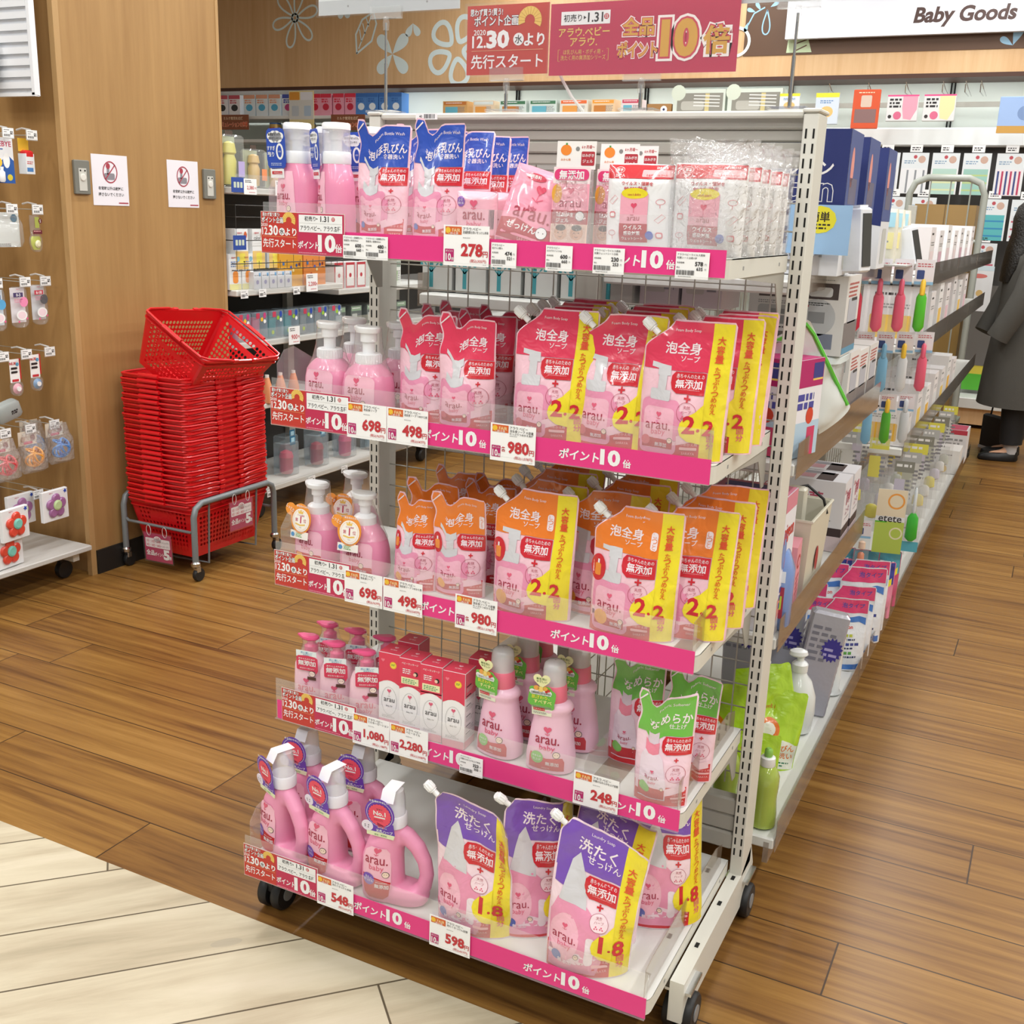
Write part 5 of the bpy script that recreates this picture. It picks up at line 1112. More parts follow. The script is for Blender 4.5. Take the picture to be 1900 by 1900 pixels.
a.text('アラウ.ベビー', w * .19, h * .60, h * .12, GT, 2, .03, maxw=w * .28); a.text('アラウ.', w * .19, h * .465, h * .12, GT, 2, .03, maxw=w * .15)
a.text('ほ乳びん用・ボディ用・', w * .19, h * .325, h * .07, GT, 2, .0, maxw=w * .22); a.text('洗たく用の無添加シリーズ', w * .19, h * .245, h * .07, GT, 2, .0, maxw=w * .25)
for sx_ in (0, 1):
    x = w * (.05 + .28 * sx_); k = 1 - 2 * sx_; a.line([(x + k * w * .01, h * .36), (x, h * .36), (x, h * .20), (x + k * w * .01, h * .20)], .0008, GT, 2)
GD = ink('d9a544'); EW, ER = ink('fbf3f0'), ink('cf4258')
for t, x, y_, hh, bd, mw in (('全品', .485, .64, .23, .05, .20), ('ポイント', .485, .33, .20, .05, .21), ('10', .70, .47, .44, .09, .175), ('倍', .89, .43, .36, .05, .13)):
    a.text(t, w * x, h * y_, h * hh, EW, 3, bd + .16, maxw=w * mw, res=4); a.text(t, w * x, h * y_, h * hh, ER, 4, bd + .07, maxw=w * mw, res=4); a.text(t, w * x, h * y_, h * hh, GD, 5, bd, maxw=w * mw, res=4)
sheet('campaign_sign', -.965, -.594, 1.721, 1.849, SY - .006, a, CR, 'wide crimson promotion sign with large gold 10 above the rack')
w, h = .345, .19; a = Art(); a.rect(0, 0, w, .028, ink('c9cdcf'), 1); a.text('ほ乳びん・洗剤用', w * .42, .052, .034, INKK, 2, .02, maxw=w * .8); a.disc(w * .22, .016, .0022, GREY, 2, 10); a.disc(w * .78, .016, .0022, GREY, 2, 10)
sheet('white_sign_board', -1.518, -1.173, 1.853, 2.043, SY + .006, a, ink('e9eeee'), 'white sign board with black lettering at top, on the left end pole')
a = Art(); a.rect(0, 0, .28, .03, ink('ccd0d2'), 1); a.disc(.06, .016, .003, INKK, 2, 10)
sheet('grey_sign_board', -.618, -.338, 1.835, 2.02, SY + .004, a, ink('dfe3e6'), 'pale grey blank sign board cut off at the top, on the right end pole')
b = MB(); b.tube([(-.955, 2.075, 1.735), (-.945, 2.078, 1.715), (-.925, 2.08, 1.685), (-.900, 2.085, 1.6575)], .0032, clear('tie', 'dcdcd8', .7, .3), 6); tag(b.obj('plastic_tie'), 'pale plastic tie curling down from the wide crimson sign', 'plastic tie')

# ---- shopping baskets
RP = mat('basket_red', 'd6141c', .36, coat=.2); FRM = mat('trolley_frame_grey', '7e8588', .4, metal=.2)
def b_basket():
    # x half .155->.18, y half .205->.25, height .215; walls with round holes made as a lattice of cells
    bx0, bx1, by0, by1, Hh = .128, .166, .185, .232, .215; b = MB()
    def P(side, t, v):            # side 0:-Y 1:+X 2:+Y 3:-X ; t in -1..1, v in 0..1
        hx, hy = bx0 + (bx1 - bx0) * v, by0 + (by1 - by0) * v; r = .93; z = v * Hh
        return [(t * hx * r, -hy, z), (hx, t * hy * r, z), (-t * hx * r, hy, z), (-hx, -t * hy * r, z)][side]
    for side in range(4):
        nx = 15 if side % 2 == 0 else 20; nv = 11
        for i in range(nx):
            for j in range(nv):
                t0, t1 = -1 + 2 * i / nx, -1 + 2 * (i + 1) / nx; v0, v1 = j / nv, (j + 1) / nv; tm, vm = (t0 + t1) / 2, (v0 + v1) / 2
                grip = side % 2 == 0 and j in (8, 9) and abs(tm) < .42
                solid = j in (0, nv - 1) or i in (0, nx - 1) or (j in (7, 8, 9) and not grip and side % 2 == 0 and abs(tm) < .5) or (side % 2 == 1 and j >= 9)
                co = [P(side, t0, v0), P(side, t1, v0), P(side, t1, v1), P(side, t0, v1)]
                if grip and j == 8:
                    continue
                if solid: b.add(co, [(0, 1, 2, 3)], RP)
                else:
                    ins = [P(side, tm + .36 * (t1 - t0) * math.cos(a_), vm + .36 * (v1 - v0) * math.sin(a_)) for a_ in [PI * (k / 4 + 1.25) for k in range(8)]]
                    mid = [P(side, t0, v0), P(side, tm, v0), P(side, t1, v0), P(side, t1, vm), P(side, t1, v1), P(side, tm, v1), P(side, t0, v1), P(side, t0, vm)]
                    b.add(mid + ins, [(k, (k + 1) % 8, 8 + (k + 1) % 8, 8 + k) for k in range(8)], RP)
    for s in range(4):        # rounded corners
        n = (s + 1) % 4; a0 = [P(s, 1, v) for v in (0, 1)]; a1 = [P(n, -1, v) for v in (0, 1)]
        m = [tuple((p + q) / 2 + (.004 if abs(p) > 0 and k < 2 and p + q > 0 else (-.004 if k < 2 else 0)) for k, (p, q) in enumerate(zip(a0[i], a1[i]))) for i in (0, 1)]
        b.add([a0[0], m[0], a1[0], a0[1], m[1], a1[1]], [(0, 1, 4, 3), (1, 2, 5, 4)], RP, True)
    for i in range(9): b.box((0, -.17 + i * .0425, .004), (.25, .008, .003), RP)
    for i in range(7): b.box((-.115 + i * .038, 0, .004), (.006, .37, .003), RP)
    rim = []
    for s, (cx, cy) in enumerate(((1, -1), (1, 1), (-1, 1), (-1, -1))):
        for k in range(5):
            a_ = math.radians(-90 + 90 * s + 22.5 * k); rim.append((cx * (bx1 - .022) + .030 * math.cos(a_), cy * (by1 - .022) + .030 * math.sin(a_)))
    for z0, z1, e in ((Hh - .004, Hh + .004, 1), (Hh - .022, Hh - .017, .985)):
        o = rim; ii = [(x * .955, y * .965) for x, y in rim]; n = len(o)
        vs = [(x * e, y * e, z0) for x, y in o] + [(x * e, y * e, z1) for x, y in o] + [(x, y, z1) for x, y in ii] + [(x, y, z0) for x, y in ii]
        b.add(vs, [(k % n + r * n, (k + 1) % n + r * n, (k + 1) % n + (r + 1) % 4 * n, k + (r + 1) % 4 * n) for k in range(n) for r in range(4)], RP, True)
    root = tag(b.obj('shopping_basket'), '', 'shopping basket')
    for sy in (-1, 1):
        c = MB(); pts = [(-.172, sy * .06, Hh), (-.174, sy * .10, Hh + .008), (-.165, sy * .215, Hh + .010), (-.150, sy * .245, Hh + .010), (0, sy * .256, Hh + .010), (.150, sy * .245, Hh + .010), (.165, sy * .215, Hh + .010), (.174, sy * .10, Hh + .008), (.172, sy * .06, Hh)]
        c.tube(pts, .0045, RP, 6); c.tube([(-.05, sy * .256, Hh + .012), (.05, sy * .256, Hh + .012)], .0085, RP, 8)
        for sx in (-1, 1): c.box((sx * .174, sy * .06, Hh + .002), (.010, .028, .016), RP, bev=.002)
        c.obj('handle', root)
    return root
pb = Proto(b_basket); BX, BY = -3.115, 3.376; nb = 26; GB = 'red shopping baskets nested in one stack'
def ordw(i): return ORD[i - 1] if i <= 20 else 'twenty-' + ORD[i - 21]
for i in range(nb):
    z = .075 + i * .0202; k = nb - i
    pb.at((BX + .003 * math.sin(i * 2.1), BY + .003 * math.cos(i * 1.7), z), .004 * math.sin(i), 'red plastic shopping basket, %s below the tilted top basket' % ordw(k) if i else 'lowest red shopping basket, its lattice sides hanging inside the grey trolley', GB)
pb.at((BX - .005, BY - .010, .075 + nb * .0202 + .165), 0, 'red shopping basket lying tilted on top of the stack, its open inside showing', GB, rot=(math.radians(-5), math.radians(31), 0))
b = MB(); fx0, fx1, fy0, fy1 = -3.300, -2.930, 3.135, 3.625; zt = .315
root = thing('basket_trolley', 'grey tubular trolley on four casters carrying the stack of red baskets', 'basket trolley', (BX, BY, 0))
def ro(b, nm): o = b.obj(nm, root); o.location = (-BX, -BY, 0); return o
for x, nm in ((fx1, 0), (fx0, 1)):
    b = MB(); pts = [(x, fy0, .075), (x, fy0, zt - .05), (x, fy0 + .012, zt - .018), (x, fy0 + .045, zt), (x, fy1 - .045, zt), (x, fy1 - .012, zt - .018), (x, fy1, zt - .05), (x, fy1, .075)]; b.tube(pts, .0125, FRM, 12); ro(b, 'hoop_frame')
for y in (fy0 + .002, fy1 - .002):
    b = MB(); b.tube([(fx0, y, .215), (fx0 + .02, y, .200), (fx1 - .02, y, .200), (fx1, y, .215)], .006, FRM, 8); ro(b, 'cross_bar')
for x in (fx0 + .01, fx1 - .01):
    for y in (fy0 + .10, fy1 - .10):
        b = MB(); b.tube([(x, y, zt), (x + (.012 if x < -3.1 else -.012), y, .05), (BX, y, .045)], .0045, FRM, 6); ro(b, 'support_wire')
for x in (fx0, fx1):
    for y in (fy0, fy1):
        b = MB(); b.lathe([(.012, .060), (.019, .066), (.019, .078), (.013, .084)], CHROME, (x, y, 0), n=18); b.box((x, y + .008, .05), (.022, .022, .028), CHROME, bev=.004)
        b.lathe([(.018, -.009), (.0255, -.009), (.0275, -.005), (.0275, .005), (.0255, .009), (.018, .009)], BLACK, T=M.Translation((x, y + .014, .0275)) @ M.Rotation(PI / 2, 4, 'Y'), n=22); ro(b, 'caster')
def point_sign(loc, rot, label):
    w, h = .135, .118; b = MB(); b.box((0, 0, -h / 2), (w, .0008, h), ink('b52a5e')); a = Art()
    a.rrect(-w * .45, -h * .50, w * .45, -h * .17, .004, ink('f1e9ec'), 1); a.disc(0, -h * .20, h * .16, ink('f1e9ec'), 1, 20, ry=h * .12); a.text('毎月', 0, -h * .15, h * .07, CRIM, 2)
    a.text('3日・13日・23日', -w * .16, -h * .28, h * .09, CRIM, 2, .02, maxw=w * .5); a.text('8日・18日・28日', -w * .16, -h * .42, h * .09, CRIM, 2, .02, maxw=w * .5); a.text('サンキュッパデー', w * .26, -h * .28, h * .07, INKK, 2, .01, maxw=w * .34); a.text('ハッピーデー', w * .26, -h * .42, h * .07, INKK, 2, .01, maxw=w * .32)
    a.text('全品', -w * .30, -h * .70, h * .19, WHITE, 2, .04, maxw=w * .3); a.text('ポイント', w * .03, -h * .73, h * .13, WHITE, 2, .03, maxw=w * .33); a.text('5', w * .30, -h * .71, h * .32, WHITE, 2, .09, wide=1.2); a.text('倍', w * .42, -h * .80, h * .12, WHITE, 2, .03)
    a.put(b, front(-.0004)); root = tag(b.obj('point_sign', None, loc, rot), label, 'sign')
    c = MB(); c.box((0, -.0015, -h / 2), (w + .012, .0006, h + .01), SLEEVE)
    for sx in (-1, 1): c.tube([(sx * .04 + .011 * math.cos(t), -.001, .012 + .022 * math.sin(t)) for t in [2 * PI * k / 12 for k in range(12)]], .0012, clear('tie2', 'e8e8e6', .75, .3), 5, closed=True)
    c.obj('cable_tie', root)
point_sign((-3.105, 3.112, .175), (.06, 0, .05), 'crimson five times points sign hanging on the near end bar of the trolley')
point_sign((-2.905, 3.385, .285), (0, 0, PI / 2 - .02), 'crimson five times points sign hanging on the long side of the trolley')

# ---- emergency buttons and notices on the pillar
PX = -3.327
def notice(y0, label):
    w, h = .178, .185; b = MB(); b.box((0, 0, h / 2), (w, .001, h), ink('ece9f0')); a = Art(); R1 = ink('a93a4c'); cx, cy = 0, h * .66
    a.rrect(-.030, cy - .028, .022, cy - .004, .006, ink('8b8890'), 1); a.rrect(-.016, cy - .01, -.003, cy + .026, .005, ink('8b8890'), 1); a.disc(-.009, cy + .022, .010, R1, 2, 16, ry=.011); a.ring(cx, cy, .034, .0045, R1, 3, 32, ry=.038); a.line([(-.024, cy - .026), (.024, cy + .026)], .0045, R1, 3)
    a.text('非常時以外は絶対に', 0, h * .34, .013, INKK, 2, .02, maxw=w * .78); a.text('押さないでください', 0, h * .22, .013, INKK, 2, .02, maxw=w * .78); a.text('TSURUHA', w * .28, h * .055, .006, R1, 2, .03, maxw=w * .26) if False else a.rect(w * .2, h * .04, w * .47, h * .065, R1, 2)
    a.put(b, front(-.0005)); return tag(b.obj('notice', None, (PX + .001, y0, 1.434), (0, 0, PI / 2)), label, 'notice')
notice(3.194, 'white do not press notice on the timber pillar, left one'); notice(3.585, 'white do not press notice on the timber pillar, right one')
def button(y, label):
    b = MB(); b.box((0, 0, 0), (.072, .012, .122), mat('switch_grey', '77776f', .45), bev=.003); root = tag(b.obj('button_box', None, (PX + .006, y, 1.532), (0, 0, PI / 2)), label, 'emergency button')
    b = MB(); b.box((0, -.0065, -.008), (.036, .002, .080), mat('switch_face', 'c9c8c0', .4)); b.lathe([(.013, 0), (.013, .003), (.010, .004)], mat('switch_btn', 'e0ded6', .3), T=M.Translation((0, -.007, 0)) @ M.Rotation(PI / 2, 4, 'X'), n=20); b.box((-.01, -.0076, .024), (.006, .001, .006), DARK); b.box((.011, -.0076, .024), (.006, .001, .006), DARK); b.obj('button_plate', root)
button(3.051, 'grey emergency button box left of the left notice'); button(3.735, 'grey emergency button box right of the right notice')

# ---- left wall fixture with hooks, its bottom shelf
b = MB(); b.box((-3.545, 2.05, .128), (.50, 1.81, .022), mat('shelf_grey_white', 'c9c8c4', .45), bev=.004); root = tag(b.obj('pegboard_fixture'), 'wheeled white shelf base and pegboard holding hooks, left of the timber pillar', 'shelving'); root.location = (0, 0, 0)
b = MB(); b.box((-3.545, 2.90, .100), (.44, .03, .036), STEEL); b.box((-3.545, 1.3, .100), (.44, .03, .036), STEEL); b.obj('cross_beam', root)
for x, y in ((-3.40, 2.90), (-3.40, 1.3)):
    b = MB(); b.lathe([(.02, -.012), (.034, -.012), (.036, -.006), (.036, .006), (.034, .012), (.02, .012)], BLACK, T=M.Translation((x, y, .036)) @ M.Rotation(PI / 2, 4, 'Y'), n=20); b.box((x, y, .072), (.02, .04, .03), BLACK); b.obj('caster', root)
b = MB(); b.box((-3.80, 2.05, 1.05), (.012, 1.81, 1.82), mat('peg_brown', '8d6c45', .6)); b.obj('pegboard', root)
# white slatted header panel
b = MB(); b.box((0, 0, .40), (.30, .012, .80), mat('slat_white', 'e6e8ec', .4)); b.box((.143, -.008, .40), (.016, .02, .80), mat('slat_white', 'e6e8ec', .4), bev=.002); b.box((0, -.008, .004), (.30, .02, .012), mat('slat_white', 'e6e8ec', .4))
for i in range(20): b.box((0, -.012, .035 + i * .038), (.27, .012, .022), mat('slat_white', 'e6e8ec', .4)); b.box((0, -.0165, .0235 + i * .038), (.27, .002, .002), mat('slat_shadow_gap', '8f949c', .6))
tag(b.obj('slatted_panel', None, (-3.492, 2.905, 1.80)), 'white slatted display panel hanging at the top left corner', 'display panel')
b = MB(); b.box((0, 0, .06), (.075, .03, .12), ink('e3e6e6')); a = Art(); a.rrect(-.03, .05, .03, .10, .012, ink('9da6ac'), 1); a.rrect(-.022, .057, .022, .093, .010, ink('ccd6da'), 2); a.lines(-.03, .03, .03, 3, .007, GREY, 1); a.put(b, front(-.015)); tag(b.obj('hanging_pack', None, (-3.535, 2.858, 1.86)), 'white face mask pack hanging on the slatted panel', 'hanging pack')
b = MB(); b.loft([ering(z, x, .012, 3, 16) for z, x in ((0, .03), (.02, .04), (.05, .038), (.06, .03))], PACK); b.box((0, 0, .03), (.05, .005, .03), ink('c9cfca')); tag(b.obj('hanging_pack', None, (-3.530, 2.862, 1.815)), 'small clear pack hanging under the white mask pack', 'hanging pack')
def hook(y, z, label, L=.40, tagged=True):
    b = MB(); b.tube([(0, 0, 0), (0, L, 0), (0, L + .004, .010)], .0016, WIRE, 5); root = tag(b.obj('display_hook', None, (-3.795, y, z), (0, 0, -PI / 2)), label, 'display hook')
    if tagged:
        b = MB(); b.tube([(0, L - .07, .018), (0, L - .04, .024), (0, L + .002, .018)], .0035, clear('hook_clear', 'e8eaea', .55, .2), 6); b.box((0, L + .006, .000), (.048, .0015, .036), clear('hook_clear', 'e8eaea', .55, .2)); b.obj('label_holder', root)
        b = MB(); b.box((0, L + .008, .001), (.045, .0006, .032), WHITE); a = Art(); a.lines(-.018, .010, .006, 1, .004, INKK, 1, 3); a.lines(-.018, .003, -.004, 1, .004, INKK, 1, 4); a.bars(-.018, -.012, .006, -.004, INKK, 1, 6, 12); a.lines(.008, .004, .019, 2, .006, INKK, 1, 7, .4)
        T = M.Translation((0, L + .0084, .001)) @ M.Rotation(PI, 4, 'Z'); a.put(b, lambda u, v, l: T @ V((u, -l - .0001, v))); b.obj('price_tag', root)
    return root
rowsH = [('top', 1.668, (2.70, 2.80, 2.90)), ('second', 1.412, (2.65, 2.79, 2.90)), ('third', 1.157, (2.70, 2.82, 2.91)), ('fourth', .897, (2.70, 2.80, 2.905)), ('fifth', .62, (2.68, 2.79, 2.90)), ('lowest', .365, (2.60, 2.80, 2.87))]
for nm, z, ys in rowsH:
    for i, y in enumerate(ys):
        hook(y, z, '%s hook with white price tag in the %s row of the left fixture' % (['leftmost', 'middle', 'rightmost'][i], nm), tagged=(nm, i) != ('lowest', 2))
def fx(b, nm, y, z, label, cat, rz=0, x=-3.42, grp=None):
    return tag(b.obj(nm, None, (x, y, z), (0, 0, PI / 2 + rz)), label, cat, grp)
def stackcards(b, n=3, w=.06, h=.12, c='dfe6ea'):
    for i in range(n): b.box((0, .012 + i * .012, -h / 2), (w * .98, .001, h * .98), ink(c))
# top row packs
b = MB(); stackcards(b, 4, .085, .155); b.box((0, 0, -.0775), (.085, .002, .155), ink('eef0f4')); a = Art(); a.text('EBYE', .010, -.022, .017, CRIM, 2, .02); a.rect(-.042, -.042, .0, -.038, ink('4a6fb0'), 2); a.poly([(-.0425, -.155), (.0425, -.155), (.0425, -.078), (.02, -.060), (-.0425, -.10)], ink('2457a4'), 1); a.disc(.012, -.078, .014, WHITE, 2, 16, ry=.026); a.disc(-.022, -.085, .016, YEL, 2, 14); a.disc(.022, -.135, .011, ink('d9c63a'), 2, 14); a.put(b, front(-.001)); b.loft([ering(z, r, r * .7, 2, 14, cx=-.018, cy=-.01) for z, r in ((-.152, .008), (-.146, .012), (-.118, .012), (-.112, .006), (-.100, .008))], plastic('f0f2f4')); fx(b, 'blister_pack', 2.797, 1.655, 'white and blue blister pack with large red letters, top row left', 'blister pack')
b = MB(); b.box((0, .010, -.020), (.048, .002, .045), ink('efc23c')); b.box((0, 0, -.085), (.04, .035, .07), ink('eceff2')); b.box((0, -.003, -.052), (.038, .03, .028), plastic('d8262c'), bev=.006); a = Art(); a.rect(-.017, -.112, .012, -.098, ink('4f86c4'), 1); a.lines(-.015, -.078, .015, 2, .006, DRED, 1); a.put(b, front(-.0175)); fx(b, 'hanging_box', 2.895, 1.655, 'small white box with red stopper under a yellow header card, top row', 'hanging box', .1)
# second row
b = MB(); b.box((0, .012, -.06), (.12, .002, .12), ink('e7ebe8')); b.loft([ering(z, w_, t, 3, 20) for z, w_, t in ((-.12, .055, .01), (-.10, .060, .028), (-.04, .058, .026), (-.01, .05, .005))], PACK); a = Art(); a.rect(-.05, -.02, -.03, -.014, CRIM, 1); a.disc(.038, -.020, .014, ink('3f6f8a'), 1, 16); a.lines(-.05, -.11, .02, 2, .006, GREY, 1); a.put(b, front(.010)); fx(b, 'bottle_bag_pack', 2.79, 1.400, 'clear pack of white milk storage cups, second row', 'hanging pack')
b = MB(); cl = ink('b8c23a'); b.loft([ering(z, w_, .010, 2.2, 20) for z, w_ in ((-.135, .014), (-.125, .027), (-.10, .032), (-.085, .030), (-.075, .022), (-.03, .024), (-.006, .022))], PACK); b.loft([ering(z, w_, .006, 2.2, 20) for z, w_ in ((-.128, .014), (-.11, .024), (-.088, .024), (-.080, .018))], plastic('c9cf3e')); b.lathe([(.012, 0), (.014, .004), (.008, .008)], plastic('e9e4c0'), T=M.Translation((0, -.006, -.107)) @ M.Rotation(PI / 2, 4, 'X'), n=18)
a = Art(); a.rect(-.022, -.072, .022, -.058, ink('6e2a34'), 2); a.lines(-.018, -.062, .016, 1, .006, ink('e9b0b0'), 3); a.rect(-.010, -.05, .010, -.012, ink('a8b052'), 2); a.disc(.016, -.026, .009, ink('6b2a2c'), 3, 14); a.text('S', .016, -.026, .010, WHITE, 4, .02); a.put(b, front(-.0105)); fx(b, 'pacifier_pack', 2.892, 1.398, 'green pacifier in a rounded clear pack marked S, second row right', 'pacifier pack', .1, x=-3.40)
# third row pacifiers (printed characters left out)
def paci(c1, c2, big, num, y, z, label, rz=0, x=-3.40, n=2):
    b = MB(); b.loft([ering(zz, w_, .011, 3, 20) for zz, w_ in ((-.150, .018), (-.140, .034), (-.110, .037), (-.02, .034), (-.004, .028))], PACK)
    b.box((0, .006, -.07), (.062, .001, .125), ink(c1)); a = Art(); a.rect(-.031, -.040, .010, -.024, ink(c2), 2); a.text(num, -.010, -.032, .010, WHITE, 3, .03); a.text('pigeon', -.010, -.012, .005, CRIM, 3, 0); a.lines(-.028, -.048, .008, 3, .005, ink('d98aa0'), 2)
    a.disc(.012, -.058, .018, ink(big), 2, 20); a.disc(-.014, -.128, .004, ink('e2608e'), 2, 10); a.disc(.022, -.118, .004, ink('e2608e'), 2, 10); a.disc(0, -.105, .023, WHITE, 2, 20, ry=.018); a.disc(0, -.105, .017, ink('f2dbe4'), 3, 20, ry=.013); a.put(b, front(-.0115)); return fx(b, 'pacifier_pack', y, z, label, 'pacifier pack', rz, x)
paci('f4eef2', '4a3f6a', 'ef8fb8', '0-3', 2.795, 1.145, 'pink pacifier pack marked 0-3, third row middle'); paci('dfe0e4', 'c04a58', '5a5a5e', '6-18', 2.885, 1.150, 'grey pacifier pack behind and right of the pink one, third row', .05); paci('dfeaf4', '4a6a9a', '5aa8d8', '3-6', 2.70, 1.140, 'blue pacifier pack cut off at the left picture edge, third row')
# fourth row slim pacifiers
for i, (y, z, cc, lab) in enumerate(((2.755, .885, 'e8a8b8', 'slim pacifier pack with pink shield, fourth row left'), (2.845, .893, '7aa0c8', 'slim pacifier pack with blue shield, fourth row middle'))):
    b = MB(); b.box((0, .004, -.045), (.042, .001, .085), ink('f0efee')); b.box((.026, .010, -.040), (.003, .012, .075), ink('c4302c')); b.loft([ering(zz, w_, .014, 2.5, 18) for zz, w_ in ((-.135, .012), (-.125, .024), (-.10, .027), (-.088, .022))], PACK); b.lathe([(.020, 0), (.018, .003), (.010, .005), (.008, .008)], plastic(cc), T=M.Translation((0, -.004, -.110)) @ M.Rotation(PI / 2, 4, 'X'), n=20); b.lathe([(.009, .006), (.009, .010)], plastic('f0f0f0'), T=M.Translation((0, -.004, -.110)) @ M.Rotation(PI / 2, 4, 'X'), n=16)
    a = Art(); a.text('NUK', -.006, -.018, .010, DRED, 2, .04); a.poly([(-.016, -.040), (.008, -.040), (.013, -.036), (.008, -.032), (-.016, -.032)], INKK, 2); a.poly([(-.016, -.054), (.008, -.054), (.013, -.050), (.008, -.046), (-.016, -.046)], INKK, 2); a.rect(-.014, -.085, .014, -.076, DRED, 2); a.disc(.012, -.022, .007, ink('5aa0c8'), 2, 12); a.put(b, front(.003)); fx(b, 'pacifier_pack', y, z, lab, 'pacifier pack', 0, -3.40)
b = MB(); b.loft([ering(z, w_, d_, 4, 20) for z, w_, d_ in ((0, .050, .02), (.01, .056, .024), (.055, .050, .022), (.065, .040, .016))], mat('grey_case', '9aa09e', .35)); a = Art(); a.lines(.0, .032, .03, 2, .008, INKK, 1, 3, .4); a.put(b, front(-.0235)); fx(b, 'grey_case', 2.725, .665, 'grey plastic case lying crooked above the ring toys', 'case', 0, -3.42).rotation_euler = (.1, -.25, PI / 2)
# fifth row ring ball toys
def ball(cc, y, z, label, x=-3.38):
    b = MB(); b.box((0, .012, -.018), (.082, .002, .052), ink('d9cdbc')); a = Art(); a.disc(-.022, -.02, .010, ink('b08a6a'), 2, 12); a.disc(.022, -.018, .012, ink('8c4a4a'), 2, 12); a.disc(0, .004, .010, ink('d9a24a'), 2, 12, ry=.005); a.rect(-.02, -.04, .02, -.030, CRIM, 2); a.put(b, front(.010))
    root = fx(b, 'ring_ball_toy', y, z, label, 'ring ball toy', 0, x); c = MB(); r_ = .038; P = plastic(cc)
    import itertools
    for k, (ax, ay) in enumerate(((.2, .3), (1.2, .5), (2.2, -.4), (.9, 1.6), (2.6, 1.2), (.1, 2.2))):
        T = M.Translation((0, -.012, -.085)) @ M.Rotation(ax, 4, 'X') @ M.Rotation(ay, 4, 'Y'); c.tube([(r_ * .82 * math.cos(t), r_ * .82 * math.sin(t), r_ * .5) for t in [2 * PI * q / 18 for q in range(18)]], .0042, P, 7, T=T, closed=True)
    c.obj('ring_ball', root); c = MB(); c.loft([ering(zz, w_, d_, 3, 20, cy=-.01) for zz, w_, d_ in ((-.145, .046, .008), (-.13, .05, .040), (-.05, .05, .040), (-.03, .046, .018), (.008, .040, .004))], PET); c.obj('clear_bag', root); return root
ball('2f86d8', 2.90, .618, 'blue ring ball toy in a clear bag, fifth row right'); ball('f0a428', 2.775, .605, 'orange ring ball toy in a clear bag, fifth row middle'); ball('d8343c', 2.655, .595, 'red ring ball toy in a clear bag at the left picture edge')
ball('2f86d8', 2.90, .612, 'blue ring ball toy behind the front blue one', -3.52)
# lowest row flower teethers on white cards
def teeth(c1, c2, y, z, label, x, rz=0):
    b = MB(); b.box((0, 0, -.06), (.125, .016, .12), ink('eceef0'), bev=.002); root = fx(b, 'teether_pack', y, z, label, 'teether pack', rz, x); c = MB()
    for k in range(5):
        t = 2 * PI * k / 5 + .3; c.lathe([(.019, 0), (.021, .005), (.015, .010)], plastic(c1), T=M.Translation((.028 * math.cos(t), -.008, -.062 + .028 * math.sin(t))) @ M.Rotation(PI / 2, 4, 'X'), n=18)
    c.lathe([(.020, .004), (.020, .013), (.014, .016)], plastic(c2), T=M.Translation((0, -.008, -.058)) @ M.Rotation(PI / 2, 4, 'X'), n=20); c.obj('teether', root)
    a = Art(); a.poly([(.05 + .010 * (1 if k % 2 else .5) * math.cos(k * PI / 5), -.012 + .010 * (1 if k % 2 else .5) * math.sin(k * PI / 5)) for k in range(10)], ink('2f50b8'), 2); a.text('pigeon', -.02, -.010, .006, CRIM, 2, 0); c = MB(); a.put(c, front(-.0082)); c.obj('printed_marks', root); return root
teeth('a06a9a', 'c0d8a0', 2.845, .378, 'white card pack with purple butterfly teether, lowest row right', -3.36, .05); teeth('a06a9a', 'c0d8a0', 2.74, .375, 'white card pack with purple butterfly teether, second from the right', -3.42, .05); teeth('dc4a38', '7ccabc', 2.62, .365, 'white card pack with red flower teether, lowest row left', -3.31, .1)
teeth('dc4a38', '7ccabc', 2.60, .262, 'red and teal teether pack standing on the white shelf at the left picture edge', -3.33, .1)
# ================================================================ background fixtures and their goods
rg = random.Random(5)
def pk(w, d, h, c, loc, rz=0, label='', cat='box', name='box', grp=None, fa=None, ra=None, ta=None, bev=0, mt=None):
    """carton with prints on its front (-Y), right (+X) and top faces"""
    b = MB(); b.box((0, 0, h / 2), (w, d, h), mt or ink(c), bev=bev)
    if fa: a = Art(); fa(a, w, h); a.put(b, front(-d / 2))
    if ra: a = Art(); ra(a, d, h); a.put(b, right(w / 2))
    if ta: a = Art(); ta(a, w, d); a.put(b, top(h))
    return tag(b.obj(name, None, loc, (0, 0, rz)), label, cat, grp)
def gen(c1, c2, n=1, seed=0, c3='8a8a90'):      # anonymous packaging print: colour fields and unreadable small print
    def f(a, w, h):
        r = random.Random(seed)
        a.rect(-w * .46, h * .72, w * .46, h * .95, ink(c1), 1); a.rrect(-w * .40, h * .14, w * (.05 + .2 * r.random()), h * .58, min(w, h) * .05, ink(c2), 1)
        a.lines(-w * .38, h * .86, w * .36, 1, h * .09, WHITE, 2, seed, .3); a.lines(w * .12, h * .55, w * .44, 5, h * .09, ink(c3), 2, seed + 1)
    return f
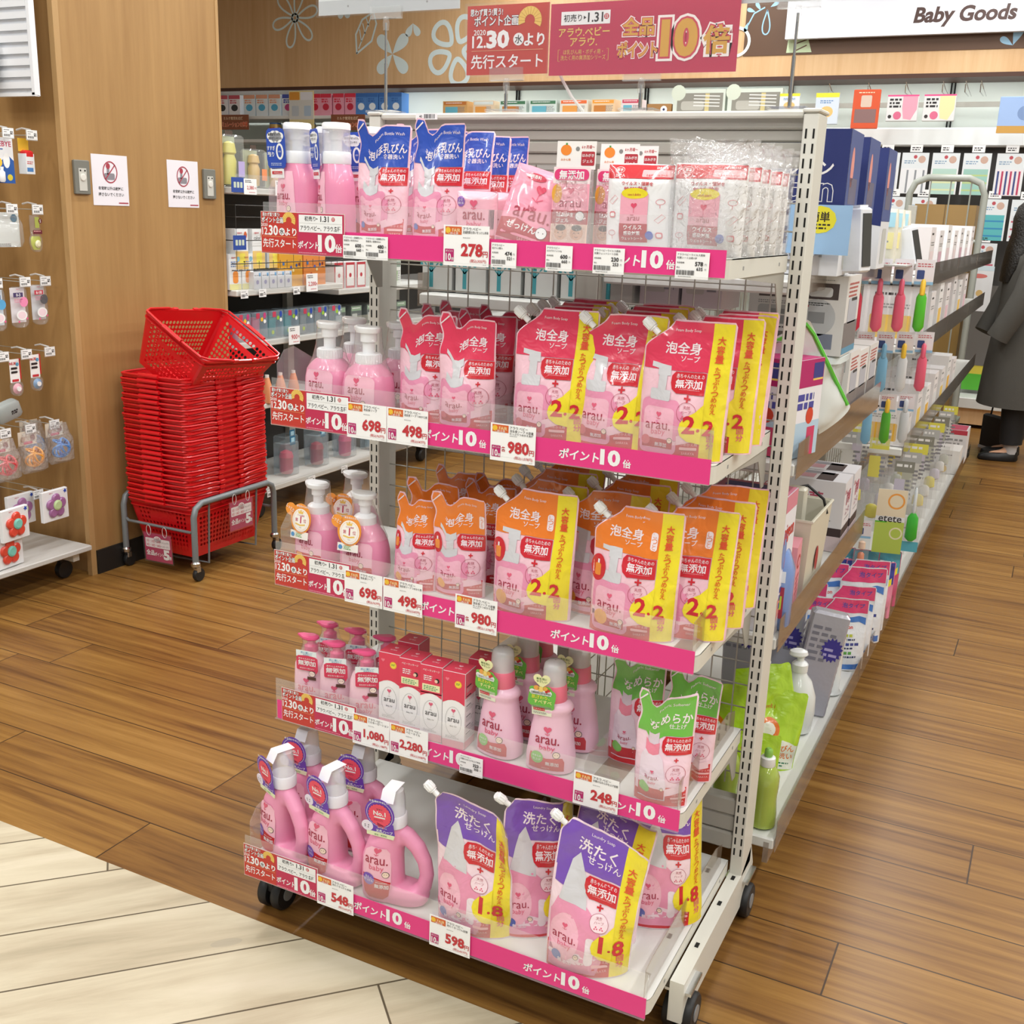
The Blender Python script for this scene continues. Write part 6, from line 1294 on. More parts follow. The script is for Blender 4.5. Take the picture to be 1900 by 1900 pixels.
# ---- central gondola behind the rack (double sided), one thing with its shelves as parts
GX = -.905
gon = thing('gondola_shelving', 'long white shelving unit behind the display rack, running down the right aisle', 'shelving', (GX, 2.2, 0))
def go(b, nm, par=None): o = b.obj(nm, par or gon); o.location = (-GX, -2.2, 0) if par is None else (0, 0, 0); return o
LIPM = clear('smoky_rail', '9a8878', .50, .12)
def gshelf(side, y0, y1, z, d, lipz=.055, dark=True):
    """side +1: right aisle"""
    xf = GX + side * d; b = MB(); x0, x1 = sorted((GX + side * .03, xf)); b.box(((x0 + x1) / 2, (y0 + y1) / 2, z - .015), (x1 - x0, y1 - y0 - .006, .028), SHELFW, bev=.004); s = go(b, 'shelf')
    g = MB(); g.box((xf + side * .004, (y0 + y1) / 2, z + lipz / 2 - .022), (.0016, y1 - y0 - .01, lipz + .02), LIPM); g.obj('front_guard', s); return s
bays = [(2.17, 3.22), (3.22, 4.02), (4.02, 5.02), (5.02, 6.02), (6.02, 7.10)]
for i, (y0, y1) in enumerate(bays):
    gshelf(1, y0, y1, .155, .505); gshelf(-1, y0, y1, .155, .475)
    for z, d in ((.620, .465), (.995, .465), (1.355, .42)) if i == 0 else (((1.30, .47), (1.06, .46), (.70, .46)) if i > 1 else ()): gshelf(1, y0, y1, z, d)
    for z in (.62, .95, 1.28): gshelf(-1, y0, y1, z, .42)
for y in [2.17] + [b_[1] for b_ in bays]:
    b = MB(); b.box((GX, y, .82), (.05, .03, 1.52), STEELG, bev=.003); go(b, 'upright')
for y0, y1 in bays:
    b = MB()
    for z in [.2 + .075 * k for k in range(18)]: b.tube([(GX, y0, z), (GX, y1, z)], .0018, WIRE, 4)
    for y in [y0 + .06 * k for k in range(1, int((y1 - y0) / .06))]: b.tube([(GX, y, .18), (GX, y, 1.50)], .0018, WIRE, 4)
    go(b, 'mesh_panel')
for x in (GX - .38, GX + .40):
    for y in (2.4, 4.4, 6.6):
        b = MB(); b.lathe([(.03, -.02), (.04, -.012), (.04, .012), (.03, .02)], BLACK, T=M.Translation((x, y, .04)) @ M.Rotation(PI / 2, 4, 'Y'), n=18); b.box((x, y, .10), (.03, .05, .05), BLACK); go(b, 'caster')
for y0, y1 in bays: 
    b = MB(); b.box((GX + .49, (y0 + y1) / 2, .118), (.012, y1 - y0 - .004, .05), LIPM); go(b, 'kick_rail')
# top shelf: tall blue steriliser boxes
NAVY = '22306f'
def milton(a, w, h):
    a.rect(-w * .5, h * .42, w * .5, h, ink(NAVY), 1); a.poly([(-w * .5, h * .42), (w * .5, h * .42), (w * .5, h * .36), (0, h * .42)], ink(NAVY), 1)
    a.text('レンジで簡単!', 0, h * .88, h * .07, ink('8fc4ea'), 2, .01, maxw=w * .8); a.text('ミルトン', w * .12, h * .74, h * .10, WHITE, 2, .03, maxw=w * .6); a.text('Milton', w * .05, h * .60, h * .17, WHITE, 3, .06, maxw=w * .85); a.text('Milton', w * .05, h * .60, h * .17, ink(NAVY), 4, .02, maxw=w * .85)
    a.text('専用', w * .1, h * .485, h * .08, WHITE, 3, .02); a.poly([(-w * .1, h * .2), (w * .35, h * .24), (w * .42, h * .36), (-w * .05, h * .33)], ink('5a6a98'), 2); a.lines(-w * .4, h * .14, w * .4, 3, h * .05, GREY, 2)
def miltonr(a, w, h): a.rect(-w * .5, h * .40, w * .5, h, ink('4a5a96'), 1); a.disc(-w * .2, h * .75, w * .12, ink('e89a90'), 2, 16, ry=h * .14); a.rrect(-w * .3, h * .5, w * .3, h * .68, .004, ink('6c6880'), 2); a.rrect(-w * .2, h * .04, w * .25, h * .34, .01, ink('c8cac4'), 1)
for i, (y, h) in enumerate(((2.49, .295), (2.72, .295), (3.00, .29))):
    pk(.26, .17, h, 'e6e9ee', (-.575, y, 1.356), .03, 'tall navy and white steriliser box on the top of the gondola, %s from the rack' % ['first', 'second', 'third'][i], 'box', 'steriliser_box', 'navy and white steriliser boxes', milton, miltonr)
b = MB(); b.box((0, 0, .05), (.13, .001, .10), ink('9cc4ea')); a = Art(); a.disc(0, .07, .035, ink('e8e23a'), 1, 12, ry=.028); a.text('簡単', 0, .076, .020, INKK, 2, .03); a.lines(-.025, .060, .025, 2, .007, INKK, 2); a.put(b, front(-.0005)); tag(b.obj('shelf_sign', None, (-.485, 2.385, 1.40)), 'light blue shelf sign with a yellow bubble reading easy', 'shelf sign')
for i in range(3): pk(.20, .09, .20 - .02 * i, 'd6e4ee', (-.58, 3.02 + .10 * i, 1.356), 0, 'pale packet box beyond the navy boxes, %s in its row' % ORD[i], 'box', 'packet_box', 'pale packet boxes on the top shelf', gen('7fb2d6', 'e8d9a8', seed=i), gen('7fb2d6', 'cfe0ea', seed=i + 4))
for i in range(3):
    b = MB(); b.loft([ering(z, w_, d_, 3, 18) for z, w_, d_ in ((0, .038, .02), (.02, .042, .026), (.11, .040, .022), (.15, .036, .006))], mat('cream_pouch', 'e9e4d2', .4, coat=.3)); a = Art(); a.rect(-.034, .10, .034, .14, ink('a8d4e4'), 1); a.rect(-.034, .04, .034, .085, ink('ece0a0'), 1); a.lines(-.028, .07, .028, 3, .010, GREY, 2, i); a.put(b, front(-.027)); tag(b.obj('small_pouch', None, (-.50 + .0 * i, 3.36 + .13 * i, 1.3585)), 'cream pouch with blue and yellow bands, %s in the row past the navy boxes' % ORD[i], 'pouch', 'cream pouches on the top shelf')
pk(.30, .60, .004, 'b9b7b4', (-.56, 3.535, 1.354), 0, 'thin wide display board under the cream pouches', 'display board', 'display_board')
# tilting white sample stands with dark screen-like faces
for i, (x, y, h, t) in enumerate(((-.428, 2.50, .135, .12), (-.432, 3.50, .125, .38))):
    b = MB(); b.box((0, 0, h / 2), (.065, .045, h), mat('sample_white', 'e8ebf2', .35), bev=.004); b.box((.0335, 0, h / 2), (.002, .034, h * .82), mat('sample_dark', '3a3c3c', .3)); b.box((0, 0, h + .003), (.05, .034, .005), mat('sample_white', 'e8ebf2', .35))
    tag(b.obj('sample_stand', None, (x, y, 1.362 if i == 0 else 1.335), (t * .3, -t * .6, -.35)), 'white sample block with a dark side panel on the shelf edge, %s' % ['near one', 'far one tipped over'][i], 'sample display')
def samples(a, w, h):
    dk = ink('57504e')
    for (x0, z0, x1, z1, c) in ((-.40, .70, -.03, .90, '6a5f5c'), (.06, .70, .42, .90, '4d4341'), (-.42, .08, -.06, .27, '6f6a62'), (.02, .08, .40, .27, '7d8496')): a.rect(w * x0, h * z0, w * x1, h * z1, ink(c), 1)
    a.rect(w * .02, h * .08, w * .17, h * .27, ink('7fb0dc'), 2); a.rrect(-w * .34, h * .73, -w * .10, h * .87, .006, ink('b9b9b7'), 2); a.rrect(w * .12, h * .73, w * .36, h * .85, .006, ink('cfcfce'), 2); a.rrect(-w * .38, h * .80 - .09, -w * .05, h * .60, .004, ink('a9acac'), 1) if False else a.rrect(-w * .40, h * .40, -w * .08, h * .60, .008, ink('b4b6b5'), 1)
    a.rect(-w * .26, h * .36, -w * .08, h * .55, ink('8f9292'), 2); a.disc(w * .22, h * .47, w * .19, ink('c0c2c4'), 1, 24); a.rect(w * .13, h * .40, w * .30, h * .54, ink('8e9092'), 2); a.disc(w * .05, h * .61, w * .08, ink('c23a44'), 3, 16, ry=h * .035)
    a.lines(-w * .4, h * .94, w * .4, 1, h * .02, GREY, 1); a.lines(-w * .4, h * .65, w * .4, 2, h * .025, GREY, 1, 4); a.lines(-w * .4, h * .32, w * .1, 1, h * .03, INKK, 1, 5)
def photo_side(a, w, h): a.rect(-w * .48, h * .02, w * .48, h * .10, ink('5c96b8'), 2); a.rect(-w * .48, h * .08, w * .48, h * .42, ink('7c7474'), 1); a.rrect(-w * .3, h * .4, w * .35, h * .72, .01, ink('b6b8c2'), 1); a.lines(-w * .35, h * .90, w * .4, 4, h * .05, ink('c86a64'), 2, 3); a.rect(-w * .1, h * .68, w * .3, h * .72, INKK, 2)
pk(.215, .165, .175, 'dfddda', (-.540, 2.585, 1.178), .0, 'white boxed container printed with grey product photos, on a storage container', 'box', 'container_box', None, samples, photo_side)
b = MB(); tr = clear('container_frost', 'e6eeee', .72, .25); b.loft([ering(z, w_, d_, 6, 28) for z, w_, d_ in ((0, .095, .070), (.004, .100, .075), (.165, .108, .082))], tr, caps=True); b.loft([ering(z, w_, d_, 6, 28) for z, w_, d_ in ((.163, .115, .089), (.176, .115, .089), (.180, .108, .082))], mat('container_lid', 'dde7e8', .3)); b.box((0, -.092, .155), (.07, .006, .022), mat('container_lid', 'dde7e8', .3), bev=.002); tag(b.obj('storage_container', None, (-.548, 2.585, .9965)), 'frosted white lidded storage container under the photo printed box', 'container')
pk(.22, .14, .17, 'e4e2e0', (-.552, 2.77, .9965), .0, 'white boxed container standing right behind the frosted storage container', 'box', 'container_box', None, gen('b0b4b6', 'c9c9c9'), photo_side)
pk(.22, .14, .16, 'e4e2e0', (-.555, 2.925, .9965), .0, 'white boxed container with red lettering, third beyond the rack', 'box', 'container_box', None, gen('b0b4b6', 'c9c9c9'), photo_side)
pk(.22, .14, .16, 'dcdad8', (-.555, 3.08, .9965), .0, 'white boxed container with red lettering, farthest of the three', 'box', 'container_box', None, gen('b0b4b6', 'c9c9c9'), photo_side)
# second level: magenta box and wrapped bag
def mg(a, w, h): a.rect(-w * .5, h * .72, w * .5, h, ink('b51e68'), 1); a.rect(w * .1, h * .80, w * .48, h * .96, ink('3a3a86'), 2); a.rect(w * .1, h * .78, w * .48, h * .80, FAN, 2); a.lines(-w * .4, h * .62, w * .45, 2, h * .09, ink('4a4aa0'), 2, 2, .38); a.disc(w * .1, h * .42, w * .14, ink('d2452c'), 2, 14, ry=h * .09); a.rect(-w * .5, 0, w * .5, h * .36, ink('b8d2e6'), 1); a.rect(w * .05, 0, w * .35, h * .3, ink('d0406a'), 2)
pk(.17, .115, .20, 'eceaf0', (-.525, 2.275, .997), -.25, 'magenta topped white box just behind the rack post', 'box', 'magenta_box', None, mg, mg, lambda a, w, d: a.rect(-w * .49, -d * .49, w * .49, d * .49, ink('b8286e'), 1))
b = MB(); p = Pouch(.26, .24, .10, wr=.012, seed=9, puff=(.1, 1.0)); b = p.mesh(Art()); b.mats = [mat('bag_white_film', 'dfe4e2', .18, coat=.6)]; c = MB(); c.tube([p.F(.125, .02 + .02 * k) for k in range(10)] + [p.F(.12 - .024 * k, .232) for k in range(10)], .005, plastic('5fc23c'), 6)
o = tag(b.obj('wrapped_bag', None, (-.490, 2.40, 1.02), (.45, -.55, .25)), 'crumpled clear and white bag with green edges lying over the shelf guard', 'wrapped bag'); c.obj('green_edge', o)
# third level: pigeon box, cream bin, combi cartons
def pig(a, w, h): a.rect(-w * .5, h * .88, w * .5, h, ink('d8889a'), 1); a.text('pigeon', -w * .02, h * .72, h * .13, ink('cf3a34'), 2, .04, maxw=w * .8, ang=0); a.disc(-w * .05, h * .48, w * .20, ink('d85a52'), 2, 18, ry=h * .09); a.disc(-w * .05, h * .48, w * .13, ink('f0c8c0'), 3, 18, ry=h * .06); a.poly([(-w * .5, h * .1), (w * .5, h * .3), (w * .5, h * .42), (-w * .5, h * .25)], ink('e79a92'), 1); a.lines(-w * .4, h * .32, w * .45, 3, h * .06, ink('4a58a8'), 2, 7, .36); a.disc(-w * .3, h * .6, w * .18, ink('7c92c8'), 1, 14, ry=h * .14)
tk = lambda a, w, d: (a.rect(-w * .49, -d * .49, w * .49, d * .49, ink('d27f98'), 1), a.rect(-w * .4, -d * .1, w * .2, d * .3, ink('40408c'), 2))
b = MB(); BM = mat('bin_cream', 'dcd9c8', .4, coat=.2); w_, d_, h_ = .12, .24, .19
for k, (x0, y0, x1, y1) in enumerate(((-w_, -d_, w_, -d_), (w_, -d_, w_, d_), (w_, d_, -w_, d_), (-w_, d_, -w_, -d_))):
    k0 = .42; b.add([(x0 * k0, y0 * k0, 0), (x1 * k0, y1 * k0, 0), (x1 * .5, y1 * .5, h_), (x0 * .5, y0 * .5, h_), (x0 * .47, y0 * .47, h_), (x1 * .47, y1 * .47, h_), (x1 * .40, y1 * .40, .004), (x0 * .40, y0 * .40, .004)], [(0, 1, 2, 3), (3, 2, 5, 4), (4, 5, 6, 7)], BM)
b.add([(-w_ * .42, -d_ * .42, .003), (w_ * .42, -d_ * .42, .003), (w_ * .42, d_ * .42, .003), (-w_ * .42, d_ * .42, .003)], [(0, 1, 2, 3)], BM)
b.tube([(-w_ * .5, -d_ * .5, h_), (w_ * .5, -d_ * .5, h_), (w_ * .5, d_ * .5, h_), (-w_ * .5, d_ * .5, h_)], .004, BM, 6, closed=True); b.box((0, -.02, h_ + .005), (.045, .035, .10), mat('bin_lid', 'd5d2c2', .4), bev=.005)
for k in range(5): b.box((-.024, -.02, h_ + .01 + k * .014), (.003, .022, .004), DARK)
a = Art(); a.disc(.0, .075, .018, ink('a8353c'), 1, 16, ry=.03); a.put(b, right(w_ * .475)); root = tag(b.obj('wipe_warmer', None, (-.500, 2.55, .6205)), 'cream plastic box open at the top with a tall lid block standing in it', 'warmer')
b2 = MB(); b2.tube([(-.02, .0, .10 + .10), (-.03, .03, .225), (.01, .05, .235), (.05, .055, .205), (.06, .06, .17)], .0035, BLACK, 7); b2.obj('cord', root)
def combi(a, w, h): a.rect(-w * .5, h * .22, w * .5, h * .34, ink('3e2f30'), 1); a.rect(-w * .5, 0, w * .5, h * .22, ink('d9c8cc'), 1); a.text('Combi', -w * .34, h * .86, h * .07, ink('b8404e'), 2, .01, maxw=w * .25); a.text('除菌', w * .08, h * .74, h * .19, ink('b8506a'), 2, .04, maxw=w * .5); a.text('じょ～ずα', w * .08, h * .55, h * .11, ink('a86a8a'), 2, .02, maxw=w * .5); a.lines(-w * .2, h * .44, w * .4, 1, h * .03, GREY, 2)
def combit(a, w, d): a.rect(-w * .46, -d * .3, w * .1, d * .1, ink('cf9aa6'), 1); a.rect(w * .14, -d * .45, w * .34, d * .35, ink('3e2f30'), 1); a.rect(-w * .3, d * .15, w * .3, d * .4, ink('9a9aa4'), 1)
pk(.16, .10, .30, 'e9e9f0', (-.530, 2.240, .6205), 0, 'tall white and salmon pigeon box, nearest the rack beside the cream warmer', 'box', 'tall_box', None, pig, pig, tk)
pk(.10, .09, .155, 'e79aa8', (-.500, 2.372, .6205), .1, 'small pink box with a red oval, in front of the cream warmer', 'box', 'pink_box', None, lambda a, w, h: (a.disc(0, h * .72, w * .33, ink('b8353c'), 1, 18, ry=h * .1), a.lines(-w * .3, h * .5, w * .3, 4, h * .08, ink('c8606c'), 2)), lambda a, w, h: (a.disc(0, h * .72, w * .33, ink('b8353c'), 1, 18, ry=h * .1), a.disc(0, h * .72, w * .22, ink('e79aa8'), 2, 18, ry=h * .06), a.lines(-w * .3, h * .5, w * .3, 4, h * .08, ink('c8606c'), 2)))
for i, (y, z) in enumerate(((2.93, .6205), (3.06, .6205), (2.93, .816), (3.06, .816))):
    h = .19 if i < 2 else .06
    if i < 2: pk(.22, .12, h, 'e0dfe4', (-.555, y, z), .02, 'white Combi carton with a dark band, %s on the shelf beside the cream warmer' % ['near one', 'far one'][i], 'box', 'wipe_carton', 'white and pink wipe cartons', combi, combi, combit)
# base shelf goods (z .155)
ZG = .1556; LIME = mat('film_lime', 'a5d21f', .28, coat=.6, bump=(30, .3)); GLIQ = mat('liquid_green', 'b4c45a', .12, coat=.8)
def b_dish():
    b = MB(); b.lathe([(.026, 0), (.031, .004), (.031, .03), (.028, .07), (.030, .10), (.030, .125), (.022, .145), (.013, .152)], clear('bottle_green_clear', 'b9cf5e', .72, .06), n=26); root = tag(b.obj('detergent_bottle'), '', 'detergent bottle')
    b = MB(); b.lathe([(.0285, .003), (.0285, .028), (.0255, .07), (.027, .10), (.026, .118)], GLIQ, n=20); b.obj('green_liquid', root)
    b = MB(); b.lathe([(.0165, .150), (.0175, .152), (.0165, .170), (.012, .172)], plastic('f2f4f4'), n=22); b.lathe([(.008, .171), (.010, .175), (.009, .188), (.005, .192)], plastic('8cc35a'), n=18); b.obj('cap', root); return root
pd = Proto(b_dish); GD_ = 'clear green detergent bottles on the base shelf'
for x, y, lab in ((-.440, 2.222, 'green detergent bottle nearest the aisle behind the rack post'), (-.532, 2.235, 'green detergent bottle second from the aisle, seen left of the post'), (-.625, 2.225, 'green detergent bottle seen through the mesh, third from the aisle'), (-.715, 2.225, 'green detergent bottle seen through the mesh, fourth from the aisle')): pd.at((x, y, ZG), 0, lab, GD_, sc=.98)
def b_lime():
    W, H = .15, .20; p = Pouch(W, H, .06, L=[(0, -W / 2), (H * .8, -W / 2), (H, -W * .42)], wr=.009, seed=33, bend=.012, base='b2d92c'); a = Art()
    a.poly([(-W * .47, H * .03), (W * .47, H * .03), (W * .47, H * .34), (W * .2, H * .40), (-W * .47, H * .28)], film('eceee2'), 1); a.disc(-W * .08, H * .50, W * .20, film('e9761c'), 2, 22, ry=H * .14); a.disc(-W * .08, H * .50, W * .13, film('f2f0e6'), 3, 18, ry=H * .09)
    a.text('Combi', -W * .15, H * .76, H * .055, film('d0661c'), 2, .01); a.text('哺乳びん', W * .18, H * .30, H * .085, film('e9803c'), 3, .03, maxw=W * .5); a.text('野菜洗い', W * .18, H * .19, H * .085, film('e9803c'), 3, .03, maxw=W * .5); a.disc(-W * .15, H * .28, W * .06, film('e9761c'), 3, 14); a.lines(-W * .1, H * .1, W * .4, 2, H * .03, ink('3a7a5c'), 3)
    return tag(p.mesh(a).obj('lime_pouch'), '', 'refill pouch')
plm = Proto(b_lime); GLm = 'lime green Combi refill pouches'
for x, y, z, rx, ry, rz, s_, lab in ((-.500, 2.335, ZG, -.05, .05, .3, .9, 'lime green Combi pouch standing just behind the green bottle'), (-.505, 2.500, ZG, -.10, .12, .35, 1.15, 'large lime green Combi pouch with an orange ring, leaning'), (-.60, 2.44, ZG, -.1, -.1, 0, 1.2, 'lime green Combi pouch behind the mesh, seen over the fourth rack shelf'), (-.52, 2.62, ZG, -.15, -.15, .5, 1.2, 'plain crumpled lime green Combi pouch behind the leaning one'), (-.66, 2.33, ZG, -.1, -.1, 0, 1.05, 'lime green Combi pouch deep behind the rack mesh')):
    plm.at((x, y, z), 0, lab, GLm, rot=(rx, ry, rz), sc=s_ * .86)
def b_wp():
    b = MB(); b.lathe([(.030, 0), (.040, .006), (.044, .05), (.042, .09), (.030, .125), (.018, .140), (.016, .150)], mat('bottle_white', 'e3e8e8', .25, coat=.4), n=28); root = tag(b.obj('white_pump_bottle'), '', 'pump bottle')
    b = MB(); b.lathe([(.018, .148), (.0185, .165), (.014, .170), (.008, .172), (.008, .185)], plastic('eef1f2'), n=20); b.loft([ering(z, .022 * k, .016 * k, 2, 18, cx=-.006) for z, k in ((.184, .8), (.188, 1), (.196, .9), (.200, .5))], plastic('eef1f2')); b.obj('pump', root); return root
pwp = Proto(b_wp)
for x, y, lab in ((-.485, 2.735, 'white round pump bottle standing behind the lime pouches'), (-.575, 2.70, 'white round pump bottle farther from the aisle, half hidden by the rack post')): pwp.at((x, y, ZG), .4, lab, 'white round pump bottles', sc=1.15)
for i, (x, y, t) in enumerate(((-.48, 2.86, .28), (-.57, 2.90, .05), (-.66, 2.84, -.1))):
    b = MB(); w, h = .10, .30; b.box((0, 0, h / 2), (w, .05, h), mat('pack_grey_lilac', 'a9a9b6', .25, coat=.6, bump=(30, .2)), bev=.008); a = Art(); a.poly([(w * .22 + (.030 if k % 2 else .023) * math.cos(PI * k / 16), h * .66 + (.036 if k % 2 else .028) * math.sin(PI * k / 16)) for k in range(32)], ink('3a3290'), 2); a.lines(-w * .4, h * .85, w * .3, 6, h * .06, ink('7c7c8a'), 1, i); a.lines(w * .02, h * .66, w * .4, 2, h * .05, ink('b0a8dc'), 3, 2); a.put(b, front(-.025))
    r = Art(); r.lines(-.02, h * .8, .02, 12, .02, ink('6c6c7c'), 1, i); r.put(b, right(w / 2)); tag(b.obj('grey_refill_pack', None, (x, y, ZG), (-.05, t * .5, t)), 'tall grey refill pack with a purple starburst, %s from the aisle' % ORD[i], 'refill pack', 'tall grey refill packs')
def b_slim():
    b = MB(); wt = mat('bottle_white', 'e3e8e8', .25, coat=.4); b.lathe([(.028, 0), (.032, .004), (.026, .012), (.026, .14), (.030, .150), (.027, .168), (.016, .180), (.014, .200), (.008, .206)], wt, n=24); return tag(b.obj('slim_bottle'), '', 'bottle')
psl = Proto(b_slim)
for x, y, lab in ((-.448, 3.03, 'slim white bottle with a domed top near the shelf edge'), (-.515, 3.08, 'slim white bottle behind the domed one, farther from the aisle')): psl.at((x, y, ZG), 0, lab, 'slim white bottles', sc=(1.05, 1.05, 1.1))
def b_pig():
    W, H = .13, .22; p = Pouch(W, H, .06, L=[(0, -W / 2), (H * .8, -W / 2), (H, -W * .30)], wr=.004, seed=44, bend=.01, base='e6eaf0'); a = Art()
    a.poly(p.clip(H * .80, H), film('e23c74'), 1); a.text('泡タイプ', W * .15, H * .90, H * .07, film('3a4aa8'), 2, .03, maxw=W * .55); a.poly([(-W * .44, H * .62), (-W * .2, H * .72), (W * .3, H * .76), (W * .46, H * .74), (W * .46, H * .64), (W * .3, H * .68), (-W * .2, H * .66)], film('3f78c8'), 1)
    a.text('pigeon', W * .02, H * .60, H * .06, film('d8402e'), 2, .04, maxw=W * .6)
    for i, cc in enumerate(('b8c23a', '2e3a8c', '4a9a3c')): a.lines(-W * .32, H * (.50 - .12 * i), W * .38, 1, H * .045, film(cc), 2, i, .42); a.lines(-W * .28, H * (.445 - .12 * i), W * .36, 1, H * .03, film('2e3a6c'), 2, i + 5, .4)
    a.poly([(-W * .44, H * .02), (W * .44, H * .02), (W * .44, H * .10), (-W * .44, H * .08)], film('3f78c8'), 1); return tag(p.mesh(a).obj('cleaner_pouch'), '', 'refill pouch')
ppg = Proto(b_pig); GPg = 'white and pink pigeon cleaner pouches'
for i, (x, y, r, s_) in enumerate(((-.455, 3.24, .3, 1), (-.545, 3.22, .2, .98), (-.455, 3.36, .3, 1.02), (-.60, 3.34, .1, 1), (-.450, 3.50, .35, 1.12), (-.57, 3.50, .25, 1.1), (-.455, 3.62, .3, 1.08))):
    ppg.at((x, y, ZG), r, 'white pigeon cleaner pouch with pink top, %s' % ['frontmost at the aisle edge', 'frontmost away from the aisle', 'second along the aisle edge', 'second row away from the aisle', 'third along the aisle edge', 'third row away from the aisle', 'rearmost along the aisle edge'][i], GPg, sc=s_)
def b_foil(c1, c2):
    def f():
        W, H = .09, .20; p = Pouch(W, H, .05, wr=.006, seed=51, base=c1); a = Art(); a.poly(p.clip(H * .6, H), film(c2), 1); a.poly([(-W * .4, H * .5), (0, H * .58), (W * .4, H * .72), (W * .4, H * .6), (0, H * .46)], film('f0e43a'), 2); a.lines(-W * .3, H * .8, W * .35, 2, H * .06, WHITE, 3, 5, .35); return tag(p.mesh(a).obj('foil_pouch'), '', 'refill pouch')
    return Proto(f)
pfo = [b_foil('e48aa8', '2b3a9c'), b_foil('c9517c', '4aa8bc')]
for i, (x, y, v) in enumerate(((-.50, 3.73, 0), (-.43, 3.76, 0), (-.57, 3.72, 0), (-.50, 3.87, 1), (-.43, 3.90, 1), (-.58, 3.86, 1))):
    pfo[v].at((x, y, ZG), .3, '%s pouch %s' % (['navy topped pink', 'teal topped magenta'][v], ['second from the aisle in its row', 'nearest the aisle in its row', 'third from the aisle in its row'][i % 3]), 'shiny coloured pouches past the cleaner pouches')
# hanging goods of the second bay
def hang(nm, w, h, art, loc, label, cat, grp, rz=.0, blob=None, rot=None):
    b = MB(); b.box((0, 0, -h / 2), (w, .0016, h), PACK if blob else ink('e6e8ea')); a = Art(); art(a, w, h); a.put(b, front(-.0008))
    if blob:
        for (bx, bz, bw, bh, c) in blob: b.loft([ering(z, bw * k, .010 * k, 2.2, 14, cx=bx, cy=-.008) for z, k in ((bz, .4), (bz + bh * .12, 1), (bz + bh * .85, .9), (bz + bh, .4))], plastic(c))
    return tag(b.obj(nm, None, loc, rot or (0, 0, rz)), label, cat, grp)
def bart(c): return lambda a, w, h: (a.rect(-w * .5, -h * .30, w * .5, 0, ink('e4dde0'), 1), a.lines(-w * .4, -h * .06, w * .4, 2, h * .03, ink('c05a60'), 2, 3), a.rect(-w * .5, -h * .33, w * .5, -h * .29, ink('8cb8d8'), 2), a.rrect(-w * .4, -h * .26, w * .0, -h * .14, .003, ink('3a4a80'), 2))
G5 = 'hanging packs of toothbrushes past the white boxes'
for i in range(11):
    c = ['d2304c', 'e8607c', 'e8607c', '52b82a', 'c8ccd0', '7ab0d0', 'd8dadc', 'e8607c', '7ab0d0', '58b030', 'd0d4d8'][i]; row = i // 4; x = -.535 + .052 * (i % 4)
    hang('toothbrush_pack', .052, .215 - .02 * row, bart(c), (x, 3.26 + .05 * (i % 4) + .24 * row, 1.372 - .225 * row), 'hanging baby toothbrush pack, %s column in the %s row of the hooks' % (ORD[i % 4], ['upper', 'middle', 'lower'][row]), 'toothbrush pack', G5, .15,
         [(0, -.205 + .02 * row, .016, .115, c), (0, -.105 + .02 * row, .008, .05, 'f2c53a' if i % 3 == 0 else c)])
def et(a, w, h): a.rect(-w * .5, -h, w * .5, -h * .5, ink('b7cf5a'), 1); a.rect(-w * .5, -h * .42, w * .5, 0, ink('e9dcc0'), 1); a.ring(w * .15, -h * .18, w * .26, .006, ink('eea24a'), 2); a.text('etete', 0, -h * .46, h * .09, INKK, 3, .01, maxw=w * .85); a.ring(w * .25, -h * .68, w * .2, .005, ink('e9e6c0'), 2); a.rect(-w * .5, -h * .52, -w * .1, -h * .50, ink('52b82a'), 2)
hang('cutlery_pack', .095, .225, et, (-.43, 3.80, .60), 'orange and green hanging pack lettered etete beside the base shelf', 'cutlery pack', None, .2)
hang('brush_pack', .055, .26, lambda a, w, h: a.rect(-w * .5, -h, w * .5, -h * .86, ink('5ab4c8'), 1), (-.365, 3.88, .63), 'slim hanging pack with bright green bristles next to the etete pack', 'brush pack', None, .15, [(0, -.22, .020, .10, '3fb83a'), (0, -.12, .006, .09, 'dfe8ee')])
hang('spoon_pack', .05, .19, bart('e'), (-.50, 3.72, .50), 'slim pack with small round photographs left of the etete pack', 'spoon pack', None, .2, [(0, -.15, .012, .04, 'd98a6a'), (0, -.10, .012, .03, 'e8c8b0')])
G6 = 'rows of small clear packs hooked over the base shelf'
cc = ['d5d6d2', 'd9cf5e', 'c9c3d4', 'd9d9d6', 'b9bcae', 'e0cf5a']
for r_ in range(3):
    for k in range(9):
        hang('clear_pack', .07, .17, gen(['b9bcbc', 'e4df5a', '8a8a80'][(k + r_) % 3], cc[(k * 2 + r_) % 6], seed=k + 9 * r_), (-.585 + .085 * r_, 3.80 + .20 * k + .05 * r_, [.62, .60, .52][r_] - .004 * k), 'small clear hanging pack, %s from the rack in the %s line' % (ORD[k], ['inner', 'middle', 'aisle side'][r_]), 'hanging pack', G6, .1, [(.0, -.12, .022, .05, cc[(k + r_) % 6])])
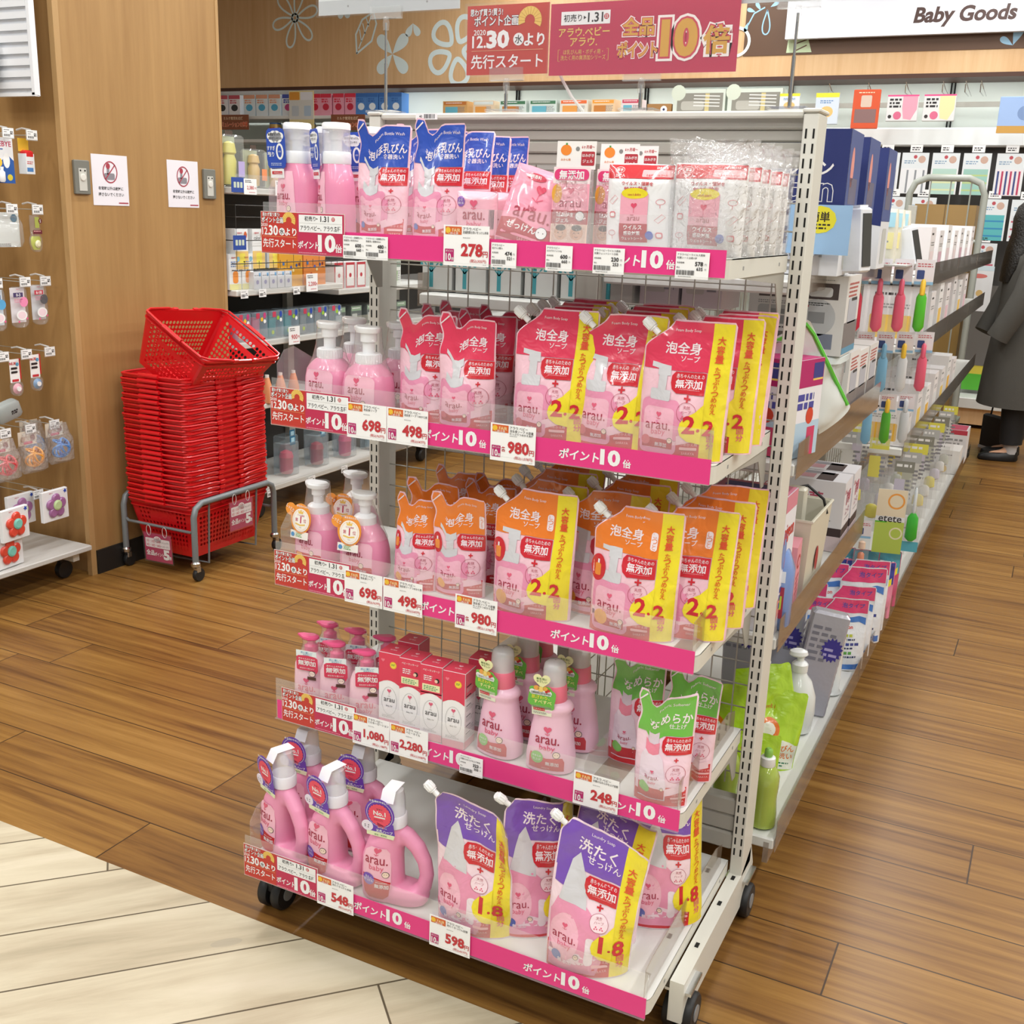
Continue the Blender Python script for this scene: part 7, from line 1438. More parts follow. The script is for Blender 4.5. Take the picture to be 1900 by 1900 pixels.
# third bay shelves: white cartons of pumps and bottles
G7 = 'white product cartons on the far shelves'
def wcart(c): return lambda a, w, h: (a.lines(-w * .3, h * .86, w * .2, 1, h * .06, INKK, 2, 2, .35), a.rrect(-w * .35, h * .1, w * .35, h * .5, .005, ink(c), 1), a.lines(-w * .3, h * .68, w * .35, 2, h * .05, GREY, 2, 4))
n = 0
for z, hs, cs, nm in ((1.3015, (.16, .15, .17, .15), ('e8d5da', 'f0dfe2', 'd8b0c0'), 'top'), (1.0615, (.20, .17, .19, .18), ('f0c860', 'e9c6d2', 'dfe3e6'), 'middle'), (.7015, (.16, .19, .15, .17), ('e8b43a', 'dfe3e6', 'e8c860'), 'lower')):
    for k in range(7):
        pk(.20, .14, hs[k % 4], ['ece8ea', 'e6e4e6', 'efeff0'][k % 3], (-.545, 4.12 + .27 * k, z), 0, 'white carton with soft coloured print, %s from the near end of the %s far shelf' % (ORD[k], nm), 'box', 'pump_carton', G7, wcart(cs[k % 3]), wcart(cs[(k + 1) % 3]))
pk(.16, .20, .19, 'e8e6e8', (-.475, 6.75, ZG), 0, 'white box with a red top near the far end of the base shelf', 'box', 'red_top_box', None, lambda a, w, h: (a.rect(-w * .5, h * .86, w * .5, h, ink('c23a4c'), 1), a.lines(-w * .4, h * .7, w * .4, 4, h * .12, GREY, 2)), None, lambda a, w, d: a.rect(-w * .45, -d * .45, w * .45, d * .45, ink('c8506c'), 1))
pk(.11, .20, .13, 'ecebe8', (-.455, 6.42, ZG), 0, 'small white box with a yellow print in front of the red topped box', 'box', 'small_white_box', None, lambda a, w, h: (a.disc(-w * .2, h * .2, w * .2, ink('e8c03c'), 1, 10), a.lines(-w * .3, h * .8, w * .2, 1, h * .07, INKK, 2)))
# left side seen through the rack mesh
tree = ink('3f8f98')
def trees(a, w, h):
    a.rect(-w * .5, 0, w * .5, h, ink('c4c6c2'), 1)
    for cx, cz in ((-w * .25, h * .60), (w * .25, h * .30), (-w * .2, h * .05)):
        a.rect(cx - .005, cz - h * .02, cx + .005, cz + h * .22, tree, 2)
        for s_ in (-1, 1):
            for q in (.10, .17): a.line([(cx, cz + h * q), (cx + s_ * .022, cz + h * (q + .09))], .003, tree, 2); a.disc(cx + s_ * .026, cz + h * (q + .06), .004, tree, 2, 8)
for i in range(6): pk(.078, .16, .285, 'b7b9b6', (-1.305 + .088 * i, 2.30, 1.2815), 0, 'pale grey box printed with teal trees, %s from the left behind the rack mesh' % ORD[i], 'box', 'tree_print_box', 'tree printed boxes behind the rack', trees)
for i in range(5): pk(.085, .14, .22, 'c9c3c8', (-.77 + .093 * i, 2.33 if i > 1 else 2.3, .9965 if i > 1 else 1.2815), 0, 'grey patterned box behind the mesh, %s to the right of the tree boxes' % ORD[i], 'box', 'patterned_box', 'grey patterned boxes behind the rack', gen('a9a4a8', 'b9b9b4', seed=i + 30)) if i < 2 else None
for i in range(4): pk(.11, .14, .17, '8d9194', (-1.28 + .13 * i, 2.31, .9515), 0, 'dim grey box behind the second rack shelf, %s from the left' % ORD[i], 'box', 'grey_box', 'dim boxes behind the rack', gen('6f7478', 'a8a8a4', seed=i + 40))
for i in range(3):
    b = MB(); b.loft([ering(z, w_, d_, 3, 22) for z, w_, d_ in ((0, .042, .03), (.01, .05, .036), (.13, .05, .036), (.17, .035, .03), (.19, .018, .018), (.21, .016, .016))], mat('detergent_blue', '7c9ad6', .2, coat=.5)); a = Art(); a.rect(-.035, .03, .035, .10, ink('a9324c'), 1); a.text('洗剤', 0, .065, .03, ink('c8e04a'), 2, .04); a.rect(-.035, .11, .035, .135, ink('e0e6f2'), 1); a.put(b, front(-.037)); tag(b.obj('blue_detergent_bottle', None, (-.70 + .11 * i, 2.245, .6205), (0, 0, .1)), 'blue detergent bottle seen through the mesh above the fourth rack shelf, %s from the left' % ORD[i], 'detergent bottle', 'blue detergent bottles behind the rack')
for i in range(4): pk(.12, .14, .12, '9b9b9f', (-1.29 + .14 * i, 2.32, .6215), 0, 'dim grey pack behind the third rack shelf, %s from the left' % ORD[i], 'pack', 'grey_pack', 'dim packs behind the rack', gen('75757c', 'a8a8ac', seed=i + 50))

# ================================================================ left far shelving (behind the baskets)
LX = -3.66
lg = thing('dark_shelving', 'dark backed shelving unit with bottles and cups behind the basket stack', 'shelving', (LX, 5, 0))
def lo(b, nm, par=None): o = b.obj(nm, par or lg); o.location = (-LX, -5, 0) if par is None else (0, 0, 0); return o
DK = mat('back_dark', '34312e', .7)
b = MB(); b.box((LX - .02, 6.2, .92), (.03, 4.7, 1.55), DK); lo(b, 'back_panel')
for z, d, y0, y1 in ((.160, .40, 3.85, 5.7), (.848, .36, 3.85, 4.68), (.848, .30, 4.70, 5.7), (1.085, .37, 3.85, 4.66), (1.050, .33, 4.68, 5.7), (1.525, .37, 3.85, 4.75), (.160, .40, 5.72, 8.4), (.80, .36, 5.72, 8.4), (1.2, .34, 5.72, 8.4)):
    b = MB(); b.box((LX + d / 2, (y0 + y1) / 2, z - .014), (d, y1 - y0, .028), SHELFW, bev=.004); s = lo(b, 'shelf'); g = MB(); g.box((LX + d + .004, (y0 + y1) / 2, z + .02), (.0016, y1 - y0 - .02, .07), ACRYL); g.obj('front_guard', s)
for y in (4.67, 5.71, 8.4):
    b = MB(); b.box((LX + .01, y, .85), (.03, .05, 1.6), STEELG); lo(b, 'upright')
for y in (4.0, 5.5, 7.5):
    b = MB(); b.lathe([(.03, -.02), (.04, -.012), (.04, .012), (.03, .02)], BLACK, T=M.Translation((LX + .33, y, .04)) @ M.Rotation(PI / 2, 4, 'Y'), n=16); b.box((LX + .33, y, .10), (.03, .05, .06), BLACK); lo(b, 'caster')
def lrow(n_, y0, dy, z, x, f, grp): 
    for i in range(n_): f(i, x, y0 + dy * i, z, grp)
def lpk(w, d, h, c, f, nm, cat, lab): return lambda i, x, y, z, grp: pk(w, d, h, c, (x, y, z), PI / 2, lab % ORD[i], cat, nm, grp, f)
# top: big clear nursing bottle packs and orange packs on the unit's top shelf
for i, (y, w, h, c1, c2, lab) in enumerate(((3.89, .12, .215, 'dcd46a', 'b7a8d8', 'large clear nursing bottle pack with a yellow cap, beside the pillar'), (4.05, .10, .165, 'd9b878', 'e89060', 'orange and pink pack right of the yellow capped bottle pack'), (4.20, .10, .16, 'd0a860', 'e0a060', 'amber pack next to the orange and pink pack'), (4.36, .10, .16, 'c8a070', 'd8a868', 'amber pack farthest right before the rack bottles'))):
    b = MB(); b.box((0, 0, h / 2), (w, .07, h), PACK, bev=.008); b.box((0, .02, h / 2), (w * .96, .002, h * .96), ink('b8c0a8')); b.loft([ering(z, k * w * .28, k * .026, 2.2, 16) for z, k in ((.01, .9), (h * .5, 1), (h * .62, .7), (h * .66, 1), (h * .84, .8), (h * .88, .3))], plastic(c1)); b.box((w * .3, -.036, h * .35), (w * .34, .001, h * .3), ink(c2)); b.box((0, 0, h + .008), (w * .4, .001, .02), ink('4a3a30'))
    tag(b.obj('bottle_pack', None, (LX + .32, y, 1.5265), (0, 0, PI / 2)), lab, 'bottle pack')
def lcard(y, z, w, h, big, lab, x=LX + .385):
    b = MB(); b.box((0, 0, 0), (w, .0008, h), WHITE); a = Art()
    if big: a.lines(-w * .4, h * .38, w * .1, 2, h * .10, INKK, 1, 3); a.text(big, 0, -h * .08, h * .26, DRED, 2, .02, maxw=w * .7); a.text('円', w * .40, -h * .10, h * .14, DRED, 2); a.lines(-w * .1, -h * .36, w * .4, 1, h * .07, DRED, 1)
    else: a.lines(-w * .4, h * .3, w * .2, 1, h * .12, INKK, 1, 4); a.bars(-w * .4, -h * .35, w * .1, 0, INKK, 1, 5, 10); a.lines(w * .15, h * .05, w * .42, 2, h * .2, INKK, 1, 2)
    a.put(b, front(-.0004)); return tag(b.obj('price_card', None, (x, y, z), (0, 0, PI / 2)), lab, 'price card')
lcard(3.945, 1.530, .085, .066, '2,380', 'white price card reading 2,380 yen beside the timber pillar'); lcard(4.16, 1.530, .085, .066, '1,980', 'white price card half hidden behind the leftmost foam wash bottle')
b = MB(); b.box((0, 0, 0), (.085, .001, .062), ink('2a4a9c')); a = Art()
for k in range(3): a.rrect(-.028 + .021 * k, -.012, -.013 + .021 * k, .012, .002, ink('c8d4c0'), 1)
a.put(b, front(-.0005)); o = b.obj('blue_rail_card', None, (LX + .384, 3.865, 1.535), (0, 0, PI / 2)); tag(o, 'blue rail card left of the 2,380 yen card', 'shelf card'); copy(o, (LX + .384, 3.865, 1.292), PI / 2, 'blue rail card in front of the white boxes in the wire basket')
# wire basket with small white boxes
b = MB(); BKW = mat('wire_dark', '2f2d2b', .45)
for z in (1.17, 1.20, 1.30, 1.40, 1.45):
    b.tube([(LX + .02, 3.86, z), (LX + .37, 3.86, z), (LX + .37, 4.66, z), (LX + .02, 4.66, z)], .0022, BKW, 5)
for k in range(17): b.tube([(LX + .02, 3.86 + .05 * k, 1.17), (LX + .37, 3.86 + .05 * k, 1.17), (LX + .37, 3.86 + .05 * k, 1.45 if k % 4 == 0 else 1.21)], .0016, BKW, 4)
tag(b.obj('wire_basket'), 'black wire basket holding small white and orange boxes beside the pillar', 'wire basket')
lrow(4, 3.93, .115, 1.1735, LX + .30, lpk(.085, .08, .175, 'eceeee', lambda a, w, h: (a.rect(-w * .5, 0, w * .5, h * .45, ink('ecc878'), 1), a.text('pigeon', -w * .15, h * .9, h * .06, DRED, 2), a.text('calon', -w * .1, h * .78, h * .09, INKK, 2, 0), a.disc(w * .3, h * .85, w * .12, ink('d86a3a'), 2, 14, ry=h * .09), a.rrect(-w * .2, h * .1, w * .25, h * .4, .008, ink('f0e05a'), 2)), 'feeder_box', 'box', 'white box with orange print in the wire basket, %s from the pillar'), 'white boxes in the wire basket')
# shelf z 1.085
lrow(2, 3.88, .085, 1.0855, LX + .30, lpk(.078, .08, .155, 'eceeee', lambda a, w, h: (a.text('pigeon', -w * .1, h * .9, h * .06, DRED, 2), a.lines(-w * .35, h * .78, w * .3, 3, h * .06, ink('6a88b8'), 2), a.disc(w * .3, h * .86, w * .14, ink('8cc4e0'), 2, 14), a.rrect(-w * .2, h * .18, w * .25, h * .52, .012, ink('ee9440'), 2), a.rect(-w * .5, 0, w * .5, h * .16, ink('e2dc9c'), 1)), 'orange_print_box', 'box', 'white box with an orange cup print, %s from the pillar'), 'white boxes with orange cup prints')
lrow(5, 3.995, .056, 1.0855, LX + .32, lpk(.05, .10, .075, 'd9dce2', lambda a, w, h: (a.lines(-w * .4, h * .8, w * .4, 1, h * .1, GREY, 1), a.disc(0, h * .4, w * .2, ink('9a98c0'), 1, 12), a.rect(w * .2, h * .75, w * .45, h * .95, ink('7ab0dc'), 1)), 'small_box', 'box', 'small pale box with a yellow hanging tab, %s in the row behind the basket'), 'small pale boxes with yellow tabs')
for i in range(4):
    b = MB(); b.tube([(-.012, 0, 0), (-.010, 0, .018), (.010, 0, .018), (.012, 0, 0)], .004, plastic('e8e23a'), 6); tag(b.obj('hanging_tab', None, (LX + .31, 4.0 + .07 * i, 1.165), (0, 0, PI / 2)), 'yellow hanging tab standing over the small pale boxes, %s from the pillar' % ORD[i], 'hanging tab', 'yellow hanging tabs')
for i, (y, c) in enumerate(((4.265, 'dca030'), (4.45, 'e08a42'))): pk(.175, .16, .175, c, (LX + .27, y, 1.0855), PI / 2, '%s gift box with little coloured prints under the top rack shelf' % ['amber', 'orange'][i], 'box', 'gift_box', None, lambda a, w, h: [a.disc(w * (r_ - .5) * .8, h * (.25 + .5 * ((r_ * 7) % 1)), .008, ink(cc_), 2, 12) for r_, cc_ in ((.1, '4a7ab8'), (.3, 'b8402c'), (.5, '4a5ab0'), (.62, 'f0e0a0'), (.8, '3a5a9c'), (.95, '8a3a2c'))])
lcard(4.38, 1.10, .090, .085, '2,200', 'white price card reading 2,200 yen under the amber and orange gift boxes')
for i, y in enumerate((3.885, 4.01, 4.26)): lcard(y, 1.068, .05, .036, None, 'small white shelf label, %s from the pillar on the shelf with orange cup prints' % ORD[i])
lrow(3, 4.73, .10, 1.0505, LX + .25, lpk(.08, .09, .13, 'e8e2e2', lambda a, w, h: (a.rect(-w * .5, 0, w * .5, h, ink('b83a44'), 1), a.rect(-w * .4, h * .08, w * .42, h * .9, ink('e6e4e2'), 2), a.disc(0, h * .5, w * .14, ink('b83a44'), 3, 12)), 'red_edge_box', 'box', 'white box with red edges under the top rack shelf bracket, %s from the left'), 'white boxes with red edges')
lrow(3, 5.08, .10, 1.0505, LX + .25, lpk(.08, .09, .13, 'dfe2dc', gen('8a9a8c', '9cb88a', seed=3), 'green_grey_box', 'box', 'grey and green box seen beside the left rack post, %s from the left'), 'grey green boxes')
# shelf z .848: mug packs
def mugs(i, x, y, z, grp):
    c = ['e2708e', 'e2708e', '1f9a9c', '1f9a9c', '8f9490', '8f9490', '8f9490'][i]; b = MB(); b.box((0, 0, .065), (.108, .09, .13), clear('mug_pack_clear', 'b4c8d8', .30, .08), bev=.006); b.lathe([(.026, .005), (.032, .012), (.034, .075), (.036, .08), (.034, .095), (.014, .102)], plastic(c), n=20, c=(-.005, 0, 0)); root = tag(b.obj('mug_pack', None, (x, y, z), (0, 0, PI / 2)), '%s baby mug in a clear pack, %s from the pillar' % (['pink', 'pink', 'teal', 'teal', 'grey', 'grey', 'grey'][i], ORD[i]), 'mug pack', grp)
    b = MB(); a = Art(); a.rrect(-.03, .10, -.005, .125, .003, ink('c8405c'), 1); a.disc(.03, .112, .010, ink('c8407c' if i < 2 else '2a4ab0'), 1, 14, ry=.014); a.disc(.03, .085, .009, WHITE, 1, 12); a.disc(-.03, .03, .010, ink('f0a03c' if i < 2 else 'b0cc3a'), 1, 8); a.disc(.01, .095, .010, ink('f0c03c' if i < 2 else '9cc83a'), 1, 8); a.put(b, front(-.0455)); b.obj('printed_marks', root)
lrow(7, 3.92, .118, .8485, LX + .30, mugs, 'baby mugs in clear packs')
lcard(4.235, .858, .085, .085, '900', 'white price card reading 900 yen under the teal mugs')
for i in range(5): pk(.10, .10, .10, '6c7472', (LX + .2, 4.80 + .15 * i, .8485), PI / 2, 'grey green packet beyond the mugs, %s from the left' % ORD[i], 'pack', 'grey_green_packet', 'dim packets beyond the mugs', gen('9cb89c', 'c4c8c4', seed=i))
# base shelf: clear sippy cup packs with blue tags, buckets
for i in range(9):
    c = ['c9c8a0', '9ab8c0', 'd8506c', '8a3a4c', 'a8384c', '5a5458', 'd8507c', 'c9c8c0', '9aa8b0'][i]; b = MB(); b.box((0, 0, .085), (.105, .08, .17), clear('cup_pack_clear', 'a8bcc4', .26, .08), bev=.006); b.lathe([(.028, .008), (.034, .02), (.034, .085), (.037, .09), (.030, .115), (.010, .125)], plastic(c), n=18); b.box((.015, -.030, .175), (.042, .001, .045), ink('2b6a8c')); b.box((.015, -.031, .178), (.026, .001, .022), ink('a8d0e0'))
    tag(b.obj('cup_pack', None, (LX + .31 - .10 * (i % 2), 4.00 + .125 * i, .1605), (0, 0, PI / 2)), 'sippy cup in a clear pack with a blue header tag, %s from the basket stack' % ORD[i], 'cup pack', 'sippy cups in clear packs')
for i, (c, nm) in enumerate((('d82a7c', 'magenta'), ('6ac82a', 'lime green'), ('2a6ab8', 'blue'))):
    b = MB(); b.lathe([(.040, 0), (.043, .003), (.056, .12), (.060, .121), (.060, .127), (.054, .127), (.042, .006)], plastic(c), n=26); b.tube([(.056 * math.cos(t), 0, .12 + .03 * math.sin(t)) for t in [PI * k / 10 for k in range(11)]], .003, plastic(c), 5); tag(b.obj('cup_bucket', None, (LX + .30, 5.02 + .14 * i, .23 if i < 2 else .161)), '%s plastic bucket on the base shelf under the second rack shelf' % nm, 'bucket', 'coloured plastic buckets')
pk(.20, .30, .068, '8f8a84', (LX + .30, 5.10, .1605), PI / 2, 'low grey tray under the magenta and lime green buckets', 'tray', 'riser_tray')
for i in range(4): lcard([4.00, 4.32, 4.60, 4.90][i], .135, .055, .036, None, 'small white label on the edge of the base shelf, %s from the basket stack' % ORD[i], LX + .412)
for i in range(3):
    b = MB(); b.loft([ering(z, w_, d_, 2.4, 16) for z, w_, d_ in ((0, .028, .02), (.05, .03, .022), (.09, .02, .016), (.12, .012, .008))], mat('orange_drink', 'e89a6a', .3, coat=.4)); b.lathe([(.010, .118), (.010, .132)], plastic('ece8e2'), n=14); tag(b.obj('orange_pouch', None, (LX + .34, 4.08 + .10 * i, .55)), 'small orange drink pouch between the baskets and the rack, %s from the left' % ORD[i], 'drink pouch', 'orange drink pouches')
b = MB(); b.box((LX + .18, 4.25, .536), (.34, .80, .024), SHELFW, bev=.004); lo(b, 'shelf')

# ================================================================ back wall fixtures
bw = thing('back_display', 'white back wall fixture with shelves, a hook rail and a dark peg panel', 'shelving', (-2, 9.1, 0))
def bo(b, nm): o = b.obj(nm, bw); o.location = (2, -9.1, 0); return o
for x0, x1, z in ((-8.2, -5.3, 2.255), (-8.2, -5.3, 2.045), (-5.25, -2.1, 2.255), (-8.2, -2.1, 1.75), (-8.2, -2.1, 1.35), (-8.2, -2.1, .95), (-8.2, -2.1, .55)):
    b = MB(); b.box(((x0 + x1) / 2, 8.92, z - .015), (x1 - x0 - .01, .42, .03), SHELFW, bev=.004); bo(b, 'shelf')
for x in [-8.2 + 1.2 * k for k in range(8)]: 
    b = MB(); b.box((x, 9.155, 1.35), (.010, .016, 2.28), DARK); b.box((x + .025, 9.155, 1.35), (.010, .016, 2.28), DARK); bo(b, 'slotted_strip')
b = MB(); b.box((-.6, 9.00, 2.325), (3.0, .02, .035), STEELG); bo(b, 'hook_rail'); b = MB(); b.box((-.6, 9.05, 2.10), (3.0, .16, .13), mat('light_box_white', 'f4f6f4', .4), bev=.01); bo(b, 'canopy')
b = MB(); b.box((-.2, 9.10, 1.20), (2.8, .03, 1.68), mat('peg_panel_dark', '3c3a38', .6)); b.box((-.2, 9.08, .75), (2.8, .02, .6), mat('peg_panel_grey', '6d6a66', .6)); bo(b, 'peg_panel')
b = MB(); b.box((-.2, 8.98, .19), (2.8, .30, .08), SHELFW, bev=.005); bo(b, 'base_shelf'); b = MB(); b.box((-.2, 8.99, .09), (2.8, .27, .12), WOODL); bo(b, 'base_plinth')
b = MB(); b.box((-5.2, 9.0, .08), (7.0, .2, .14), mat('kick_brown', '5b4636', .6)); bo(b, 'kick_board')
G8 = 'milk cartons on the high back wall shelf'
def milk(c1, c2): return lambda a, w, h: (a.rect(-w * .5, h * .82, w * .5, h, ink(c1), 1), a.lines(-w * .4, h * .74, w * .4, 2, h * .10, ink(c1), 2, 2, .35), a.disc(0, h * .40, w * .30, ink(c2), 1, 14, ry=h * .16))
mk = [('f0eef2', 'c85a6a', '3a3a3c')] * 3 + [('e6f0f6', 'e8a88a', '5ab4dc')] * 3 + [('e8eef6', '4a5ab8', 'c84a8c')] + [('e8a0b4', 'd8344c', 'c82a44')] * 4 + [('4f84c8', '3a6ab0', 'e8f0f6')] * 4
xs = [-7.62, -7.47, -7.32] + [-7.14, -6.99, -6.84] + [-6.68] + [-6.37, -6.25, -6.11, -5.98] + [-5.86, -5.74, -5.61, -5.49]
for i, ((c, c1, c2), x) in enumerate(zip(mk, xs)):
    kind = ['white', 'pale blue', 'white and pink', 'pink', 'blue'][[0, 0, 0, 1, 1, 1, 2, 3, 3, 3, 3, 4, 4, 4, 4][i]]; q = [1, 2, 3, 1, 2, 3, 1, 1, 2, 3, 4, 1, 2, 3, 4][i]
    pk(.135 if i < 7 else .118, .12, .19, c, (x - .1, 8.80, 2.2555), 0, '%s milk carton, %s of its colour on the high back shelf' % (kind, ORD[q - 1]), 'carton', 'milk_carton', G8, milk(c1, c2))
for i in range(3):
    b = MB(); b.lathe([(.055, 0), (.056, .14), (.050, .142)], mat('can_gold', 'c9a860', .3, metal=.3), n=20); b.lathe([(.056, .139), (.056, .152), (.05, .153)], plastic('2f6ab0'), n=20); a = Art(); a.rect(-.03, .03, .03, .11, ink('b8543c'), 1); a.put(b, front(-.055)); tag(b.obj('milk_can', None, (-6.98 + .2 * i, 8.80, 2.0455)), 'gold milk powder can with blue lid on the second back shelf, %s from the left' % ORD[i], 'can', 'milk powder cans')
for i, x in enumerate((-7.37, -6.05)):
    b = MB(); b.box((0, 0, 0), (.37, .004, .135), mat('sign_wood', '8c5238', .5)); a = Art(); a.text('ミルク育児を応援', -.0, .035, .028, ink('f0d8b8'), 2, .02, maxw=.28); a.text('シミュレーションの売場', 0, -.02, .045, ink('e05a38'), 2, .04, maxw=.34, edge=(ink('f0d8b8'), .05)); a.put(b, front(-.002)); tag(b.obj('shelf_sign', None, (x, 8.66, 2.195 if i == 0 else 2.19)), 'small brown shelf sign on the back wall, %s one' % ['left', 'right'][i], 'shelf sign')
b = MB(); b.box((0, 0, 0), (.28, .006, .56), ink('e8d89c')); a = Art(); a.rect(-.14, .03, .14, .20, ink('dcdcd8'), 1); a.rrect(-.135, .20, -.02, .27, .01, ink('e09a3c'), 1); a.rect(-.01, .20, .13, .27, ink('eaeaf0'), 1); a.rrect(-.11, .06, -.03, .15, .01, ink('c4ccd4'), 2); a.rrect(.03, .06, .11, .15, .01, ink('b8cce0'), 2); a.lines(-.12, -.03, .12, 3, .035, ink('9a6a3c'), 2, 2, .3); a.put(b, front(-.003)); tag(b.obj('poster_board', None, (-6.60, 8.7065, 2.19)), 'yellow and grey poster board standing in front of the milk cartons', 'poster')
G9 = 'baby tableware boxes on the high shelf'
tb = [(-4.98, .24, 'd8a86a'), (-4.70, .20, 'e8d0b0'), (-4.42, .25, 'd5e2dc'), (-4.14, .25, 'd5e2dc'), (-3.86, .25, 'e2ddd0'), (-3.60, .20, 'e8c8a0'), (-3.36, .16, 'e8d8d8')]
for i, (x, w, c) in enumerate(tb): pk(w, .14, .11, c, (x, 8.80, 2.2555), 0, 'low tableware box showing over the rack top, %s from the left' % ORD[i], 'box', 'tableware_box', G9, gen(['c87a3c', 'dfe8e2', '4a7a5a', '4a7a5a', 'e8703c', 'eea03c', 'c8405c'][i], ['6ab4c8', 'e8a050', 'c8803c'][i % 3], seed=i + 60))
def dinner(a, w, h): a.rect(-w * .42, h * .06, w * .46, h * .84, ink('8e8c82'), 1); a.rrect(-w * .34, h * .12, w * .1, h * .5, .02, ink('b8b6ac'), 2); a.rect(w * .12, h * .08, w * .20, h * .82, ink('cfc088'), 3); [a.line([(-w * .1, h * (.74 - .14 * k)), (w * .4, h * (.70 - .14 * k))], .008, ink('e6e6e2'), 4) for k in range(4)]; a.disc(-w * .40, h * .86, w * .14, ink('d4dccb'), 2, 14)
for i, x in enumerate((-2.80, -2.36)): pk(.42, .12, .175, 'd5ddd2', (x, 8.80, 2.2555), 0, 'pale green gift box with a window showing baby spoons, %s one' % ['left', 'right'][i], 'box', 'dinner_set_box', None, dinner)
pk(.2, .14, .07, 'a87c4a', (-3.12, 8.80, 2.2555), 0, 'low brown box with a white and navy ball print, left of the spoon gift boxes', 'box', 'brown_box', None, lambda a, w, h: (a.disc(w * .2, h * .4, w * .14, WHITE, 1, 14), a.disc(w * .2, h * .4, w * .05, ink('2a3060'), 2, 8)))
# packs on the rail (printed characters left out)
def railpack(x, w, h, z, c, f, lab, cat='hanging pack'):
    b = MB(); b.box((0, 0, -h / 2), (w, .02, h), ink(c), bev=.004); a = Art(); f(a, w, h); a.put(b, front(-.01)); o = tag(b.obj('hanging_bib_pack' if 'bib' in lab else 'hanging_pack', None, (x, 8.70, z)), lab, cat); return o
def yl(a, w, h): a.rect(-w * .5, -h * .14, w * .5, 0, ink('e8e23a'), 1); a.disc(0, -h * .6, w * .28, ink('eec27a'), 1, 16, ry=h * .18); a.lines(-w * .3, -h * .25, w * .3, 2, h * .06, ink('5a88c0'), 2)
railpack(-1.80, .17, .22, 2.385, 'd5e0ec', yl, 'white pack with a yellow header, left one on the rail above the rack'); railpack(-1.995, .16, .22, 2.380, 'e2e6e8', yl, 'white pack with a yellow header directly above the right rack post') if False else None
railpack(-2.08, .15, .14, 2.385, 'e2e6e8', yl, 'white pack with a yellow header next to the tall right sign pole')
railpack(-1.52, .19, .27, 2.405, 'd8552c', lambda a, w, h: (a.rrect(-w * .2, -h * .45, w * .2, -h * .15, .01, ink('d8c0b0'), 1), a.rect(-w * .4, -h * .85, w * .4, -h * .5, ink('8a6a68'), 1), a.lines(-w * .3, -h * .08, w * .3, 1, h * .05, ink('f0e0c0'), 2)), 'orange pack on the rail right of the yellow headed pack')
for i, (x, c) in enumerate(((-1.265, 'eda0b4'), (-1.015, 'e6dfa8'))): railpack(x, .215, .18, 2.365, 'dfe0e0', lambda a, w, h, c=c: (a.rect(-w * .5, -h * .06, w * .5, 0, ink('e8508c'), 1), a.poly([(0, -h * .06), (w * .47, -h * .06), (w * .47, -h * .55), (w * .3, -h * .95), (w * .06, -h * .9), (0, -h * .5)], ink(c), 1), a.lines(-w * .42, -h * .18, -w * .02, 3, h * .13, INKK, 2, 3, .3), a.disc(-w * .14, -h * .78, w * .13, ink('d86a8c'), 2, 14), a.disc(-w * .38, -h * .82, w * .06, INKK, 2, 10)), '%s silicone bib pack with a magenta header on the back wall rail' % ['pink', 'yellow'][i], 'bib pack')
railpack(-.50, .24, .24, 2.345, '9cb8e4', lambda a, w, h: (a.rect(-w * .5, -h, w * .5, -h * .80, ink('c99a4a'), 1), a.disc(w * .2, -h * .45, w * .2, ink('7a94c0'), 1, 16)), 'light blue bib pack with a tan strip at the right edge of the picture', 'bib pack')
for i, x in enumerate((-1.80, -1.52, -1.26, -1.01, -.86, -.76)):
    b = MB(); b.tube([(0, 0, 0), (0, -.28, 0), (0, -.30, .05)], .004, CHROME, 5); b.tube([(.02, 0, .0), (.02, -.28, .02), (.0, -.30, .07)], .003, CHROME, 5); tag(b.obj('rail_hook', None, (x, 8.99, 2.38)), 'chrome hook on the back wall rail, %s from the left' % ORD[i], 'hook', 'chrome rail hooks')
G10 = 'striped and pastel baby wear packs on the dark panel'
def bib(k): 
    cols = [('dfe2e4', '9a9ea4'), ('e6e8ea', '8c9096'), ('b4d4c8', 'd9e0b0'), ('9cc8bc', 'b8cc8a'), ('e8dfe4', 'b83a5c'), ('d9d9dc', '8c8c90'), ('d8dce0', 'b8bcc0'), ('5ab4b8', '3a8ab8'), ('d8dce0', 'c05a6a')][k]
    def f(a, w, h):
        a.rect(-w * .5, -h * .38, w * .5, 0, ink('dfe5e8'), 1); a.disc(w * .25, -h * .16, w * .14, ink('c9a898'), 2, 12); a.disc(w * .0, -h * .10, w * .07, ink('b84a54'), 2, 10); a.lines(-w * .4, -h * .2, w * .05, 2, h * .05, ink('7c9cb8'), 2)
        a.rect(-w * .44, -h, w * .44, -h * .38, ink(cols[0]), 1)
        for q in range(6): a.rect(-w * .42 + w * .15 * q, -h * .98, -w * .35 + w * .15 * q, -h * .42, ink(cols[1] if q % 2 else ('3a4a80' if k == 4 else cols[0])), 2) if k in (0, 1, 4, 5) else a.rect(-w * .44, -h * (.46 + .09 * q), w * .44, -h * (.42 + .09 * q), ink(cols[q % 2]), 2)
    return f
k = 0
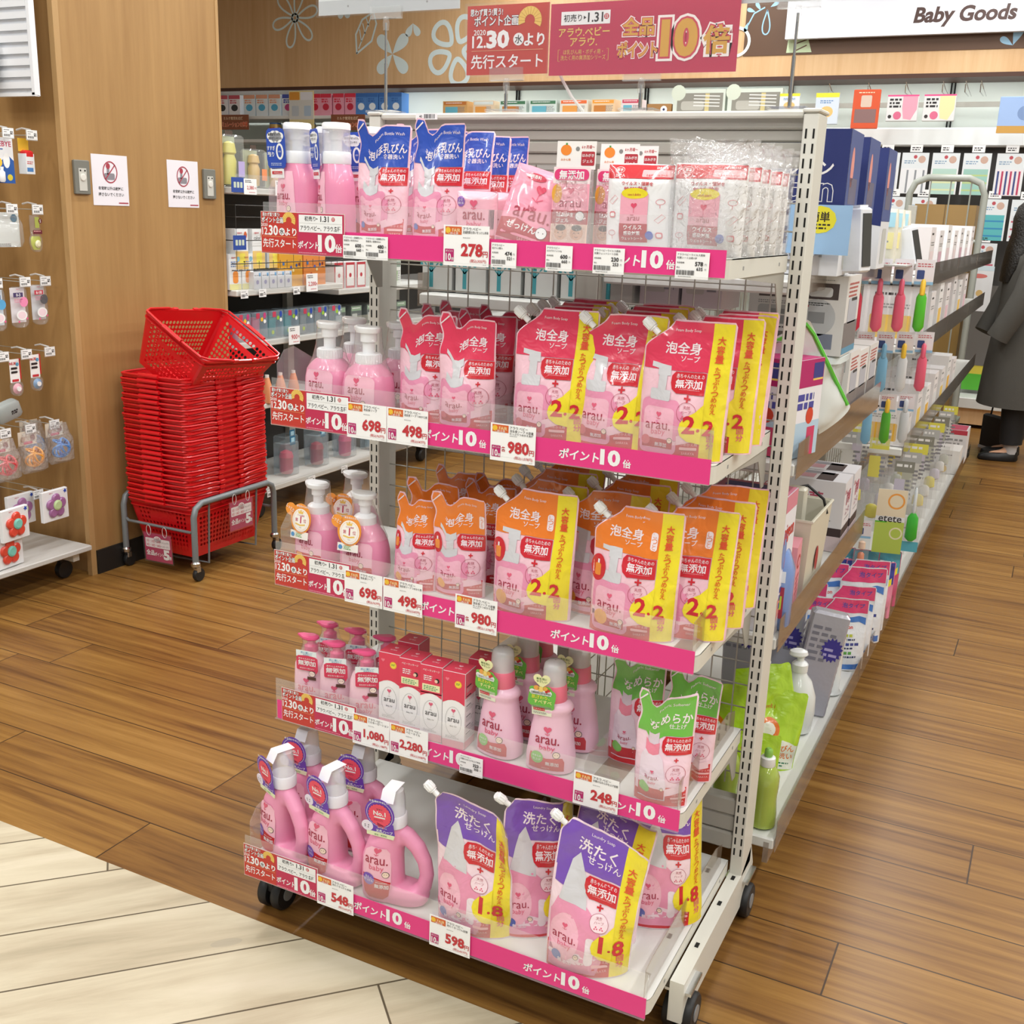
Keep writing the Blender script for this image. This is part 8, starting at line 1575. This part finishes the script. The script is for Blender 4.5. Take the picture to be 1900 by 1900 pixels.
for z, xl in ((1.975, (-1.34, -1.14, -.93, -.72, -.50)), (1.665, (-1.26, -1.05, -.57, -.36)), (1.36, (-.60,))):
    for x in xl:
        o = hang('baby_wear_pack', .185, .285, bib(min(k, 8)), (x, 8.76, z), 'baby wear pack on the dark panel, %s from the left in the %s row' % (ORD[xl.index(x)], 'upper' if z > 1.9 else ('middle' if z > 1.5 else 'lowest')), 'baby wear pack', G10)
        b = MB(); b.box((0, 0, .03), (.085, .002, .05), WHITE); a = Art(); a.lines(-.03, .035, .03, 2, .014, INKK, 1, k); a.put(b, front(-.001)); b.obj('price_tag', o); k += 1
hang('white_bib_pack', .2, .32, lambda a, w, h: (a.disc(0, -h * .22, w * .3, ink('d87a74'), 1, 18, ry=h * .05), a.disc(w * .1, -h * .6, w * .12, ink('d9b878'), 1, 10), a.rect(-w * .5, -h * .1, w * .5, 0, ink('cfe0e8'), 1)), (-.60, 8.73, 1.20), 'white pack with a red oval beside the shopper', 'bib pack', None)
hang('green_pack', .22, .50, lambda a, w, h: (a.rect(-w * .5, -h, w * .5, -h * .75, ink('5ab83a'), 1), a.rect(-w * .5, -h * .75, w * .5, -h * .3, ink('d8c84a'), 1), a.rect(-w * .5, -h * .3, w * .5, 0, ink('a8ccd0'), 1)), (-.56, 9.075, .76), 'yellow and green pack low on the back wall beside the shopper', 'hanging pack', None)
# big hanging sign
b = MB(); b.box((0, 0, 0), (2.3, .05, .42), mat('sign_white', 'e2e5ee', .45)); a = Art(); a.text('Baby Goods', .09, -.098, .125, ink('4a3530'), 1, .06, shear=.15, res=4); a.put(b, front(-.025)); tag(b.obj('wall_sign', None, (-1.02, 8.76, 2.98)), 'long white wall sign lettered Baby Goods', 'sign')
b = MB(); b.box((-1.9, 8.80, 2.98), (.02, .04, .1), STEELG); b.box((-.3, 8.80, 2.98), (.02, .04, .1), STEELG); struct(b.obj('trim_sign_bracket'))
# painted decals
def outl(a, n_, r0, r1, w, lw, c, rot=0, skip=()):
    for q in range(n_):
        if q in skip: continue
        t = rot + 2 * PI * q / n_; pts = petalpts(t, r0, r1, w); a.line(pts, lw, c, 1, True)
a = Art(); outl(a, 6, .02, .26, .065, .018, PALE, .25); a.ring(0, 0, .035, .014, PALE, 1); decal('flower_decal', -6.745, 3.115, a, 'white outlined six petal flower painted on the wood, leftmost')
a = Art(); [a.poly(petalpts(PI / 4 + PI / 2 * q, .0, .215, .075), PALE, 1) for q in range(4)]; decal('flower_decal', -5.68, 2.775, a, 'solid pale blue four petal flower below the white board')
a = Art(); outl(a, 5, .075, .28, .11, .042, PALE, -1.4); decal('flower_decal', -5.03, 2.79, a, 'thick outlined pale blue flower left of the red sign')
a = Art(); a.line([(-.10, -.16), (-.11, .0), (-.04, .12), (.08, .18), (.11, .08), (.06, -.06), (-.10, -.16)], .018, PALE, 1, True); a.line([(-.08, -.12), (.06, .15)], .012, PALE, 2); [a.line([(-.05 + .04 * q, -.06 + .06 * q), (-.07 + .035 * q, .04 + .05 * q)], .010, PALE, 2) for q in range(3)]; decal('leaf_decal', -5.96, 2.95, a, 'white outlined leaf under the left end of the white board')
a = Art(); [a.poly(petalpts(t, 0, .14, .045), PALE, 1) for t in (-1.2, -1.9, -2.7)]; decal('flower_decal', -6.20, 3.22, a, 'pale blue flower cut off by the top edge near the white board')
a = Art(); [a.poly(petalpts(t, 0, .12, .045), PALE, 1) for t in (-1.0, -2.1)]; decal('flower_decal', -5.47, 3.02, a, 'pale blue petals peeping out beneath the clip of the white board')
YB = HB - .006
a = Art(); outl(a, 3, .0, .17, .04, .010, SKY, -1.57, (1, 2)); a.line([(-.02, .02), (-.10, -.02), (-.14, -.10)], .010, SKY, 1); [a.poly(petalpts(t, 0, .07, .02, cx=cx, cy=cy), SKY, 1) for t, cx, cy in ((-1.9, -.14, -.08), (2.8, -.09, -.01), (.5, .02, .02), (2.2, -.05, .0))]; decal('sprig_decal', -2.34, 2.99, a, 'light blue leafy sprig painted on the brown band', y=YB)
a = Art(); a.ring(0, 0, .10, .022, PALE, 1); decal('ring_decal', -2.56, 2.775, a, 'pale ring painted on the brown band right of the crimson sign', y=YB)
a = Art(); LG = ink('c5d6b0'); a.poly([(-.09, -.07), (-.08, .05), (-.02, .10), (.05, .07), (.10, -.07)], LG, 1); [a.line([(-.03, -.06 + .05 * q), (.06, -.02 + .04 * q)], .009, BW, 2) for q in range(3)]; decal('leaf_decal', -2.08, 2.755, a, 'pale green leaf painted on the brown band under the Baby Goods sign', y=YB)
a = Art(); a.poly(petalpts(1.3, 0, .16, .05), SKY, 1); a.poly(petalpts(2.6, 0, .10, .03), SKY, 1); decal('flower_decal', -.60, 2.69, a, 'light blue petals on the brown band at the right picture edge', y=YB)

# ================================================================ stock trolley with cartons, and the shopper
TX, TY = -.70, 7.62
root = thing('stock_trolley', 'grey tubular stock trolley with cardboard cartons at the end of the aisle', 'stock trolley', (TX, TY, 0)); PG = mat('pipe_grey', 'a3a79f', .4, metal=.15)
b = MB(); x0, x1, zt = -.30, .145, 1.76; b.tube([(x0, 0, .15), (x0, 0, zt - .10), (x0 + .03, 0, zt - .03), (x0 + .10, 0, zt), (x1 - .10, 0, zt), (x1 - .03, 0, zt - .03), (x1, 0, zt - .10), (x1, 0, .15)], .021, PG, 12); b.obj('end_frame', root)
for z in (.18, .62, 1.38): b = MB(); b.tube([(x0, 0, z), (x1, 0, z)], .012, PG, 8); b.obj('cross_bar', root)
for x in (-.18, -.06, .06): b = MB(); b.tube([(x, 0, .18), (x, 0, zt - .005)], .005, PG, 6); b.obj('grid_bar', root)
b = MB(); b.box(((x0 + x1) / 2, .33, .16), (x1 - x0, .62, .03), PG); b.obj('platform', root)
for x in (x0 + .04, x1 - .02):
    for y in (.04, .58): b = MB(); b.lathe([(.04, -.015), (.06, -.010), (.06, .010), (.04, .015)], BLACK, T=M.Translation((x, y, .06)) @ M.Rotation(PI / 2, 4, 'Y'), n=18); b.box((x, y, .12), (.03, .04, .05), CHROME); b.obj('caster', root)
CB = '9a7c4c'
for i, (z, h) in enumerate(((.176, .38), (.557, .36), (.918, .36), (1.279, .10), (1.380, .22))): pk(.37, .44, h, [CB, '94763f', CB, '8a6c3c', 'a3834f'][i], (TX - .08, TY + .27, z), 0, 'brown cardboard carton on the stock trolley, %s from the bottom' % ORD[i], 'carton', 'cardboard_carton', 'cartons on the stock trolley', lambda a, w, h: a.rect(-.004, 0, .004, h, ink('7c6238'), 1))

def skin(name, chains, mt, parent=None, sub=2):
    """chains: list of [(x,y,z,r)...]; each following chain may start at an index of the first"""
    vs, es, rr = [], [], []
    for ch in chains:
        prev = ch[0] if isinstance(ch[0], int) else None; pts = ch[1:] if prev is not None else ch
        for p in pts:
            vs.append(p[:3]); rr.append(p[3:]); i = len(vs) - 1
            if prev is not None: es.append((prev, i))
            prev = i
    me = bpy.data.meshes.new(name); me.from_pydata(vs, es, []); o = bpy.data.objects.new(name, me); COL.objects.link(o); o.modifiers.new('s', 'SKIN'); o.modifiers.new('u', 'SUBSURF').levels = sub; o.modifiers['u'].render_levels = sub
    for v, r in zip(me.skin_vertices[0].data, rr): v.radius = (r[0], r[1] if len(r) > 1 else r[0])
    me.skin_vertices[0].data[0].use_root = True
    dg = bpy.context.evaluated_depsgraph_get(); m2 = bpy.data.meshes.new_from_object(o.evaluated_get(dg)); m2.name = name; bpy.data.objects.remove(o)
    for p in m2.polygons: p.use_smooth = True
    m2.materials.clear(); m2.materials.append(mt); o = bpy.data.objects.new(name, m2); COL.objects.link(o)
    if parent: o.parent = parent
    return o
COAT = mat('coat_charcoal', '4b4944', .85, bump=(220, .15)); HAIR = mat('hair_black', '17130f', .45, bump=(90, .5)); SKN = mat('skin', 'd8a888', .5); SHOE = mat('shoe_black', '141416', .45); TRS = mat('trousers_black', '151517', .7)
# facing left (-X) and slightly away, arms down in front; standing 1.6 m tall
body = skin('person', [[(0, 0, .84, .115, .10), (0, 0, 1.02, .10, .09), (-.01, 0, 1.20, .115, .10), (-.015, 0, 1.32, .09, .08), (-.03, 0, 1.40, .045), (-.045, 0, 1.46, .05), (-.055, 0, 1.53, .078, .088), (-.05, 0, 1.60, .055)],
    [0, (.01, -.085, .80, .085), (.0, -.085, .45, .055), (.015, -.085, .09, .036), (-.02, -.085, .045, .034), (-.12, -.09, .03, .026)], [0, (.01, .085, .80, .085), (.04, .10, .45, .055), (.06, .11, .09, .036), (.03, .11, .045, .034), (-.07, .11, .03, .026)],
    [3, (-.01, -.165, 1.32, .05), (-.03, -.20, 1.08, .042), (-.11, -.20, .92, .032), (-.125, -.20, .90, .024)], [3, (-.01, .165, 1.32, .05), (-.03, .20, 1.08, .042), (-.11, .20, .92, .032), (-.125, .20, .90, .024)]], SKN)
body.location = (-.225, 7.80, 0); body.rotation_euler = (0, 0, .25); tag(body, 'person with black hair in a long charcoal coat standing at the right edge', 'person')
def wear(nm, b): return b.obj(nm, body)
b = MB(); b.loft([[(p[0] + c_, p[1], p[2]) for p in ering(z, hx, hy, 2.2, 28)] for z, hx, hy, c_ in ((.36, .235, .25, .02), (.60, .215, .235, .015), (.85, .180, .205, .005), (1.02, .160, .185, 0), (1.20, .155, .190, -.008), (1.30, .130, .185, -.012), (1.36, .085, .12, -.02), (1.40, .060, .065, -.028))], COAT); wear('coat', b)
for sy in (-1, 1):
    b = MB(); b.tube([(-.01, sy * .15, 1.345), (-.025, sy * .205, 1.26), (-.07, sy * .225, 1.08), (-.13, sy * .22, .93), (-.19, sy * .20, .80)], [.055, .078, .074, .072, .070], COAT, 16); wear('sleeve', b)
for x, sy in ((.0, -.085), (.05, .105)):
    b = MB(); b.tube([(x, sy, .55), (x + .005, sy, .30), (x + .012, sy, .115)], [.085, .078, .070], TRS, 16); wear('trouser_leg', b)
    b = MB(); b.lathe([(.040, .05), (.042, .10), (.040, .13)], mat('sock_grey', 'b9b7b8', .8), (x + .014, sy, 0), n=16); wear('sock', b)
    b = MB(); b.loft([[(p[0] + x - .055, p[1] + sy, p[2] + (.03 * max(0, p[0] / .12) if z > .03 else 0)) for p in ering(z, hx, hy, 2.2, 24)] for z, hx, hy in ((.002, .118, .042), (.012, .125, .047), (.035, .120, .044), (.050, .085, .034))], SHOE); wear('shoe', b)
b = MB(); b.loft([[(p[0] - .035 + c_, p[1], p[2]) for p in ering(z, hx, hy, 2, 24)] for z, hx, hy, c_ in ((1.14, .03, .09, -.12), (1.22, .05, .13, -.10), (1.34, .085, .125, -.055), (1.44, .10, .115, -.02), (1.53, .115, .108, -.008), (1.60, .10, .095, -.005), (1.65, .05, .05, -.005))], HAIR); wear('hair', b)
b = MB(); b.box((-.135, 0, 1.50), (.004, .03, .012), mat('lips', 'a8544c', .5)); b.obj('mouth', body).location = (.012, 0, -.005)
b = MB(); b.box((0, 0, .12), (.05, .26, .24), mat('bag_dark_print', '2c2a2b', .6), bev=.01); b.box((0, 0, .012), (.054, .262, .02), mat('bag_trim', 'cfcfd4', .5)); b.tube([(0, -.08, .23), (0, -.06, .34), (0, .06, .34), (0, .08, .23)], .006, mat('bag_dark_print', '2c2a2b', .6), 6)
tag(b.obj('shopping_bag', None, (-.30, 8.02, .0), (.0, .0, .7)), 'dark patterned bag with pale edge standing on the floor behind the shoppers shoes', 'bag')
